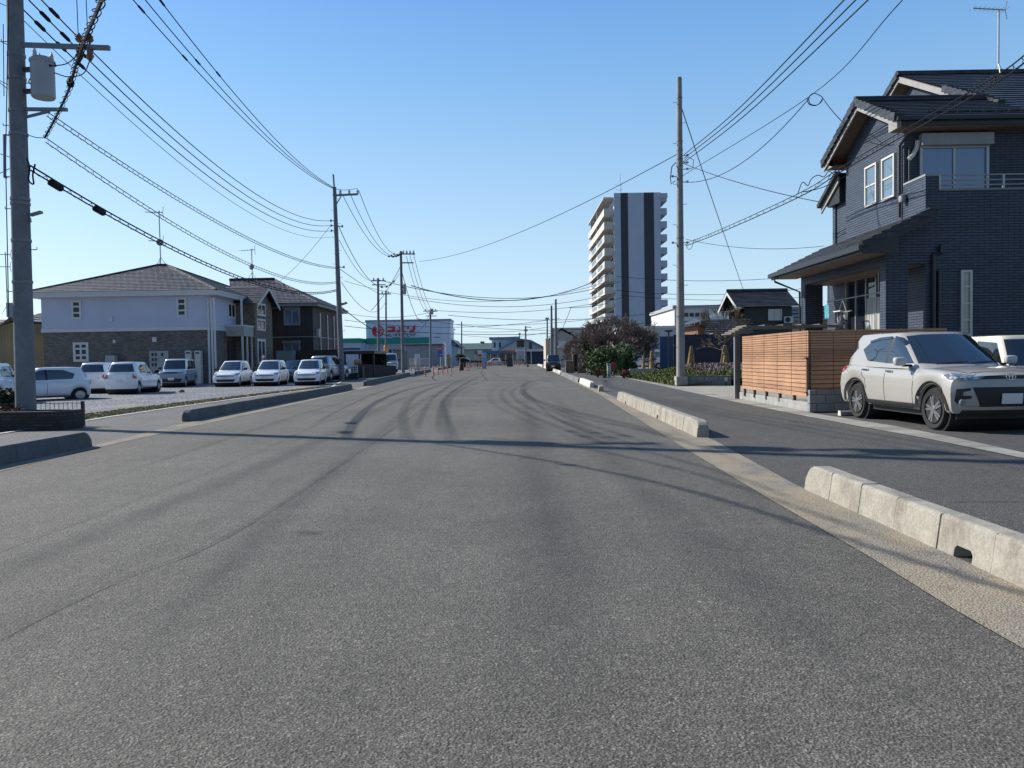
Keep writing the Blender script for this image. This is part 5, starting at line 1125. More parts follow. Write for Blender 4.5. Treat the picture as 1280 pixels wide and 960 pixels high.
GR = rooftile('green_roof', (.07, .11, .11), .25); b = MB(); slope(b, (x0, Yv+9.4, zE-.15), (x0, Yv-.5, zE-.15), (pkx, Yv+9.4, pk.z), (pkx, Yv-.5, pk.z), 9, .06); slope(b, (x1+.3, Yv+9.4, zE-.15), (x1+.3, Yv-.5, zE-.15), (pkx, Yv+9.4, pk.z), (pkx, Yv-.5, pk.z), 9, .06); slope(b, (x1, Yv+1, zE-.6), (x1+5, Yv+1, zE-.6), (x1, Yv+4.7, zE+.7), (x1+5, Yv+4.7, zE+.7), 7, .06); b.build('roof', GR, t)
for px in (698.5, 704.5): a, c = h(px-2.4, 427), h(px+2.4, 432.5); window(t, (a.x, Yv, c.z), (1, 0, 0), (0, -1, 0), c.x-a.x, a.z-c.z, SASH_D, PANE, fr=.08)
for px in (697, 710): a, c = h(px-1.5, 421.5), h(px+1.5, 424); window(t, (a.x, Yv, c.z), (1, 0, 0), (0, -1, 0), c.x-a.x, a.z-c.z, SASH_G, PANE, fr=.08, mull=0)
b = MB(); a, c = h(697, 433), h(708, 434.5); b.box(a.x, Yv-.9, c.z, c.x, Yv-.01, a.z); b.box(a.x, Yv-.9, a.z, c.x, Yv-.8, a.z+.7); b.build('balcony', WHITEW, t)
b = MB(); b.box(x0-.3, Yv+.5, 0, x0+.5, Yv+8, zE-.3); b.build('wall', mat('pale_side_wall', (.5, .44, .36), .8), t); settle(t, ((x0+x1)/2, Yv+4, 0))
for lab, px, py, Yp, top in (('thinner bare grey pole before the grey gabled house', 689.6, 455, 88, 382), ('thicker bare grey pole before the grey gabled house', 695, 455, 84, 374)):
    q = P(px, py, Yp); pole(lab, (q.x, Yp, 0), P(px-.3, top, Yp), .16, .11, POLEN, bolts=False)
# ------------------------------------------------------------------ cars of the gravel lot and elsewhere
HATCH = dict(L=3.4, W=1.475, front=1.72, rear=-1.68, fa=1.22, ra=-1.235, rt=.28, tw=.155, ar=.32, sill=.24, belt=.93, crown=.03, n=46, spokes=8,
    top=[(-1.68, .92), (-1.3, .95), (-.3, .925), (.6, .905), (.9, .90), (1.2, .85), (1.55, .76), (1.72, .68)],
    nose_len=.6, nose_r=.2, nose_top=.12, nose_bot=.05, nose_z=.5, tail_len=.45, tail_r=.12, tail_top=.05, tail_bot=.06, tail_z=.6,
    cab=dict(xf0=.98, xf1=.15, xr0=-1.6, xr1=-1.36, w0=.69, w1=.53, z0=.88, z1=1.465, bow=.12, belt_rise=.04, roof_crown=.035, pow=7, rear_pow=1.5),
    side_glass=[('f', [(.58, .95), (.28, 1.2), (.06, 1.36), (-.1, 1.385), (-.13, .95)]), ('r', [(-.2, .955), (-.18, 1.385), (-.72, 1.365), (-1.08, 1.2), (-1.0, .98)])],
    screen=[(-.6, .95), (0, .935), (.6, .95), (.46, 1.41), (0, 1.43), (-.46, 1.41)], rear_screen=[(-.58, 1.02), (.58, 1.02), (.47, 1.38), (-.47, 1.38)],
    head=[(.70, .80), (.48, .72), (.46, .64), (.66, .64), (.72, .7)], head_side=[(1.2, .82), (1.62, .72), (1.62, .64), (1.45, .66)], tail=[(.72, 1.0), (.58, .98), (.56, .72), (.72, .7)], tail_side=[(-1.66, 1.02), (-1.5, .95), (-1.55, .74), (-1.66, .72)],
    grille=[[(-.5, .62), (.5, .62), (.48, .585), (-.48, .585)], [(-.56, .42), (.56, .42), (.46, .28), (-.46, .28)]], plate=.5, rplate=.62, doors=[(.66, -.16), (-.16, -.95)], handles=[(-.02, .84), (-.8, .855)], mirror=(.52, .78, .98), mirror_mat=PLAS, sill_h=.04, rim=STEELRIM, pillars=[[(-.125, .95), (-.095, 1.385), (-.185, 1.385), (-.205, .955)]])
BOXY = dict(HATCH, rt=.29, ar=.33, sill=.27, belt=1.02, top=[(-1.68, 1.0), (-1.3, 1.02), (.6, 1.0), (.95, 1.0), (1.3, .985), (1.6, .95), (1.72, .88)], nose_r=.13, nose_top=.05, nose_z=.7,
    cab=dict(xf0=1.0, xf1=.62, xr0=-1.64, xr1=-1.56, w0=.70, w1=.61, z0=.97, z1=1.635, bow=.08, belt_rise=.0, roof_crown=.03, pow=10, rear_pow=1.2),
    side_glass=[('f', [(.74, 1.04), (.48, 1.5), (-.1, 1.545), (-.12, 1.04)]), ('r', [(-.19, 1.04), (-.17, 1.545), (-.85, 1.535), (-.9, 1.04)]), ('q', [(-.98, 1.06), (-.95, 1.52), (-1.42, 1.5), (-1.45, 1.08)])],
    screen=[(-.62, 1.05), (.62, 1.05), (.545, 1.565), (-.545, 1.565)], rear_screen=[(-.58, 1.06), (.58, 1.06), (.52, 1.52), (-.52, 1.52)], head=[(.66, .88), (.5, .92), (.42, .86), (.44, .76), (.6, .74), (.68, .8)], head_side=[(1.6, .86), (1.68, .86), (1.68, .78), (1.6, .78)],
    tail=[(.72, .95), (.6, .95), (.6, .72), (.72, .72)], tail_side=[(-1.66, .95), (-1.6, .95), (-1.6, .72), (-1.66, .72)], grille=[[(-.42, .9), (.42, .9), (.42, .8), (-.42, .8)], [(-.6, .5), (.6, .5), (.5, .3), (-.5, .3)]], doors=[(.72, -.15), (-.15, -.95)], handles=[(-.02, .9), (-.82, .9)], mirror=(.62, .80, 1.1), arch_trim=.05, sill_h=.07, pillars=[])
VAN = dict(BOXY, belt=1.08, top=[(-1.68, 1.05), (-1.3, 1.06), (.6, 1.06), (1.2, 1.05), (1.5, .98), (1.72, .86)], cab=dict(xf0=1.5, xf1=.95, xr0=-1.66, xr1=-1.58, w0=.70, w1=.6, z0=1.0, z1=1.84, bow=.08, belt_rise=0, roof_crown=.03, pow=10, rear_pow=1.2),
    side_glass=[('f', [(1.1, 1.1), (.82, 1.66), (.2, 1.7), (.18, 1.1)]), ('r', [(.08, 1.1), (.1, 1.7), (-.8, 1.7), (-.8, 1.1)]), ('q', [(-.9, 1.12), (-.9, 1.68), (-1.44, 1.66), (-1.46, 1.12)])], screen=[(-.62, 1.12), (.62, 1.12), (.53, 1.74), (-.53, 1.74)], rear_screen=[(-.58, 1.12), (.58, 1.12), (.52, 1.66), (-.52, 1.66)], doors=[(1.0, .13), (.13, -.86)], handles=[(.26, .96), (.0, .96)], mirror=(1.02, .80, 1.16), arch_trim=0)
CG = 'white cars parked in the gravel lot'
ra_, fa_ = G(170, 492.5), G(203.5, 488.8); dv = fa_-ra_; az = atan2(dv.y, dv.x); pp = V((-sin(az), cos(az), 0))
hd = (ra_+fa_)/2+pp*.7; print('DBG hatch', hd, math.degrees(az), dv.length)
hat = make_car(HATCH, 'hatchback', 'white hatchback seen from behind, nearest one to the gravel edge with a dark rear window', hd, az, CG, WHITE)
again(hat, 'white hatchback between the one nearest the gravel edge and the pole, seen from behind', (hd.x-2.35, hd.y+1.7, 0), az+R(2))
again(hat, 'white hatchback farthest along the back of the row, half hidden by the transformer pole', (P(2, 460, 29).x-.6, 29.5, 0), az+R(6))
c_ = again(hat, 'white car pointing towards the planter, half hidden behind the transformer pole', (P(47, 470, 31).x, 31, -.1), R(222)); c_.scale = (1.1, 1.06, .94)
for k, (px, lab) in enumerate(((292, 'white hatchback facing the road beside the blue grey boxy car'), (339, 'white hatchback in the middle of the three facing the road'), (388.5, 'white hatchback facing the road next to the crossarm pole'))):
    again(hat, lab, (P(px, 470, 45.5).x, 45.5, 0), R(-86+k))
q = P(223, 470, 46); make_car(BOXY, 'boxy_car', 'blue grey boxy small car with white roof facing out of the gravel lot', (q.x, 46, 0), R(-80), None, BLUEGREY, WHITE)
q = P(366, 470, 53); c_ = again(hat, 'dark wine coloured car parked behind the three white hatchbacks', (q.x, 53, 0), R(-95), 'parked cars behind the white row')
q2 = P(411, 470, 52); d_ = again(hat, 'silver blue car parked behind the white hatchback next to the crossarm pole', (q2.x, 52, .1), R(80), 'parked cars behind the white row'); d_.scale = (1.1, 1.1, 1.1)
def repaint(root, m_):
    for c in kids(root):
        for i, s in enumerate(c.material_slots):
            if s.material == WHITE: c.data = c.data.copy(); c.data.materials[i] = m_
repaint(c_, WINE); repaint(d_, SILVERB)
q = PX(1249, 440, 9.35); make_car(BOXY, 'boxy_car', 'cream boxy small car parked beyond the white suv against the dark tiled house', (10.15, 15.6, 0), R(-89), None, CREAM)
q = P(806, 450, 75); make_car(VAN, 'minivan', 'white minivan parked side on behind the low wall under the bare tree', (q.x, 75, .1), R(178), None, WHITE)
q = P(692, 455, 78); make_car(BOXY, 'boxy_car', 'blackish car parked on the sidewalk beside the brick gate', (q.x, 78, 0), R(-95), None, BLACKCAR)
q = P(488, 455, 78); make_car(VAN, 'light_van', 'white light van parked behind the dark low wall before the store', (q.x, 78, .2), R(-80), None, WHITE)
# ------------------------------------------------------------------ planter, hedge and mesh fence beside the transformer pole
PB = tilewall('planter_block', (.045, .04, .042), (.02, .018, .018), .22, .07, .008, .85, .35)
pc = G(80, 537.5); t = thing('planter', 'dark block planter wall with clipped red brown hedge at the foot of the transformer pole', 'planter', pc); zt = P(80, 514, pc.y).z
b = MB(); b.box(-7, 0, 0, 0, .15, zt); b.box(-.15, .15, 0, 0, .75, zt); b.box(-7, .6, 0, -.15, .75, zt); b.build('wall', PB, t); b = MB(); b.box(-7, .15, 0, -.15, .6, zt-.06); b.build('soil', DIRT, t)
rnd = random.Random(5); b = MB()
for k in range(26): leaves(b, (-6.8+k*.22, .38, zt+.0), (.2, .24, .1+.04*(k % 3)), 150, .035, rnd, .2)
tag(b.build('hedge', REDLEAF, None, recalc=False), 'low clipped red brown hedge filling the dark block planter', 'hedge').location = pc
clumped('dark_bush', 'dense dark evergreen bush behind the transformer pole beside the planter', 'shrub', pc+V((-3.1, 3.0, 0)), 1.3, 1.2, .95, GREEND, 2600, .06, 14, 9)
t = thing('mesh_fence', 'low dark wire mesh fence along the back of the planter', 'fence', pc+V((0, .95, 0))); z0, z1 = zt-.1, P(70, 503, pc.y+.95).z
for x in (-.12, -2.2, -4.2): b = MB(); b.box(x-.03, -.03, 0, x+.03, .03, z1+.02); b.build('post', BLACKM, t)
b = MB()
for i in range(45): x = -.25-i*.1; b.beam((x, 0, .12), (x, 0, z1), .008, .008, (0, 1, 0))
for z in (.15, (z1+.1)/2, z1-.02): b.beam((-.1, 0, z), (-4.8, 0, z), .01, .012)
b.build('mesh_panel', BLACKM, t)
patch('grass', 'dry yellow and green grass fringe along the edge of the gravel lot', [(-10.5, 16.8), (-10.7, 22), (-10.5, 31), (-9.6, 41), (-10.2, 41), (-11.1, 31), (-11.6, 24), (-11.9, 16.8)], 6500, .06, DRYG, .045, None, 6)
b = MB(); q = G(227, 490.5); b.lathe([(.01, 0), (.13, .01), (.16, .06), (.1, .13), (.01, .15)], (0, 0, 0), 'z', 8); tag(b.build('stone', CON_DARK), 'single dark stone lying on the gravel beyond the white hatchback', 'stone').location = q
# ------------------------------------------------------------------ pale apartment house
UW = mat('lavender_white_siding', (.5, .54, .68), .7, .07, .5); LBR = tilewall('taupe_brick', (.17, .15, .135), (.1, .09, .085), .24, .075, .01, .8, .35); WT = mat('white_trim', (.62, .62, .64), .5, .06)
Ya = 52.0; h = H(Ya); XA1 = h(263, 400).x; XA0 = h(52, 400).x; zE = h(263, 367).z; zB = h(200, 411.5).z; YA2 = Ya+13
t = thing('apartment_house', 'pale two storey apartment house with brick ground floor and brown hipped roof', 'house')
b = MB(); b.box(XA0, Ya, zB, XA1, YA2, zE); b.build('upper_wall', UW, t); b = MB(); b.box(XA0+.04, Ya+.04, 0, XA1-.04, YA2-.04, zB); b.build('lower_wall', LBR, t)
b = MB(); b.box(XA0-.04, Ya-.05, zB-.1, XA1+.05, YA2, zB+.12); b.box(XA0-.65, Ya-.65, zE-.12, XA1+.65, YA2+.6, zE+.05); b.box(XA0-.72, Ya-.72, zE+.05, XA1+.72, YA2+.7, zE+.22); b.build('trim', WT, t)
ap = h(203, 332); za = P(203, 332, Ya+6.4).z; x0, x1, y0, y1 = XA0-.75, XA1+.75, Ya-.75, YA2+.75; ym = (y0+y1)/2; rx0, rx1 = P(196, 332, ym).x, P(208, 332, ym).x; z0 = zE+.2
b = MB(); n = 18
slope(b, (x0, y0, z0), (x1, y0, z0), (rx0, ym, za), (rx1, ym, za), n, .03); slope(b, (x1, y0, z0), (x1, y1, z0), (rx1, ym, za), (rx1, ym+.01, za), n, .03); slope(b, (x0, y1, z0), (x1, y1, z0), (rx0, ym, za), (rx1, ym, za), n, .03); slope(b, (x0, y0, z0), (x0, y1, z0), (rx0, ym, za), (rx0, ym+.01, za), n, .03)
for p in ((x0, y0, z0), (x0, y1, z0)): b.tube([p, (rx0, ym, za+.05)], .09, 5)
for p in ((x1, y0, z0), (x1, y1, z0)): b.tube([p, (rx1, ym, za+.05)], .09, 5)
b.tube([(rx0, ym, za+.06), (rx1, ym, za+.06)], .11, 6); b.build('roof', R_BROWN, t)
def winf(t, hh, Y, l, tp, r, bt, fm, pn=PANE, **k): a, c = hh(l, tp), hh(r, bt); return window(t, (a.x, Y, c.z), (1, 0, 0), (0, -1, 0), c.x-a.x, a.z-c.z, fm, pn, **k)
winf(t, h, Ya, 89, 375.5, 102.5, 399, WT, fr=.14, mull=0, trans=2); winf(t, h, Ya, 220.5, 372, 234, 396, WT, fr=.14, mull=0, trans=2); winf(t, h, Ya+.04, 91, 428, 111, 452, WT, fr=.16, mull=1, trans=2)
b = MB()
for l, tp, r, bt in ((137, 396, 141.5, 401.5), (191, 421.5, 196, 427.5), (142, 425, 145, 429)): a, c = h(l, tp), h(r, bt); b.box(a.x, Ya-.12, c.z, c.x, Ya+.04, a.z); 
b.build('vent_hood', WT, t)
d = MB(); a, c = h(187, 439), h(211.5, 470); d.box(a.x, Ya-.06, 0, c.x, Ya+.039, a.z); dr = d.build('meter_cabinet', mat('cabinet_grey', (.42, .42, .43), .6), t)
d = MB()
for ix, px in enumerate((190, 194, 202)):
    for py in (441, 447.5, 454): 
        if ix < 2 or py < 442: a, c = h(px, py), h(px+2.6, py+4); d = MB(); d.box(a.x, Ya-.09, c.z, c.x, Ya-.061, a.z); d.build('cabinet_window', PANE, dr)
b = MB()
for px in (262, 265.5, 269): q = h(px, 400); b.tube([(q.x+(0 if px > 262.5 else -.05), Ya-.15, 0), (q.x, Ya-.15, zE-.3)], .07, 6)
b.build('downpipe', WT, t)
# side wall towards the road: balcony, entrance canopy and gable
XS = XA1; S = lambda px, py: PX(px, py, XS)
def wside(l, tp, r, bt, fm, x=XS, **k): a, c = PX(l, tp, x), PX(r, bt, x); return window(t, (x, a.y, c.z), (0, 1, 0), (1, 0, 0), abs(c.y-a.y), abs(a.z-PX(l, bt, x).z), fm, **k)
wside(284, 379, 294, 399, WT, fr=.15, mull=1)
g0, g1 = S(314, 380).y, S(339, 380).y; gx = XS+1.4; G2 = lambda px, py: PX(px, py, gx); g0, g1 = G2(318.5, 400).y, G2(340, 400).y; gp = G2(329, 358).z; ge = G2(320, 376).z
GB = tilewall('tan_brick_wall', (.2, .16, .125), (.12, .1, .085), .24, .08, .01, .8, .3)
b = MB(); b.box(XS-.2, g0, 0, gx, g1, ge); b.prism([(XS-.2, g0, ge), (XS-.2, g1, ge), (XS-.2, (g0+g1)/2, gp-.15)], (gx-XS+.2, 0, 0)); b.build('gable_wall', GB, t)
b = MB(); gm = (g0+g1)/2; slope(b, (XS-5, g0-.6, ge-.25), (gx+.5, g0-.6, ge-.25), (XS-5, gm, gp), (gx+.5, gm, gp), 9, .03); slope(b, (XS-5, g1+.6, ge-.25), (gx+.5, g1+.6, ge-.25), (XS-5, gm, gp), (gx+.5, gm, gp), 9, .03); b.build('gable_roof', R_BROWN, t)
b = MB()
for ya in (g0-.6, g1+.6): b.prism([(gx+.44, ya, ge-.27), (gx+.44, gm, gp-.03), (gx+.44, gm, gp-.3), (gx+.44, ya, ge-.5)], (.06, 0, 0))
b.build('barge_board', WT, t)
for tp, bt in ((380, 396), (399, 414)): wside(320.5, tp, 331.5, bt, WT, gx, fr=.14, mull=1)
wside(321, 423, 332, 455, WT, gx, fr=.2, mull=1)
bl0, bl1 = S(282, 420).y, g0; bz0, bz1 = S(290, 421).z, S(290, 409).z
b = MB(); b.box(XS+.01, bl0, bz0, XS+1.3, bl1, bz0+.2); b.box(XS+1.2, bl0, bz0+.2, XS+1.3, bl1, bz1); b.box(XS+.01, bl0, bz0+.2, XS+1.2, bl0+.1, bz1); b.build('balcony', mat('cream_panel', (.42, .4, .38), .7), t)
b = MB(); b.box(XS+.01, bl0-.03, bz1, XS+1.34, bl1, bz1+.1)
for yy in (bl0+.1, (bl0+bl1)/2, bl1-.1): b.box(XS+1.1, yy-.07, 0, XS+1.2, yy+.07, bz0)
for yy in (bl0+.1, bl0+2.9): b.box(XS+1.1, yy-.07, bz1+.1, XS+1.2, yy+.07, zE-.12)
b.build('balcony_post', WT, t)
b = MB(); b.box(XS-.04, bl0+.4, .05, XS+.06, bl1-.4, bz0-.3); b.build('door', mat('dark_doorway', (.04, .036, .036), .5), t)
settle(t, ((XA0+XA1)/2, Ya+6, 0))
antenna((P(201, 333, ym).x, ym, za), P(201, 263, ym).z-za, 'tv antenna with dish on the peak of the pale apartment house', 1.5, R(15), ((.15, 1.2, 6), (2.3, 1.0, 5)), True)
acs = h(148, 446); b = MB(); a, c = h(136, 444.5), h(149, 470); b.box(a.x, Ya-.5, 0, c.x, Ya-.07, a.z); tag(b.build('utility_cabinet', mat('cabinet_pale', (.4, .41, .44), .6), None, bevel=.02), 'pale grey utility cabinet by the brick wall behind the white hatchbacks', 'cabinet')
for px, lab in ((239.5, 'white heater box over the blue grey boxy car, nearer the cabinet with dark squares'), (251, 'white heater box over the blue grey boxy car, beside the white downpipes')):
    a, c = h(px-4.3, 438.5), h(px+4.3, 470); o = thing('heater_box', lab, 'heater', ((a.x+c.x)/2, Ya-.35, 0), 0, 'heater boxes on the brick wall'); ww = c.x-a.x; b = MB(); b.box(-ww/2, -.2, 0, ww/2, .2, a.z); b.build('casing', TRIM_W, o, bevel=.02); b = MB(); b.box(-ww*.3, -.215, a.z-.2, ww*.3, -.2, a.z-.1); b.build('exhaust_slot', PLAS, o)
# ------------------------------------------------------------------ brown house
Yb = 66.0; h = H(Yb); BS = slabs('brown_batten_siding', (.06, .045, .042), .3, 6.0, .7, .02, .12, .6); XB1 = h(391.5, 420).x; XB0 = h(300, 420).x; zE = h(391, 382).z; YB2 = PX(427, 420, XB1).y
t = thing('brown_house', 'dark brown two storey house with hipped slate roof and shuttered windows', 'house')
b = MB(); b.box(XB0, Yb, 0, XB1, YB2, zE); b.build('wall', BS, t)
b = MB(); b.box(XB0-.5, Yb-.55, zE-.05, XB1+.55, YB2+.5, zE+.2); b.build('fascia', mat('fascia_grey', (.3, .29, .29), .6), t)
x0, x1, y0, y1, z0 = XB0-.6, XB1+.65, Yb-.65, YB2+.6, zE+.2; ym = (y0+y1)/2; zr = P(320, 350, ym).z; r0, r1 = P(287, 350, ym).x, P(343, 350, ym).x
b = MB(); slope(b, (x0, y0, z0), (x1, y0, z0), (r0, ym, zr), (r1, ym, zr), 16, .03); slope(b, (x1, y0, z0), (x1, y1, z0), (r1, ym, zr), (r1, ym+.01, zr), 16, .03); slope(b, (x0, y1, z0), (x1, y1, z0), (r0, ym, zr), (r1, ym, zr), 16, .03)
b.tube([(r0, ym, zr+.05), (r1, ym, zr+.05)], .16, 6); b.tube([(x1, y0, z0), (r1, ym, zr+.04)], .09, 5); b.build('roof', rooftile('plum_roof', (.06, .053, .063), .16, .45, .4), t)
for tp, bt, st in ((386.5, 406.5, 383.5), (429, 440, 426)):
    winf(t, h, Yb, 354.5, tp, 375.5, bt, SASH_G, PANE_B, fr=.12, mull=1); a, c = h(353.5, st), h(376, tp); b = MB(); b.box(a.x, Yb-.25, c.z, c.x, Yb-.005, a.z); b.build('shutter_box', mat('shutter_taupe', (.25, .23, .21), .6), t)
b = MB(); b.box(XB0, Yb-.04, h(380, 421.5).z, XB1+.04, Yb-.0, h(380, 420.3).z); b.box(XB1, Yb, h(380, 421.5).z, XB1+.04, YB2, h(380, 420.3).z); b.build('belt_course', mat('fascia_grey', (.3, .29, .29)), t)
b = MB()
for px in (400, 409, 417): y = PX(px, 420, XB1).y; b = MB(); b.box(XB1+.001, y-.12, 2.2, XB1+.08, y+.12, zE-.5); b.build('window_strip', SASH_G, t)
b = MB(); y = PX(396, 416, XB1).y; zc = PX(396, 416, XB1).z; b.box(XB1+.001, y-.2, zc-.35, XB1+.25, y+.2, zc+.35); b.build('vent_hood', TRIM_W, t); settle(t, ((XB0+XB1)/2, Yb+5, 0))
antenna((P(315.5, 350, ym).x, ym, zr), P(314, 311, ym).z-zr, 'tv antenna with round dish on the ridge of the dark brown house', 1.6, R(-20), ((.1, 1.6, 6),), True)
# brown garden wall, carport, mesh gate
h = H(60); DW = tilewall('brown_block', (.05, .04, .036), (.03, .026, .024), .4, .2, .01, .85, .2)
a, c = h(350, 470), h(424, 470); b = MB(); b.box(a.x, 60, 0, c.x, 60.2, h(400, 437.5).z); tag(b.build('garden_wall', DW), 'brown block garden wall in front of the dark brown house behind the parked cars', 'wall')
a, c = h(350, 438), h(372, 470); b = MB(); b.box(a.x, 59, 0, c.x, 59.6, h(360, 438.5).z); 
for z in (.6, 1.0, 1.4): b.box(a.x-.02, 58.97, z, c.x+.02, 58.995, z+.05)
tag(b.build('storage_shed', mat('shed_grey', (.2, .23, .25), .6)), 'small grey garden storage shed against the brown garden wall', 'shed')
t = thing('carport', 'blackish flat roofed carport with shaded inside beyond the crossarm pole', 'carport'); h = H(62); a, c = h(429, 440), h(468, 440); zt = h(450, 438.5).z
b = MB(); b.box(a.x, 62, zt-.25, c.x, 68, zt); b.build('roof', BLACKM, t); b = MB(); b.box(a.x+.3, 67.8, 0, c.x, 68, zt-.25); b.build('back_wall', DW, t)
for x in (a.x+.1, (a.x+c.x)/2, c.x-.1): b = MB(); b.box(x-.06, 62.1, 0, x+.06, 62.22, zt-.25); b.build('post', BLACKM, t)
settle(t, ((a.x+c.x)/2, 62, 0))
h = H(61); a, c = h(441, 449), h(450, 463); b = MB(); b.box(a.x, 61.2, .9, c.x, 61.7, a.z); tag(b.build('crate_stack', mat('cardboard', (.4, .3, .22), .8), None, bevel=.02), 'tan cardboard boxes stacked at the mouth of the blackish carport', 'boxes'); 
b = MB(); b.box(a.x-.2, 61, 0, c.x+.2, 61.9, .9); tag(b.build('work_table', BLACKM), 'dark stand under the tan boxes in the carport', 'stand')
Ym = 56; h = H(Ym); t = thing('mesh_gate', 'white framed mesh gate panel on a dark block base next to the crossarm pole', 'gate'); a, c = h(430, 455.5), h(447, 470); zt = h(438, 456).z
b = MB(); b.box(a.x, Ym, 0, c.x, Ym+.3, .45); b.build('base', DW, t); b = MB(); bars(b, (a.x, Ym+.1, .5), V((1, 0, 0)), V((0, 0, 1)), V((0, -1, 0)), c.x-a.x, zt-.5, .06, .05, 5, 3, .03); b.build('frame', WT, t); settle(t, ((a.x+c.x)/2, Ym, 0))
h = H(62); a, c = h(452, 470), h(511, 470); t = thing('dark_wall', 'low blackish wall with shaded planting along the sidewalk beyond the mesh gate', 'wall', (a.x, 60.5, 0)); b = MB(); b.prism([(0, 0, 0), (c.x-a.x-2, 8, 0), (c.x-a.x-2, 8, h(500, 458).z), (0, 0, h(460, 454).z)], (-.25, .1, 0)); b.build('wall', DW, t)
clumped('dark_bush', 'dark green shrub growing behind the blackish wall beside the slim pole', 'shrub', (P(470, 455, 66).x, 66, 0), 2.2, 2.0, 2.2, GREEND, 1500, .1, 10, 15)
# ------------------------------------------------------------------ tan house at the picture's edge
Yc = 60; h = H(Yc); TAN = slabs('tan_siding', (.3, .23, .12), .25, 6, .7, .012, .1, .6)
t = thing('tan_house', 'tan boarded house with striped metal lean-to roof behind the transformer pole', 'house'); a, c = h(-60, 420), h(51, 420)
b = MB(); b.box(a.x, Yc, 0, h(17, 420).x, Yc+8, h(10, 421).z); b.box(h(17, 420).x, Yc+.5, 0, c.x, Yc+8, h(40, 420).z); b.prism([(a.x, Yc, h(10, 421).z), (h(17, 420).x, Yc, h(10, 421).z), (h(17, 420).x, Yc, h(17, 403).z)], (0, 8, 0)); b.build('wall', TAN, t)
b = MB(); slope(b, (h(-25, 440).x, Yc-.4, h(-25, 430).z), (h(-25, 440).x, Yc+8, h(-25, 430).z), (h(19, 400).x, Yc-.4, h(19, 395).z), (h(19, 400).x, Yc+8, h(19, 395).z), 9, .05); b.build('roof', slabs('striped_metal_roof', (.35, .3, .29), .45, 9, .5, .08, .1, .35), t)
b = MB(); slope(b, (h(17, 400).x, Yc-.2, h(40, 400).z), (c.x+.6, Yc-.2, h(40, 404).z), (h(17, 400).x, Yc+6, h(30, 380).z), (c.x+.6, Yc+6, h(30, 380).z), 8, .05); b.build('roof', R_SLATE, t); settle(t, ((a.x+c.x)/2, Yc, 0))
antenna((P(9, 376, 63).x, 63, P(9, 376, 63).z-1), P(9, 315, 63).z-P(9, 376, 63).z+1, 'tv antenna above the tan boarded house behind the transformer pole', 1.5, R(10), ((.2, 1.8, 6), (1.2, 1.5, 5)))
# ------------------------------------------------------------------ left row of utility poles
def fit(t, mb, name, m_, smooth=False): return mb.build(name, m_, t, smooth)
def insul(b, p, h=.22, r=.07, up=1):
    b.lathe([(.015, 0), (r*.6, .01), (r, h*.3), (r*.7, h*.4), (r*.9, h*.6), (r*.5, h*.8), (.015, h)] if up > 0 else [(.015, 0), (r*.5, -h*.2), (r*.9, -h*.4), (r*.7, -h*.6), (r, -h*.7), (.015, -h)], p, 'z', 8)
def transformer(t, c, r, h, m_):
    b = MB(); b.lathe([(.01, 0), (r*.9, 0), (r, .03), (r, h-.03), (r*1.08, h-.02), (r*1.08, h+.03), (r*.8, h+.09), (.01, h+.12)], c, 'z', 20); tr = b.build('transformer', m_, t, True)
    for a in (.5, 2.4, 4.4): b = MB(); insul(b, c+V((r*.75*cos(a), r*.75*sin(a), h+.04)), .2, .05); b.build('bushing', INSUL, tr, True)
    b = MB(); b.box(c.x-r*1.02, c.y-.06, c.z+h*.15, c.x-r-.2, c.y+.06, c.z+h*.25); b.box(c.x-r*1.02, c.y-.06, c.z+h*.75, c.x-r-.2, c.y+.06, c.z+h*.85); b.build('bracket', BLACKM, tr); return tr
Y1 = 16.9; p1 = P(33, 535, Y1); p1.z = 0; up1 = P(18.5, 0, Y1); k = 13.2/up1.z; top1 = p1+(up1-p1)*k
t1 = pole('thick concrete pole carrying a grey transformer and crossarms beside the planter', p1, top1, .205, .145, POLEN, True, (3.2, 4.1, 4.9, 5.0, 6.4, 6.9, 7.6, 8.1), bolt_from=3.0)
L1 = lambda x, y, Y=Y1: P(x, y, Y)-p1
b = MB(); a, c = L1(26, 56), L1(137, 60); b.beam(a, c, .09, .09); fit(t1, b, 'crossarm', STEEL)
b = MB(); a, c = L1(26, 136.5), L1(84, 137); b.beam(a, c, .07, .07); b.beam(L1(30, 147), L1(62, 139), .05, .05); fit(t1, b, 'crossarm', STEEL)
transformer(t1, L1(54.5, 123), .235, L1(54, 73).z-L1(54, 123).z-.08, mat('transformer_grey', (.33, .35, .38), .5, .1))
for px in (99, 112): b = MB(); q = L1(px, 50); insul(b, q+V((0, 0, -.05)), .2, .09); insul(b, q+V((0, 0, -.05)), .42, .085, -1); fit(t1, b, 'insulator', mat('brown_porcelain', (.16, .09, .07), .3), True)
b = MB(); b.tube([L1(7.3, 168), L1(5.5, 168), L1(6, 222), L1(8, 222)], .03, 6); b.tube([L1(5.5, 168), L1(14, 170)], .015, 4); b.tube([L1(6, 221), L1(16, 221)], .015, 4); fit(t1, b, 'conduit', mat('blue_conduit', (.1, .14, .3), .5))
b = MB(); a, c = L1(38, 269), L1(52, 265); b.beam(a, c, .11, .05); b.beam(L1(32, 268), L1(40, 268), .05, .05); b.beam(L1(37, 272), L1(38, 278), .04, .04); fit(t1, b, 'lamp_arm', STEEL)
b = MB(); c = L1(22, 388); b.box(c.x-.17, c.y-.12, c.z-.15, c.x+.02, c.y+.1, c.z+.16); fit(t1, b, 'junction_box', mat('pale_blue_box', (.3, .33, .38), .6))
b = MB(); 
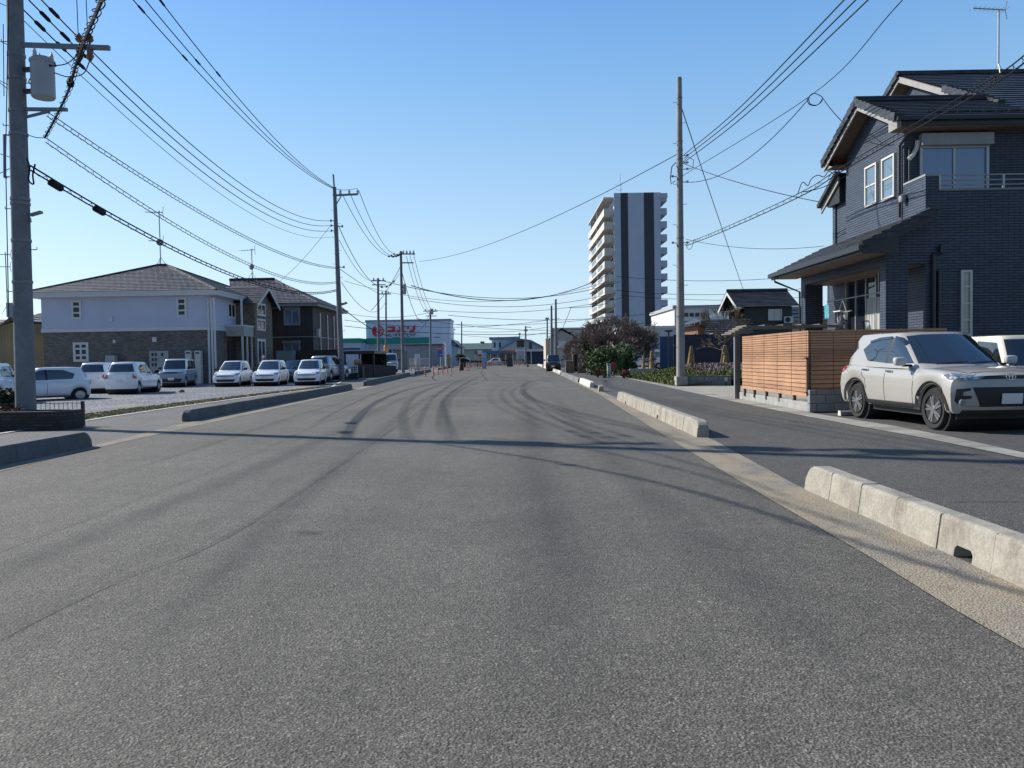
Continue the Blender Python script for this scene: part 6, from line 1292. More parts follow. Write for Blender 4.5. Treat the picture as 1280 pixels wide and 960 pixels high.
for pts in ([(58, 83), (82, 80), (95, 70), (99, 62)], [(68, 91), (85, 96), (104, 92), (113, 74)], [(62, 81), (70, 83), (68, 78)], [(40, 95), (36, 102), (41, 108)]): b.tube(catmull([L1(x, y, Y1-.1) for x, y in pts], 6), .012, 5)
fit(t1, b, 'jumper_cable', WIRE)
b = MB(); b.tube([L1(11, -20, Y1-.35), L1(7, 200, Y1-.3), L1(11, 400, Y1-.25)], .012, 4); b.tube([L1(4, 30, Y1-.3), L1(5, 120, Y1-.3)], .01, 4); fit(t1, b, 'guy_wire', WIRE)
b = MB(); b.tube(catmull([L1(34, 198, Y1-.25), L1(37, 210, Y1-.25), L1(36, 225, Y1-.25), L1(42, 230, Y1-.25), L1(41, 218, Y1-.25), L1(44, 205, Y1-.25)], 6), .018, 5); fit(t1, b, 'jumper_cable', WIRE)
for z, ln in ((10.3, 1.9), (11.3, 1.5), (12.6, 1.9)):
    c = (top1-p1)*(z/13.2); b = MB(); b.beam(c+V((-.5, .15, 0)), c+V((ln, .15, 0)), .1, .1); fit(t1, b, 'crossarm', STEEL)
    for x in (.5, 1.1, ln-.15): b = MB(); insul(b, c+V((x, .15, .05)), .3, .1); fit(t1, b, 'insulator', INSUL, True)
for z, x in ((10.35, .75), (11.4, 1.2)): c = (top1-p1)*(z/13.2); b = MB(); b.box(c.x+x-.25, c.y+.05, z-.55, c.x+x+.25, c.y+.45, z-.05); fit(t1, b, 'switch_box', mat('transformer_grey', (.33, .35, .38), .5, .1))
# second pole
Y2_ = 52.0; p2 = P(427.5, 476, Y2_); p2.z = 0; t2 = pole('tall slender pole with one sided crossarm on top beside the white hatchbacks', p2, P(418, 234, Y2_), .2, .125, POLEN, True, (7.3, 8.6, 10.2), bolt_from=2.5)
L2 = lambda x, y, Y=Y2_: P(x, y, Y)-p2
b = MB(); b.tube([L2(418, 236), L2(416.5, 218)], .06, 6); fit(t2, b, 'top_rod', STEEL)
b = MB(); b.beam(L2(416, 244.3), L2(447, 242.8), .12, .12); b.beam(L2(420, 256), L2(426.5, 245), .06, .06); fit(t2, b, 'crossarm', STEEL)
for px in (425.5, 436.5, 447): b = MB(); insul(b, L2(px, 243.5), .38, .1); fit(t2, b, 'insulator', INSUL, True)
b = MB(); b.tube(catmull([L2(419, 236), L2(428, 237.5), L2(437, 237.2), L2(447, 235.5)], 5), .015, 4); fit(t2, b, 'jumper_cable', WIRE)
for yy, s in ((276, -1), (282, -1), (288.5, -1), (283, 1), (334, 1), (379, 1)): b = MB(); b.beam(L2(419+(yy-236)*.04, yy), L2(419+(yy-236)*.04+s*7, yy), .05, .05); insul(b, L2(419+(yy-236)*.04+s*7, yy)+V((0, 0, -.08)), .2, .07); fit(t2, b, 'wire_bracket', STEEL)
b = MB(); b.beam(L2(427, 381), L2(434, 378.5), .2, .1); fit(t2, b, 'street_light', STEEL)
# third pole and the small ones beyond
def simple_pole(label, px, base_y, Y, top_y, r, arms=(), box=None, px_top=None, sign=False):
    q = P(px, base_y, Y); t = pole(label, (q.x, Y, 0), P(px_top or px, top_y, Y), r, r*.7, POLEN, False); q = V((q.x, Y, 0)); L = lambda x, y: P(x, y, Y)-q
    for (x0, x1, y, n) in arms:
        b = MB(); b.beam(L(x0, y), L(x1, y), .12, .12); fit(t, b, 'crossarm', STEEL)
        for i in range(n): b = MB(); insul(b, L(x0+(x1-x0)*(i+.5)/n, y)+V((0, 0, .05)), .35, .12); fit(t, b, 'insulator', INSUL, True)
    if box: x0, x1, y0, y1 = box; a, c = L(x0, y0), L(x1, y1); transformer(t, V(((a.x+c.x)/2, -.1, c.z)), abs(c.x-a.x)/2, a.z-c.z, mat('transformer_grey', (.33, .35, .38), .5, .1))
    return t, L
t3, L3 = simple_pole('pole with two short crossarms and a small transformer in front of the store lettering', 504, 466, 82, 314, .19, ((502, 519, 317.5, 4), (501, 517, 328.5, 0)), (504, 508, 357, 368), 501)
t4, L4 = simple_pole('pole with short top crossarm in front of the round red store emblem', 473.5, 462, 94, 348, .19, ((464, 482, 351, 3), (465, 482, 356, 0)), None, 472.5)
t5, L5 = simple_pole('slim pole with an orange marker sleeve between the two thicker poles before the store', 482.5, 461, 100, 363, .15, ((474, 489, 367.5, 2),))
b = MB(); a, c = L5(481, 432), L5(484.5, 441.5); b.lathe([(.16, c.z), (.22, c.z+.1), (.22, a.z-.1), (.16, a.z)], (0, 0, 0), 'z', 10); b.build('marker_sleeve', mat('marker_orange', (.7, .28, .04), .6), t5)
t6, L6 = simple_pole('pole with transformer and cluttered crossarms at the blank end of the store front', 538, 458, 122, 387, .2, ((529, 547, 389, 3), (532, 546, 395, 0)), (537, 542, 387, 393))
for lab, px, by, Y, ty, r, arms in (
    ('bare dark pole beyond the store corner above the dark bush', 577, 456, 160, 402, .17, ()),
    ('thin dark pole with side fittings before the blue roofed building', 657, 456, 150, 407.5, .2, ((657, 664, 409, 0), (655, 660, 413.5, 2))),
    ('dark pole behind the grey gabled house', 684, 455, 140, 397, .18, ((681, 687, 399, 2),)),
    ('small distant pole behind the blue roofed building roof ridge', 649.5, 456, 210, 416, .2, ((647, 652, 418, 2),)),
    ('far thin pole beside the pale blue wall', 623.5, 456, 200, 421, .2, ()),
    ('distant pole with cross fittings right behind the store corner', 566.5, 456, 190, 410, .18, ((563, 570, 412.5, 2), (564, 569, 416, 0)))):
    simple_pole(lab, px, by, Y, ty, r, arms)
Yl = 116; q = P(557.5, 458, Yl); q.z = 0; t = thing('street_lamp', 'white curved street lamp in front of the pale blue store wall', 'street lamp', q); L = lambda x, y: P(x, y, Yl)-q
b = MB(); b.tube(catmull([L(557.5, 458), L(557, 430), L(554.5, 425), L(551, 423), L(547, 421.8)], 6), [.11]*25, 8); b.build('post', WT, t); b = MB(); a = L(546, 421.6); b.obox(a, (.9, 0, 0), (0, .4, 0), (0, 0, .14)); b.build('lamp_head', STEEL, t)

# ------------------------------------------------------------------ wires
def sagline(p, q, sag, n=24): return [p.lerp(q, i/n)-V((0, 0, 4*sag*(i/n)*(1-i/n))) for i in range(n+1)]
GW_ = 'overhead wires'
def wire(label, p, q, sag, r=None, n=24, name='overhead_wire', group=GW_, spiral=0, pts=None):
    p, q = V(p), V(q); L = sagline(p, q, sag, n) if pts is None else pts; md = (p.y+q.y)/2
    r = r or max(.011, .00036*md)
    b = MB(); b.tube(L, r, 5)
    o = b.build(name, WIRE, None)
    if spiral:
        d = []; N = int((q-p).length/spiral*6); 
        b = MB(); 
        for i in range(N+1):
            u = i/N*(len(L)-1); k = min(int(u), len(L)-2); c = L[k].lerp(L[k+1], u-k); a = i*pi/3; d.append(c+V((.05*cos(a), 0, -.06+.055*sin(a))))
        b.tube(d, r*.42, 3); b.build('spiral_hanger', WIRE, o); b = MB(); b.tube([c-V((0, 0, .1)) for c in L], r*.9, 5); b.build('cable', WIRE, o)
    return tag(o, label, 'overhead wire', group)
P2 = lambda x, y: P(x, y, Y2_)
def sleeve(o, path_pts, fr, ln, rad):
    n = len(path_pts)-1
    for f in fr:
        u = f*n; k = min(int(u), n-1); c = path_pts[k].lerp(path_pts[k+1], u-k); d = (path_pts[k+1]-path_pts[k]).normalized(); b = MB(); b.tube([c-d*ln/2, c-d*ln*.35, c+d*ln*.35, c+d*ln/2], [rad*.5, rad, rad, rad*.5], 7); b.build('sleeve', IBLACK, o, True)
# three high lines to the second pole
for i, (x0, x1, yl) in enumerate(((-10.35, 416, 235.5), (-9.95, 417, 235), (-9.45, 417, 234.2))):
    a, c = V((x0, 15.5, 12.25)), P2(x1, yl); L = sagline(a, c, 1.05, 30)
    o = wire(('lowest', 'middle', 'uppermost')[i]+' of the three high lines sweeping down to the crossarm pole', a, c, 1.05, .017, 30); sleeve(o, L, ((.2, .29), (.16, .3), (.19, .33))[i], .5, .034)
# four lower lines from the transformer pole, fed through black sleeves
for i, (xa, ya, xb, yb, sg) in enumerate(((48, -4, 413, 275.8, 1.35), (36, 0, 412, 282, 1.4), (27, 10, 412, 288.5, 1.4), (28, 24, 416, 296, 1.5))):
    a, c = P(xa, ya, Y1), P2(xb, yb); L = sagline(a, c, sg, 30)
    o = wire(('top line of the four running from the transformer pole to the crossarm pole', 'second line of the four running from the transformer pole to the crossarm pole', 'third line of the four running from the transformer pole to the crossarm pole', 'thin bottom line of the four running from the transformer pole to the crossarm pole')[i], a, c, sg, .016 if i < 3 else .009, 30)
    if i < 3: sleeve(o, L, ((.018, .05), (.018, .042, .064), (.02, .045, .07))[i], .42, .045)
a, c = P(58, 139, Y1), P2(421, 334); o = wire('ladder like spiral hung cable from the lower crossarm bracket to the crossarm pole', a, c, .75, .011, 30, 'telecom_cable', 'telecom cables', .32)
a, c = P(57, 172, Y1), P2(420, 352); L = sagline(a, c, 1.05, 30); o = wire('thin twisted cable starting at the end of the drop wire below the transformer', a, c, 1.05, .011, 30, 'telecom_cable', 'telecom cables', .4)
a, c = P(38, 207, Y1), P2(420, 362); L = sagline(a, c, 1.1, 30); o = wire('thick black telecom cable with two splice closures below the transformer', a, c, 1.1, .02, 30, 'telecom_cable', 'telecom cables', .5)
for f in (.028, .085): u = f*30; k = int(u); cc = L[k].lerp(L[k+1], u-k); d = (L[k+1]-L[k]).normalized(); b = MB(); b.tube([cc-d*.26-V((0, 0, .09)), cc-d*.2-V((0, 0, .1)), cc+d*.2-V((0, 0, .1)), cc+d*.26-V((0, 0, .09))], [.03, .085, .085, .03], 10); b.build('splice_closure', IBLACK, o, True)
o = wire('short guy from the crossarm pole slanting down towards the brown house roof', P2(414, 281), P(348, 353, 62), .25, .014); 
wire('cable continuing from the crossarm pole to the pole before the store emblem', P2(423, 335), P(472, 366, 94), .1, .02)
wire('thin cable dropping from the crossarm pole towards the slim pole with the marker', P2(427, 353), P(482, 378, 100), 1.6, .02)
wire('long low cable from the crossarm pole past the store front', P2(427, 384), P(537, 397, 122), 2.6, .03)
# twisted bundle climbing over the road and its drop
pts = catmull([P(56, 172, Y1), P(70, 146, 15.4), P(86, 112, 13.8), P(94, 84, 12.6), P(101, 64, 11.6), P(109, 42, 10.3), P(127, 0, 8.0), P(165, -100, 5.4), P(260, -320, 3)], 10)
o = wire('twisted bundle of cables climbing from below the transformer past the crossarm insulators', P(56, 172, Y1), pts[-1], 0, .022, pts=pts, name='telecom_cable', group='telecom cables')
d = []; rnd = random.Random(2)
for i in range(len(pts)-1):
    for j in range(5): u = (i*5+j)*.62; c = pts[i].lerp(pts[i+1], j/5); d.append(c+V((.06*cos(u), .03*sin(u), .05*sin(u))))
b = MB(); b.tube(d, .007, 4); b.build('spiral_hanger', WIRE, o)
b = MB(); q = P(88, 103, 13.4); b.lathe([(.01, -.09), (.05, -.07), (.065, 0), (.04, .07), (.01, .09)], q, 'z', 8); b.build('clamp', IBLACK, o)
wire('thin drop from the transformer pole to the foot of the twisted bundle', P(34, 168, Y1), P(56, 172, Y1), .03, .009)
for x, y2, xe, lab in ((98, 50, 94.5, 'thin vertical line rising from the inner crossarm insulator of the transformer pole'), (110, 50, 106, 'thin vertical line rising from the outer crossarm insulator of the transformer pole')): wire(lab, P(x, y2, Y1), P(xe, -40, Y1-1.2), 0, .009, 4)
for i, (ya, yb) in enumerate(((5, 12), (53, 61), (103, 112), (108, 122), (194, 200), (212, 204))): wire(('highest', 'second', 'third', 'fourth', 'fifth', 'lowest')[i]+' of six short lines entering the transformer pole from behind', P(-60, ya-(yb-ya)*4, Y1+1.5), P(20+i, yb, Y1), .02, .009, 6)
# between the second and third pole
P3 = lambda x, y: P(x, y, 82)
for i, (xa, xb) in enumerate(((428, 504), (438, 505.5), (448.5, 507))): a, c = P2(xa, 243 if i < 2 else 238), P3(xb-4, 318.3-i*1.2); L = sagline(a, c, 1.6, 26); o = wire(('inner', 'middle', 'outer')[i]+' line falling from the top crossarm to the pole in front of the store lettering', a, c, 1.6, .02, 26); sleeve(o, L, (.72, .82, .9, .95), .5, .09)
a, c = P2(423, 282), P3(499, 342); L = sagline(a, c, 2.6, 26); o = wire('deeply sagging line below the three from crossarm pole to store pole', a, c, 2.6, .024, 26); sleeve(o, L, (.6, .7, .78, .86), .5, .1)
wire('thin sagging line from the crossarm pole ending at the store emblem pole', P2(424, 300), P(472, 348, 94), 1.2, .018)
for i, (xb, yb, sg) in enumerate(((544, 390, 1.5), (540, 391, 1.5), (536, 391, 1.5))): wire(('first', 'second', 'third')[i]+' steep line from the store lettering pole down to the pole by the blank wall', P3(517-i*4.5, 318+i), P(xb, yb, 122), sg, .026)
wire('dark cable from the emblem pole past the store lettering pole and over the road', P(474, 350, 94), P(775, 352, 118), 2.4, .04); wire('thick sagging cable over the road from the store pole to the tower side', P(514, 357, 84), P(760, 343, 112), 2.6, .05)
# lines across the road, far down the street
for i, (x0, y0, x1, y1, Y, sg, r, lab) in enumerate((
    (430, 351, 760, 352, 118, 3.2, .028, 'faint line over the road just under the thick sagging cable'), (510, 372, 770, 366, 118, 1.8, .035, 'far road line crossing low behind the tower balconies'), (545, 388, 780, 372, 125, 1.2, .035, 'far road line rising gently to the tower from the store corner'),
    (560, 394, 860, 385, 130, 1.4, .04, 'far road line above the blue roofed building, fairly straight'), (430, 400, 700, 398, 140, 1.5, .04, 'far road line passing level over the store roof'), (430, 407.5, 850, 402, 140, 2.0, .05, 'far dark line just over the store roof edge and the bare tree'),
    (520, 398, 860, 394, 135, 2.4, .035, 'thin far line sagging between the store pole and the plain pole'), (560, 405, 760, 396, 150, .8, .04, 'far line touching the tops of the distant poles'), (578, 414, 690, 408, 155, .6, .035, 'lowest far line above the green shed roof'), (578, 419, 690, 414, 155, .8, .03, 'lowest thin far line above the green shed roof'),
    (430, 391, 540, 390, 120, .8, .03, 'far line over the store sign reaching the transformer pole'), (770, 345.5, 985, 346.5, 110, .6, .035, 'line crossing the tower front to the tiled roof house, upper'), (770, 363, 1010, 360, 110, .8, .035, 'line crossing the tower front to the tiled roof house, middle'), (775, 369, 1010, 371, 110, .6, .03, 'line crossing the tower front to the tiled roof house, lower'), (840, 384, 975, 366, 95, .5, .03, 'slack line ending on the tiled roof house ridge'))):
    wire(lab, P(x0, y0, Y), P(x1, y1, Y+6), sg, r, 18)
wire('long thin wire spanning the road from the plain pole to the store lettering pole', P(846, 193, pb.y), P3(524, 327), .9, .018)
wire('curved drop hanging near the store lettering pole, hooked below its crossarm', P3(503, 342), P(537, 392, 122), 3.0, .03)
wire('slant wire from the emblem pole area up to the store lettering pole', P(464, 388, 90), P3(502, 330), .4, .03); wire('slanted line at the bare tree linking the far road lines', P(703, 411, 106), P(714, 384, 120), .05, .035, 4); wire('dark line from the bare tree top to the tower balconies', P(711, 384.5, 120), P(760, 379, 122), .2, .04, 6)
# ------------------------------------------------------------------ wires of the plain pole on the sidewalk side
Yp = pb.y; PP = lambda x, y, Y=None: P(x, y, Y or Yp)
for i, (ya, xe) in enumerate(((193.5, 1055), (198, 1069.5), (203, 1085))):
    a = PP(855, ya); m_ = P(xe, 0, 17.5); e = m_+(m_-a)*.75+V((0, 0, .55)); mid_ = [a, a.lerp(m_, .5)-V((0, 0, .22)), m_, m_.lerp(e, .6)+V((0, 0, .0)), e]
    wire(('uppermost', 'middle', 'lowest')[i]+' of three parallel lines climbing overhead from the plain pole', a, e, 0, .017, pts=catmull(mid_, 8))
a = PP(853, 220); m_ = P(1016, 117.5, 24.5); e = P(1128, 0, 16.5); wire('single thin line above the looped service drop running from the plain pole', a, e, 0, .012, pts=catmull([a, m_+V((0, 0, -.0)), e, e+(e-m_)*.9], 10))
a = PP(854, 227.5); c = P(1012, 122, 24.4); o = wire('service drop sagging from the plain pole to the wire loop', a, c, .75, .014)
lp = catmull([P(x, y, 24.4) for x, y in ((1009, 123), (1011, 130), (1019, 132), (1026, 128), (1028, 122), (1022, 118), (1016, 117), (1011, 122), (1013, 130), (1022, 131), (1028, 124))], 6)
wire('small black loop of slack cable hanging from the thin line', lp[0], lp[-1], 0, .013, pts=lp, name='cable_loop'); wire('short stretch from the cable loop down to the dark tiled house gable', P(1028, 122, 24.4), P(1056, 155, 21.8), .05, .013, 8)
wire('cable tacked across the tiled gable wall to the corner of the house', P(1083, 176, 20.9), P(1118, 181, 20.2), .05, .01, 8)
wire('straight line from the plain pole to the lower wing eave of the dark tiled house', PP(856, 205), P(1036, 254.5, 25.4), .15, .014)
wire('long guy wire dropping from high on the plain pole to the tiled roof house', PP(852, 135), P(929.5, 363, 71), .1, .022)
wire('level thin line from the plain pole low across to the dark tiled house', PP(857, 299), P(1030, 307.5, 31), .25, .01)
a = PP(858, 304); pts = catmull([a, P(905, 285, 30.5), P(1000, 241, 24.3), P(1050, 210, 21.2), P(1126, 165, 17.4), P(1240, 98, 13.6), P(1290, 62, 12.5), P(1380, -2, 11)], 10)
o = wire('spiral hung telecom bundle climbing past the front of the dark tiled house', a, pts[-1], 0, .013, pts=pts, name='telecom_cable', group='telecom cables')
d, d2 = [], []
for i in range(len(pts)-1):
    n_ = max(2, int((pts[i+1]-pts[i]).length/.06))
    for j in range(n_): u = (i*37+j)*.9; c = pts[i].lerp(pts[i+1], j/n_); d.append(c+V((.045*cos(u), 0, -.07+.05*sin(u)))); d2.append(c-V((0, 0, .12)))
b = MB(); b.tube(d, .006, 3); b.build('spiral_hanger', WIRE, o); b = MB(); b.tube(d2[::4], .016, 5); b.build('cable', WIRE, o)
lp = catmull([P(x, y, 22.4) for x, y in ((997, 243), (1003, 228), (1010, 232), (1014, 224), (1022, 219), (1030, 221), (1036, 214), (1044, 218), (1052, 208))], 6); b = MB(); b.tube(lp, .013, 5); b.build('slack_loop', WIRE, o)
wire('thin line from the telecom slack loops to the downpipe corner of the house', P(1003, 240, 22.4), P(1057, 220, 22.2), .08, .012, 8)
wire('drop curling at the base of the telecom bundle on the plain pole', PP(857, 305), PP(868, 298.5), .35, .012, 8)
# ------------------------------------------------------------------ store
Ys = 150.0; h = H(Ys); SB = slabs('store_blue_panel', (.6, .7, .86), 1.2, 30, .5, .012, .04, .8); GB2 = mat('store_green', (.0, .26, .2), .5, .06); RED = mat('sign_red', (.62, .03, .06), .5, .05); TEAL = mat('sign_teal', (.0, .16, .2), .5, .05)
t = thing('store', 'wide pale blue store with green band and red katakana sign past the poles', 'store'); x0, x1, zt = h(457.5, 410).x, h(562.8, 410).x, h(500, 401.8).z; W_ = 8
b = MB(); b.box(x0, Ys, 0, x1, Ys+W_, zt); b.build('wall', SB, t); b = MB(); b.box(x0-.15, Ys-.15, zt, x1+.15, Ys+W_, zt+.35); b.build('parapet_cap', mat('cap_blue', (.22, .28, .38), .5), t)
a, c = h(457.5, 423), h(536.5, 429); b = MB(); b.box(x0-.02, Ys-.3, c.z, c.x, Ys-.001, a.z); b.build('green_band', GB2, t)
xl = h(405, 430).x; a, c, e = h(440, 424), h(440, 429.5), h(440, 437); b = MB(); b.box(xl, Ys-6, 0, x0-.02, Ys+20, c.z); b.build('side_wing', mat('wing_blue_white', (.45, .55, .65), .6), t); b = MB(); b.box(xl, Ys-6.4, c.z, x0-.02, Ys+20, a.z); b.build('green_band', GB2, t); b = MB(); b.box(xl, Ys-6.15, h(440, 438).z, x0-.02, Ys-6.001, h(440, 435.5).z); b.build('window_strip', NAVYL, t)
zg = h(500, 436).z; b = MB(); b.box(x0+.4, Ys-.08, zg, h(505, 430).x, Ys-.001, h(500, 430.5).z); b.build('lower_panel', mat('panel_grey_white', (.46, .47, .5), .6), t)
b = MB()
for px in (486, 491, 495.5, 500): a, c = h(px, 436.8), h(px+3.8, 441); b.box(a.x, Ys-.1, c.z, c.x, Ys-.001, a.z)
b.build('window_strip', PANE, t)
# the sign: strokes as raised red bars
def S_(u, v): return h(u, v)                              # picture place on the store front
def stroke(b, pts, w_, d0=-.12, d1=-.32):
    """fat polyline stroke standing off the wall"""
    for p, q in zip(pts, pts[1:]):
        p, q = S_(*p), S_(*q); d = (q-p); d.y = 0; L = d.length; d.normalize(); n_ = V((-d.z, 0, d.x))*(w_/2); p = p-d*w_*.0; q = q+d*w_*.0
        b.prism([(p.x+n_.x, Ys+d1, p.z+n_.z), (q.x+n_.x, Ys+d1, q.z+n_.z), (q.x-n_.x, Ys+d1, q.z-n_.z), (p.x-n_.x, Ys+d1, p.z-n_.z)], (0, d0-d1, 0))
pxm = Ys/960
b = MB(); stroke(b, [(484.5, 409), (494, 409)], 2.0*pxm); stroke(b, [(484.5, 414.2), (493, 414.2)], 2.0*pxm, -.121, -.319); stroke(b, [(492.3, 408), (492.3, 415.2)], 3.2*pxm, -.122, -.33); b.build('sign_letter', RED, t)
b = MB(); stroke(b, [(505.5, 407), (502.5, 411.5), (497, 415)], 2.6*pxm); stroke(b, [(499, 408.5), (506, 415)], 2.2*pxm, -.121, -.33); b.build('sign_letter', RED, t)
b = MB(); stroke(b, [(510.3, 407.5), (510.3, 411.5)], 2.4*pxm); stroke(b, [(517.8, 407), (517.8, 411.5), (516.5, 413.5), (512.5, 415)], 3.0*pxm, -.121, -.33); b.build('sign_letter', RED, t)
cu = bpy.data.curves.new('store_name_line', 'FONT'); cu.body = 'ハード＆グリーン'; cu.size = 1.0; cu.extrude = .06; cu.offset = .03; to = bpy.data.objects.new('sign_line', cu); C.objects.link(to); bpy.context.view_layer.update()
wn = max(.1, to.dimensions.x); a, c = S_(484, 420.5), S_(520, 417); sx = (c.x-a.x)/wn; dgt = bpy.context.evaluated_depsgraph_get(); me = bpy.data.meshes.new_from_object(to.evaluated_get(dgt)); bpy.data.objects.remove(to)
me.materials.clear(); me.materials.append(TEAL); me.transform(Mx.Translation((a.x, Ys-.2, a.z)) @ Mx.Rotation(R(90), 4, 'X') @ Mx.Diagonal((sx, sx*1.05, 1, 1))); to = bpy.data.objects.new('sign_line', me); C.objects.link(to); to.parent = t
# round emblem: red disc cut by pale swirls
c0_ = S_(472.5, 413.8); rr_ = 7.4*pxm; b = MB(); b.lathe([(.01, 0), (rr_, 0), (rr_, -.1), (.01, -.1)], (c0_.x, Ys-.05, c0_.z), 'y', 40); em = b.build('emblem', RED, t)
EW = mat('emblem_pale', (.5, .56, .66), .5)
def arc_(b, cx, cz, r, a0, a1, w_, y): 
    n = 18
    for i in range(n):
        p, q = a0+(a1-a0)*i/n, a0+(a1-a0)*(i+1)/n; b.prism([(c0_.x+cx+(r-w_/2)*cos(p), y, c0_.z+cz+(r-w_/2)*sin(p)), (c0_.x+cx+(r+w_/2)*cos(p), y, c0_.z+cz+(r+w_/2)*sin(p)), (c0_.x+cx+(r+w_/2)*cos(q), y, c0_.z+cz+(r+w_/2)*sin(q)), (c0_.x+cx+(r-w_/2)*cos(q), y, c0_.z+cz+(r-w_/2)*sin(q))], (0, -.06, 0))
b = MB(); arc_(b, .22*rr_, 0, .58*rr_, R(-140), R(120), .13*rr_, Ys-.16); arc_(b, .22*rr_, .02*rr_, .34*rr_, R(-200), R(120), .12*rr_, Ys-.165); b.prism([(c0_.x-.05*rr_, Ys-.16, c0_.z+1.0*rr_), (c0_.x-.5*rr_, Ys-.16, c0_.z+.95*rr_), (c0_.x-.2*rr_, Ys-.16, c0_.z+.45*rr_)], (0, -.06, 0)); b.prism([(c0_.x-.1*rr_, Ys-.17, c0_.z-.62*rr_), (c0_.x+.45*rr_, Ys-.17, c0_.z-1.03*rr_), (c0_.x-.2*rr_, Ys-.17, c0_.z-1.05*rr_)], (0, -.06, 0)); b.build('emblem_swirl', EW, em)
settle(t, ((x0+x1)/2, Ys, 0))
h = H(152); t = thing('small_gabled_shed', 'small pale blue gabled shed against the store corner', 'shed'); a, c, e = h(563.5, 428), h(571.5, 428), h(566, 424); b = MB(); b.box(a.x, 153, 0, c.x+.1, 170, a.z-.6); b.prism([(a.x, 153, a.z-.6), (c.x+.1, 153, a.z-1.0), (a.x+.4, 153, e.z)], (0, 17, 0)); b.build('wall', mat('wing_blue_white', (.45, .55, .65)), t); b = MB(); b.beam((a.x-.2, 160, e.z+.1), (c.x+.5, 160, a.z-.95), 15, .2, (0, 0, 1)); b.build('roof', R_SLATE, t)
h = H(125); GS = slabs('grey_container_sheet', (.25, .28, .33), .3, 10, .6, .03, .06, .7); a, m_, c = h(506, 432.5), h(538, 432.5), h(552, 434.2)
t = thing('prefab_shed', 'grey blue prefabricated shed in front of the store between two poles', 'shed', (m_.x, 125, 0)); b = MB(); b.box(a.x-m_.x, 0, .2, c.x-m_.x, 5, a.z); b.build('wall', GS, t); b = MB(); b.box(a.x-m_.x-.2, -.2, a.z, c.x-m_.x+.2, 5.2, a.z+.25); b.build('roof', R_SLATE, t)
h = H(108); a, c = h(491, 438.5), h(508, 438.5); b = MB(); b.box(a.x, 108, 0, c.x, 110, a.z); tag(b.build('concrete_wall', CON_DARK), 'weathered brownish boundary wall behind the white light van', 'wall')
h = H(104); t = thing('sliding_gate', 'white barred sliding gate with a tall white end box before the prefab shed', 'gate'); a, c = h(512, 448), h(537.5, 460); b = MB(); bars(b, (a.x, 104, .15), V((1, 0, 0)), V((0, 0, 1)), V((0, -1, 0)), c.x-a.x, a.z-.15, .07, .06, 16, 1, .045); b.build('frame', WT, t); a, c = h(518, 442.5), h(524.5, 460); b = MB(); b.box(a.x, 104.1, 0, c.x, 104.7, a.z); b.build('end_box', WHITEW, t); settle(t, (h(525, 460).x, 104, 0))
h = H(96); t = thing('wooden_frame', 'yellowish timber frame standing by the sidewalk before the white gate', 'frame'); b = MB()
for px in (511.5, 514.5, 519, 523.5, 528): a = h(px, 450); b.beam((a.x, 96, 0), (a.x-.12, 96, h(px, 447 if px < 513 else 458).z), .08, .08)
a, c = h(511, 455.5), h(529, 456); b.beam((a.x, 96, .62), (c.x, 96, .62), .07, .07); b.beam((a.x, 96.06, .62), (h(522, 460).x, 96.06, .1), .05, .05); b.build('timber', mat('timber_yellow', (.4, .29, .12), .8, .25), t); settle(t, (h(520, 455).x, 96, 0))
h = H(100); q = h(550.6, 457); t = thing('road_sign', 'pole with red round sign above blue sign plates near the store lamp', 'road sign', (q.x, 100, 0)); L = lambda x, y: h(x, y)-V((q.x, 100, 0)); b = MB(); b.tube([(0, 0, 0), L(550.6, 433)], .05, 8); b.build('post', WT, t)
b = MB(); b.lathe([(.01, 0), (.3, 0), (.3, .03), (.01, .03)], L(550.6, 435.5)+V((0, -.1, 0)), 'y', 18); sg_ = b.build('round_plate', RED, t); b = MB(); b.box(-.2, -.14, L(550.6, 435.5).z-.06, .2, -.115, L(550.6, 435.5).z+.06); b.build('white_bar', WHITEW, sg_)
for ya, yb in ((438.5, 442.5), (443.5, 446)): b = MB(); b.box(-.3, -.1, L(550.6, yb).z, .3, -.06, L(550.6, ya).z); b.build('blue_plate', mat('sign_blue', (.02, .12, .5), .5), t)
h = H(118); a, c = h(558, 443), h(563, 459); b = MB(); b.box(a.x, 118, 0, c.x, 119, a.z); tag(b.build('hoarding_panel', mat('dull_tan', (.25, .22, .17), .8)), 'dull tan notice hoarding beside the curved street lamp', 'hoarding'); a, c = h(563.5, 443.5), h(566.5, 446.5); q = h(565, 459); t = thing('small_signboard', 'small yellowish white signboard on a post at the store corner', 'sign', (q.x, 117, 0)); b = MB(); b.box(-.03, -.03, 0, .03, .03, a.z); b.build('post', STEEL, t); b = MB(); b.box(-(c.x-a.x)/2, -.06, c.z, (c.x-a.x)/2, -.031, a.z); b.build('board', mat('board_cream', (.6, .56, .42), .6), t)
clumped('dark_bush', 'dark rounded bush at the corner of the store under the bare dark pole', 'shrub', (P(577, 456, 135).x, 135, 0), 2.4, 2.2, 2.6, GREEND, 1200, .16, 9, 25)
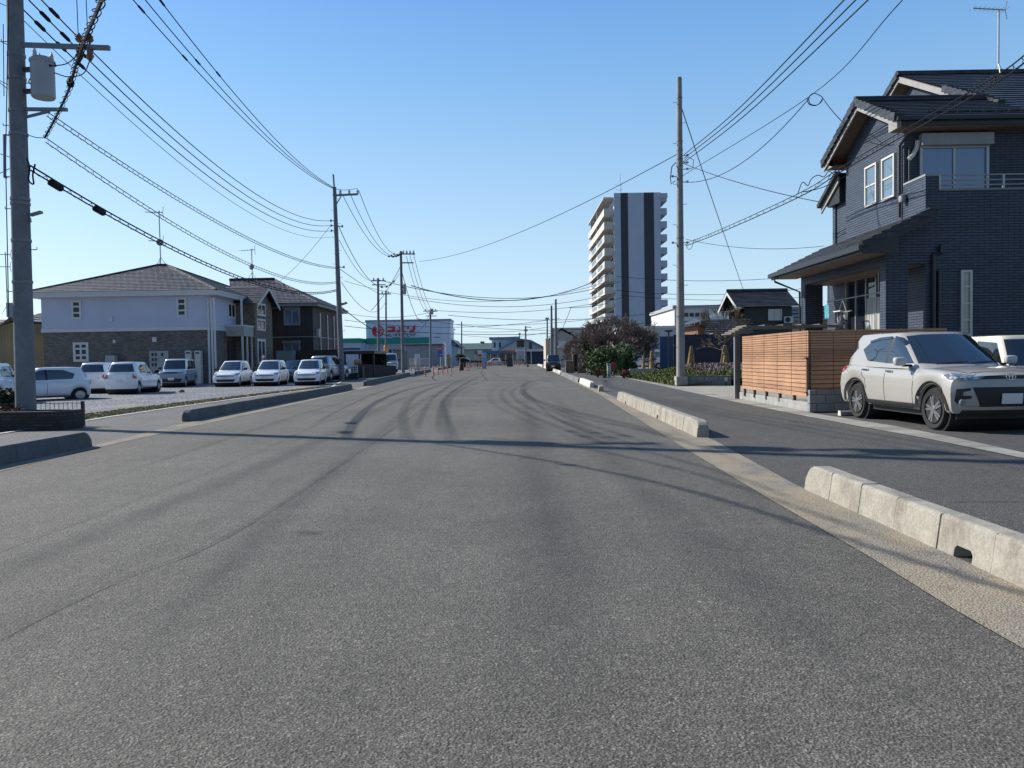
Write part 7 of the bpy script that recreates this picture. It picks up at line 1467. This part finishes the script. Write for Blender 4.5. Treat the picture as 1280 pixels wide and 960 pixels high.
# ------------------------------------------------------------------ orange posts, barriers and boards at the road works
ORG = mat('safety_orange', (.55, .1, .035), .6, .12, 8); WREF = mat('reflective_white', (.65, .62, .6), .4, .05)
def rpost(label, loc):
    t = thing('delineator_post', label, 'traffic post', loc, 0, 'orange road posts'); b = MB(); b.lathe([(.01, 0), (.14, 0), (.14, .025), (.06, .06), (.05, .08), (.045, .84), (.03, .87), (.01, .875)], (0, 0, 0), 'z', 12); b.build('post', ORG, t, True)
    for z in (.52, .7): b = MB(); b.lathe([(.04, z), (.049, z+.005), (.049, z+.075), (.04, z+.08)], (0, 0, 0), 'z', 12); b.build('band', WREF, t)
    return t
posts = [(531.5, 470.8), (542, 468.6), (547.5, 468.2), (553.5, 467.2), (559.3, 466.2), (564.5, 465.6), (574.5, 464.6), (583.3, 463.3), (586, 463)]
ords = ['first orange post, nearest along the kerb by the dark kerb end', 'second orange post, just beyond the first gap', 'third orange post, close beside the second', 'fourth orange post in the row along the kerb', 'fifth orange post in the row along the kerb', 'sixth orange post in the row along the kerb', 'seventh orange post, standing apart by the dark drum', 'eighth orange post, near the orange barrier cluster', 'ninth orange post, touching the orange barrier cluster']
o = None
for (px, py), lab in zip(posts, ords): q = G(px, py); o = rpost(lab, q) if o is None else again(o, lab, q)
def barrier(label, loc, w_=1.2, h_=.85, rz=0):
    t = thing('road_barrier', label, 'barrier', loc, rz, 'orange road barriers'); b = MB()
    for s in (-w_/2, w_/2): b.beam((s, -.25, 0), (s, 0, h_), .05, .04); b.beam((s, .25, 0), (s, 0, h_), .05, .04)
    b.build('leg', mat('barrier_leg', (.35, .33, .3), .6), t)
    for i, z in enumerate((h_-.12, h_-.42)):
        b = MB(); n = 7
        for k in range(n): x = -w_/2+w_*k/n; b.box(x, -.04, z-.1, x+w_/n, .04, z+.1, k % 2)
        b.build('striped_board', [ORG, WREF], t)
    return t
b1 = barrier('orange and white striped barrier at the roadworks beside the blue board', P(593.5, 457, 105)*V((1, 1, 0)) if False else V((P(593.5, 457, 105).x, 105, 0)))
for px, Y, rz, lab in ((598, 104, .3, 'second striped barrier leaning against the blue board'), (602, 102, -.2, 'third striped barrier directly before the blue board'), (618, 140, 0, 'distant orange barrier across the far road mouth, next to the red bush'), (625, 141, 0, 'distant orange barrier between the far red bush and the dark sign case'), (644.5, 128, .1, 'orange barrier behind the dark sign case'), (651.5, 130, 0, 'orange barrier beside the small black cone'), (588, 112, .1, 'striped barrier standing just behind the ninth orange post'), (607, 118, 0, 'striped barrier half hidden behind the blue sheet board'), (632, 150, 0, 'small far barrier between the distant barriers and the dark sign case'), (612, 146, .1, 'small far barrier between the blue sheet board and the distant white car')):
    again(b1, lab, (P(px, 456, Y).x, Y, 0), rz)
h = H(103); a, c = h(602.3, 441), h(608.3, 459.5); t = thing('notice_board', 'upright blue sheet board with pale edge standing at the roadworks', 'board', (c.x, 103, 0)); b = MB(); b.box(a.x-c.x, 0, .05, 0, .06, a.z); b.build('board', mat('board_blue', (.2, .36, .62), .5, .06), t); b = MB(); b.beam((a.x-c.x+.05, .5, 0), (a.x-c.x+.05, .07, a.z*.8), .05, .05); b.beam((-.05, .5, 0), (-.05, .07, a.z*.8), .05, .05); b.build('stay', BLACKM, t)
a, c = h(597, 438), h(603, 446); t = thing('warning_sign', 'white and red warning sign over the orange barriers', 'sign', ((a.x+c.x)/2, 102.5, 0)); w_ = (c.x-a.x)/2; b = MB(); b.box(-w_, 0, c.z, w_, .04, a.z); b.build('plate', WREF, t); b = MB(); b.box(-w_*.9, -.012, c.z+.05, w_*.9, -.001, c.z+.35); b.build('stripe', RED, t); b = MB(); b.tube([(0, .02, 0), (0, .02, c.z)], .03, 6); b.build('post', STEEL, t)
q = P(577, 461, 92); t = thing('road_drum', 'dark drum standing behind the seventh orange post', 'drum', (q.x, 92, 0)); b = MB(); b.lathe([(.01, 0), (.28, 0), (.3, .1), (.26, .8), (.2, .95), (.01, .96)], (0, 0, 0), 'z', 14); b.build('drum', BLACKM, t, True); b = MB(); b.tube([(-.2, 0, .9), (-.2, 0, 1.5), (.9, 0, 1.5)], .03, 5); b.build('rail', WREF, t)
q = P(637.5, 456, 126); t = thing('sign_case', 'dark upright sign case on the road before the far orange barriers', 'sign case', (q.x, 126, 0)); b = MB(); b.box(-.45, 0, .3, .4, .15, 1.55); b.build('panel', mat('navy_panel', (.02, .03, .06), .4), t); b = MB(); b.box(-.5, -.3, 0, .5, .4, .3); b.build('base', BLACKM, t)
q = P(659.5, 456, 120); t = thing('black_cone', 'small black weighted cone on the road before the cross street', 'cone', (q.x, 120, 0)); b = MB(); b.lathe([(.01, 0), (.24, 0), (.22, .08), (.12, .35), (.05, .62), (.01, .63)], (0, 0, 0), 'z', 10); b.build('cone', BLACKM, t, True)
# ------------------------------------------------------------------ buildings closing the street
h = H(230); t = thing('green_roof_hall', 'long dull green roofed hall far behind the roadworks', 'hall'); a, m_, c = h(577, 436), h(577, 428.5), h(614, 428.5); b = MB(); b.box(a.x, 232, 0, c.x, 246, a.z); b.build('wall', mat('hall_grey', (.28, .34, .33), .7), t); b = MB(); slope(b, (a.x-1, 231, a.z-.2), (c.x+1, 231, a.z-.2), (a.x-1, 239, m_.z), (c.x+1, 239, m_.z), 6, .1); b.build('roof', slabs('green_sheet', (.12, .18, .17), .4, 20, .6, .04, .08, .7), t)
b = MB(); a, c = h(599, 426), h(604, 428.5); b.box(a.x, 238.5, c.z-.2, c.x, 240, a.z); b.build('ridge_vent', R_SLATE, t); settle(t, (h(595, 440).x, 239, 0))
h = H(185); PB_ = mat('pale_blue_siding', (.4, .5, .6), .6, .06, .3); t = thing('flat_roof_house', 'pale blue flat roofed building with two dark windows at the end of the street', 'building'); a, c = h(611.5, 424.5), h(648, 424); b = MB(); b.box(a.x+.6, 185, 0, c.x, 195, a.z); b.build('wall', PB_, t); b = MB(); b.box(a.x, 184.4, a.z, c.x+.3, 195.5, a.z+.55); b.build('roof', mat('blue_roof_edge', (.13, .2, .3), .5), t)
for px in (617, 623.5): a, c = h(px, 428), h(px+2.6, 434.5); window(t, (a.x, 185, c.z), (1, 0, 0), (0, -1, 0), c.x-a.x, a.z-c.z, SASH_D, PANE, fr=.12, mull=0)
settle(t, (h(630, 450).x, 188, 0))
h = H(182); t = thing('gabled_workshop', 'pale blue gabled workshop with wide dark windows and long sloping roofs', 'building'); a, pk, c = h(626, 437), h(648, 424.5), h(681, 437)
b = MB(); b.prism([(a.x, 182, 0), (c.x, 182, 0), (c.x, 182, a.z), (h(664, 426).x, 182, h(664, 426.5).z), (pk.x, 182, pk.z), (a.x, 182, a.z)], (0, 2.5, 0)); b.build('wall', mat('workshop_wall', (.36, .42, .48), .6), t); b = MB(); b.beam((a.x-.5, 183, a.z), (pk.x, 183, pk.z+.15), 3.4, .3); b.beam((h(664, 426).x, 183, h(664, 426).z), (c.x+.6, 183, a.z-.1), 3.4, .3); b.beam((pk.x, 183, pk.z+.16), (h(664, 426).x, 183, h(664, 426).z+.05), 3.4, .3); b.build('roof', mat('blue_roof_edge', (.13, .2, .3)), t)
a, c = h(646, 425.6), h(657.5, 434); window(t, (a.x, 182, c.z), (1, 0, 0), (0, -1, 0), c.x-a.x, a.z-c.z, SASH_D, PANE, fr=.12, mull=4, trans=1); a, c = h(661, 428), h(665, 436); window(t, (a.x, 182, c.z), (1, 0, 0), (0, -1, 0), c.x-a.x, a.z-c.z, SASH_D, NAVYL, fr=.12, mull=0); settle(t, (h(653, 450).x, 183, 0))
h = H(172); t = thing('shop_canopy', 'low shop front with long blue canopy, pale goods underneath, across the street end', 'shop'); a, c = h(593, 440), h(646, 440); b = MB(); b.box(a.x, 172, h(600, 443).z, c.x, 178, h(600, 438.6).z); b.build('canopy', mat('canopy_blue', (.1, .17, .3), .6), t); b = MB(); b.box(h(628, 440).x, 171.8, h(640, 441).z, h(646, 440).x, 171.99, h(640, 437.8).z); b.build('sign_strip', mat('faded_red', (.3, .12, .11), .7), t); b = MB(); b.box(a.x, 178, 0, c.x, 178.4, h(600, 443).z); b.build('back_wall', mat('shop_pale', (.42, .45, .42), .8, .35, .5), t)
b = MB()
for px in (594, 604, 613, 622, 632, 641): a = h(px, 445); b.box(a.x-.12, 172.2, 0, a.x+.12, 172.44, h(600, 443).z)
b.build('post', TRIM_W, t); settle(t, (h(620, 450).x, 172, 0))
h = H(168); t = thing('white_canopy', 'long white flat canopy on dark blue shop front beside the parked dark car', 'shop'); a, c = h(645, 439.5), h(684, 438.5); b = MB(); b.box(a.x, 168, a.z, c.x, 174, a.z+.45); b.build('canopy', WHITEW, t); b = MB(); b.box(h(658, 440).x, 173.6, 0, c.x, 174, a.z); b.build('back_wall', NAVYL, t)
for px in (646, 664, 682): b = MB(); q = h(px, 445); b.box(q.x-.1, 168.2, 0, q.x+.1, 168.4, a.z); b.build('post', TRIM_W, t)
settle(t, (h(665, 450).x, 168, 0))
rnd = random.Random(12); bush = None
for k, (px, py, m_, lab) in enumerate(((596, 452, REDLEAF, 'distant reddish clutter of plants under the shop canopy, beside the blue board'), (609, 452, REDLEAF, 'distant reddish plants between the blue board and the far barriers'), (631, 451, GREEND, 'distant dark green planting under the blue shop canopy'), (653, 451, OLIVE, 'distant olive planting under the white canopy'))):
    clumped('garden_plants', lab, 'plants', (P(px, py, 165).x, 165+k*.3, 0), 3.2, 1.2, 1.5, m_, 240, .2, 6, 40+k)
for k, (px, Y, s, lab) in enumerate(((585, 168, 1, 'distant white car under the green hall'), (617, 164, -1, 'distant white car before the blue shop canopy'))):
    again(hat, lab, (P(px, 452, Y).x, Y, 0), R(0 if s > 0 else 180), 'distant cars on the cross street')
# a far belt of trees and roofs closing the horizon
FARL = leafmat('far_foliage', [(.03, .045, .03), (.06, .08, .05), (.1, .11, .08)]); rnd = random.Random(77); b = MB()
for k in range(240):
    x = -420+k*3.6; y = 430+rnd.uniform(-15, 25); hgt = rnd.uniform(3, 6.5); leaves(b, (x, y, hgt*.45), (4.5, 4, hgt*.6), 26, 1.4, rnd, .5)
tag(b.build('far_woods', FARL, None, recalc=False), 'low line of dark far trees closing the horizon', 'trees', None, 'stuff')
FH = [mat('far_wall_%s' % n, c, .8, .08, .2) for n, c in (('white', (.5, .5, .5)), ('beige', (.4, .36, .3)), ('grey', (.3, .31, .33)), ('blue', (.33, .4, .48)))]; FR = [R_SLATE, R_BROWN, R_DARK]
nhouse = 0
def farhouse(label, x, y, w_, d_, h_, rf_):
    global nhouse
    i = nhouse; nhouse += 1; t = thing('distant_house', label, 'house', (x, y, 0), 0, 'distant houses behind the street'); b = MB(); b.box(-w_/2, 0, 0, w_/2, d_, h_); b.prism([(-w_/2, d_*.02, h_), (-w_/2, d_*.98, h_), (-w_/2, d_/2, h_+d_*.2)], (w_, 0, 0)); b.build('wall', FH[i % 4], t)
    b = MB(); slope(b, (-w_/2-.5, -.6, h_-.1), (w_/2+.5, -.6, h_-.1), (-w_/2-.5, d_/2, h_+d_*.24), (w_/2+.5, d_/2, h_+d_*.24), 4, .08); slope(b, (-w_/2-.5, d_+.6, h_-.1), (w_/2+.5, d_+.6, h_-.1), (-w_/2-.5, d_/2, h_+d_*.24), (w_/2+.5, d_/2, h_+d_*.24), 4, .08); b.build('roof', FR[i % 3], t)
    for k in (-.28, .22): window(t, (w_*k-.6, 0, h_*.55), (1, 0, 0), (0, -1, 0), 1.4, 1.1, SASH_D, PANE, fr=.12)
for lab, px, Y, w_, d_, h_ in (('distant house behind the tan boarded house', 44, 110, 10, 8, 5), ('distant pale house behind the tan boarded house at the picture edge', 6, 95, 9, 8, 5.5), ('distant house behind the apartment house downpipe corner', 60, 150, 11, 9, 5), ('distant house behind the brick gate and small bare tree', 727, 150, 10, 8, 5.4), ('distant house behind the navy fence near the plain pole', 838, 130, 10, 8, 4.2), ('distant house half hidden by the dark tiled house porch', 1004, 90, 9, 8, 5.2)):
    farhouse(lab, P(px, 448, Y).x, Y, w_, d_, h_, 0)
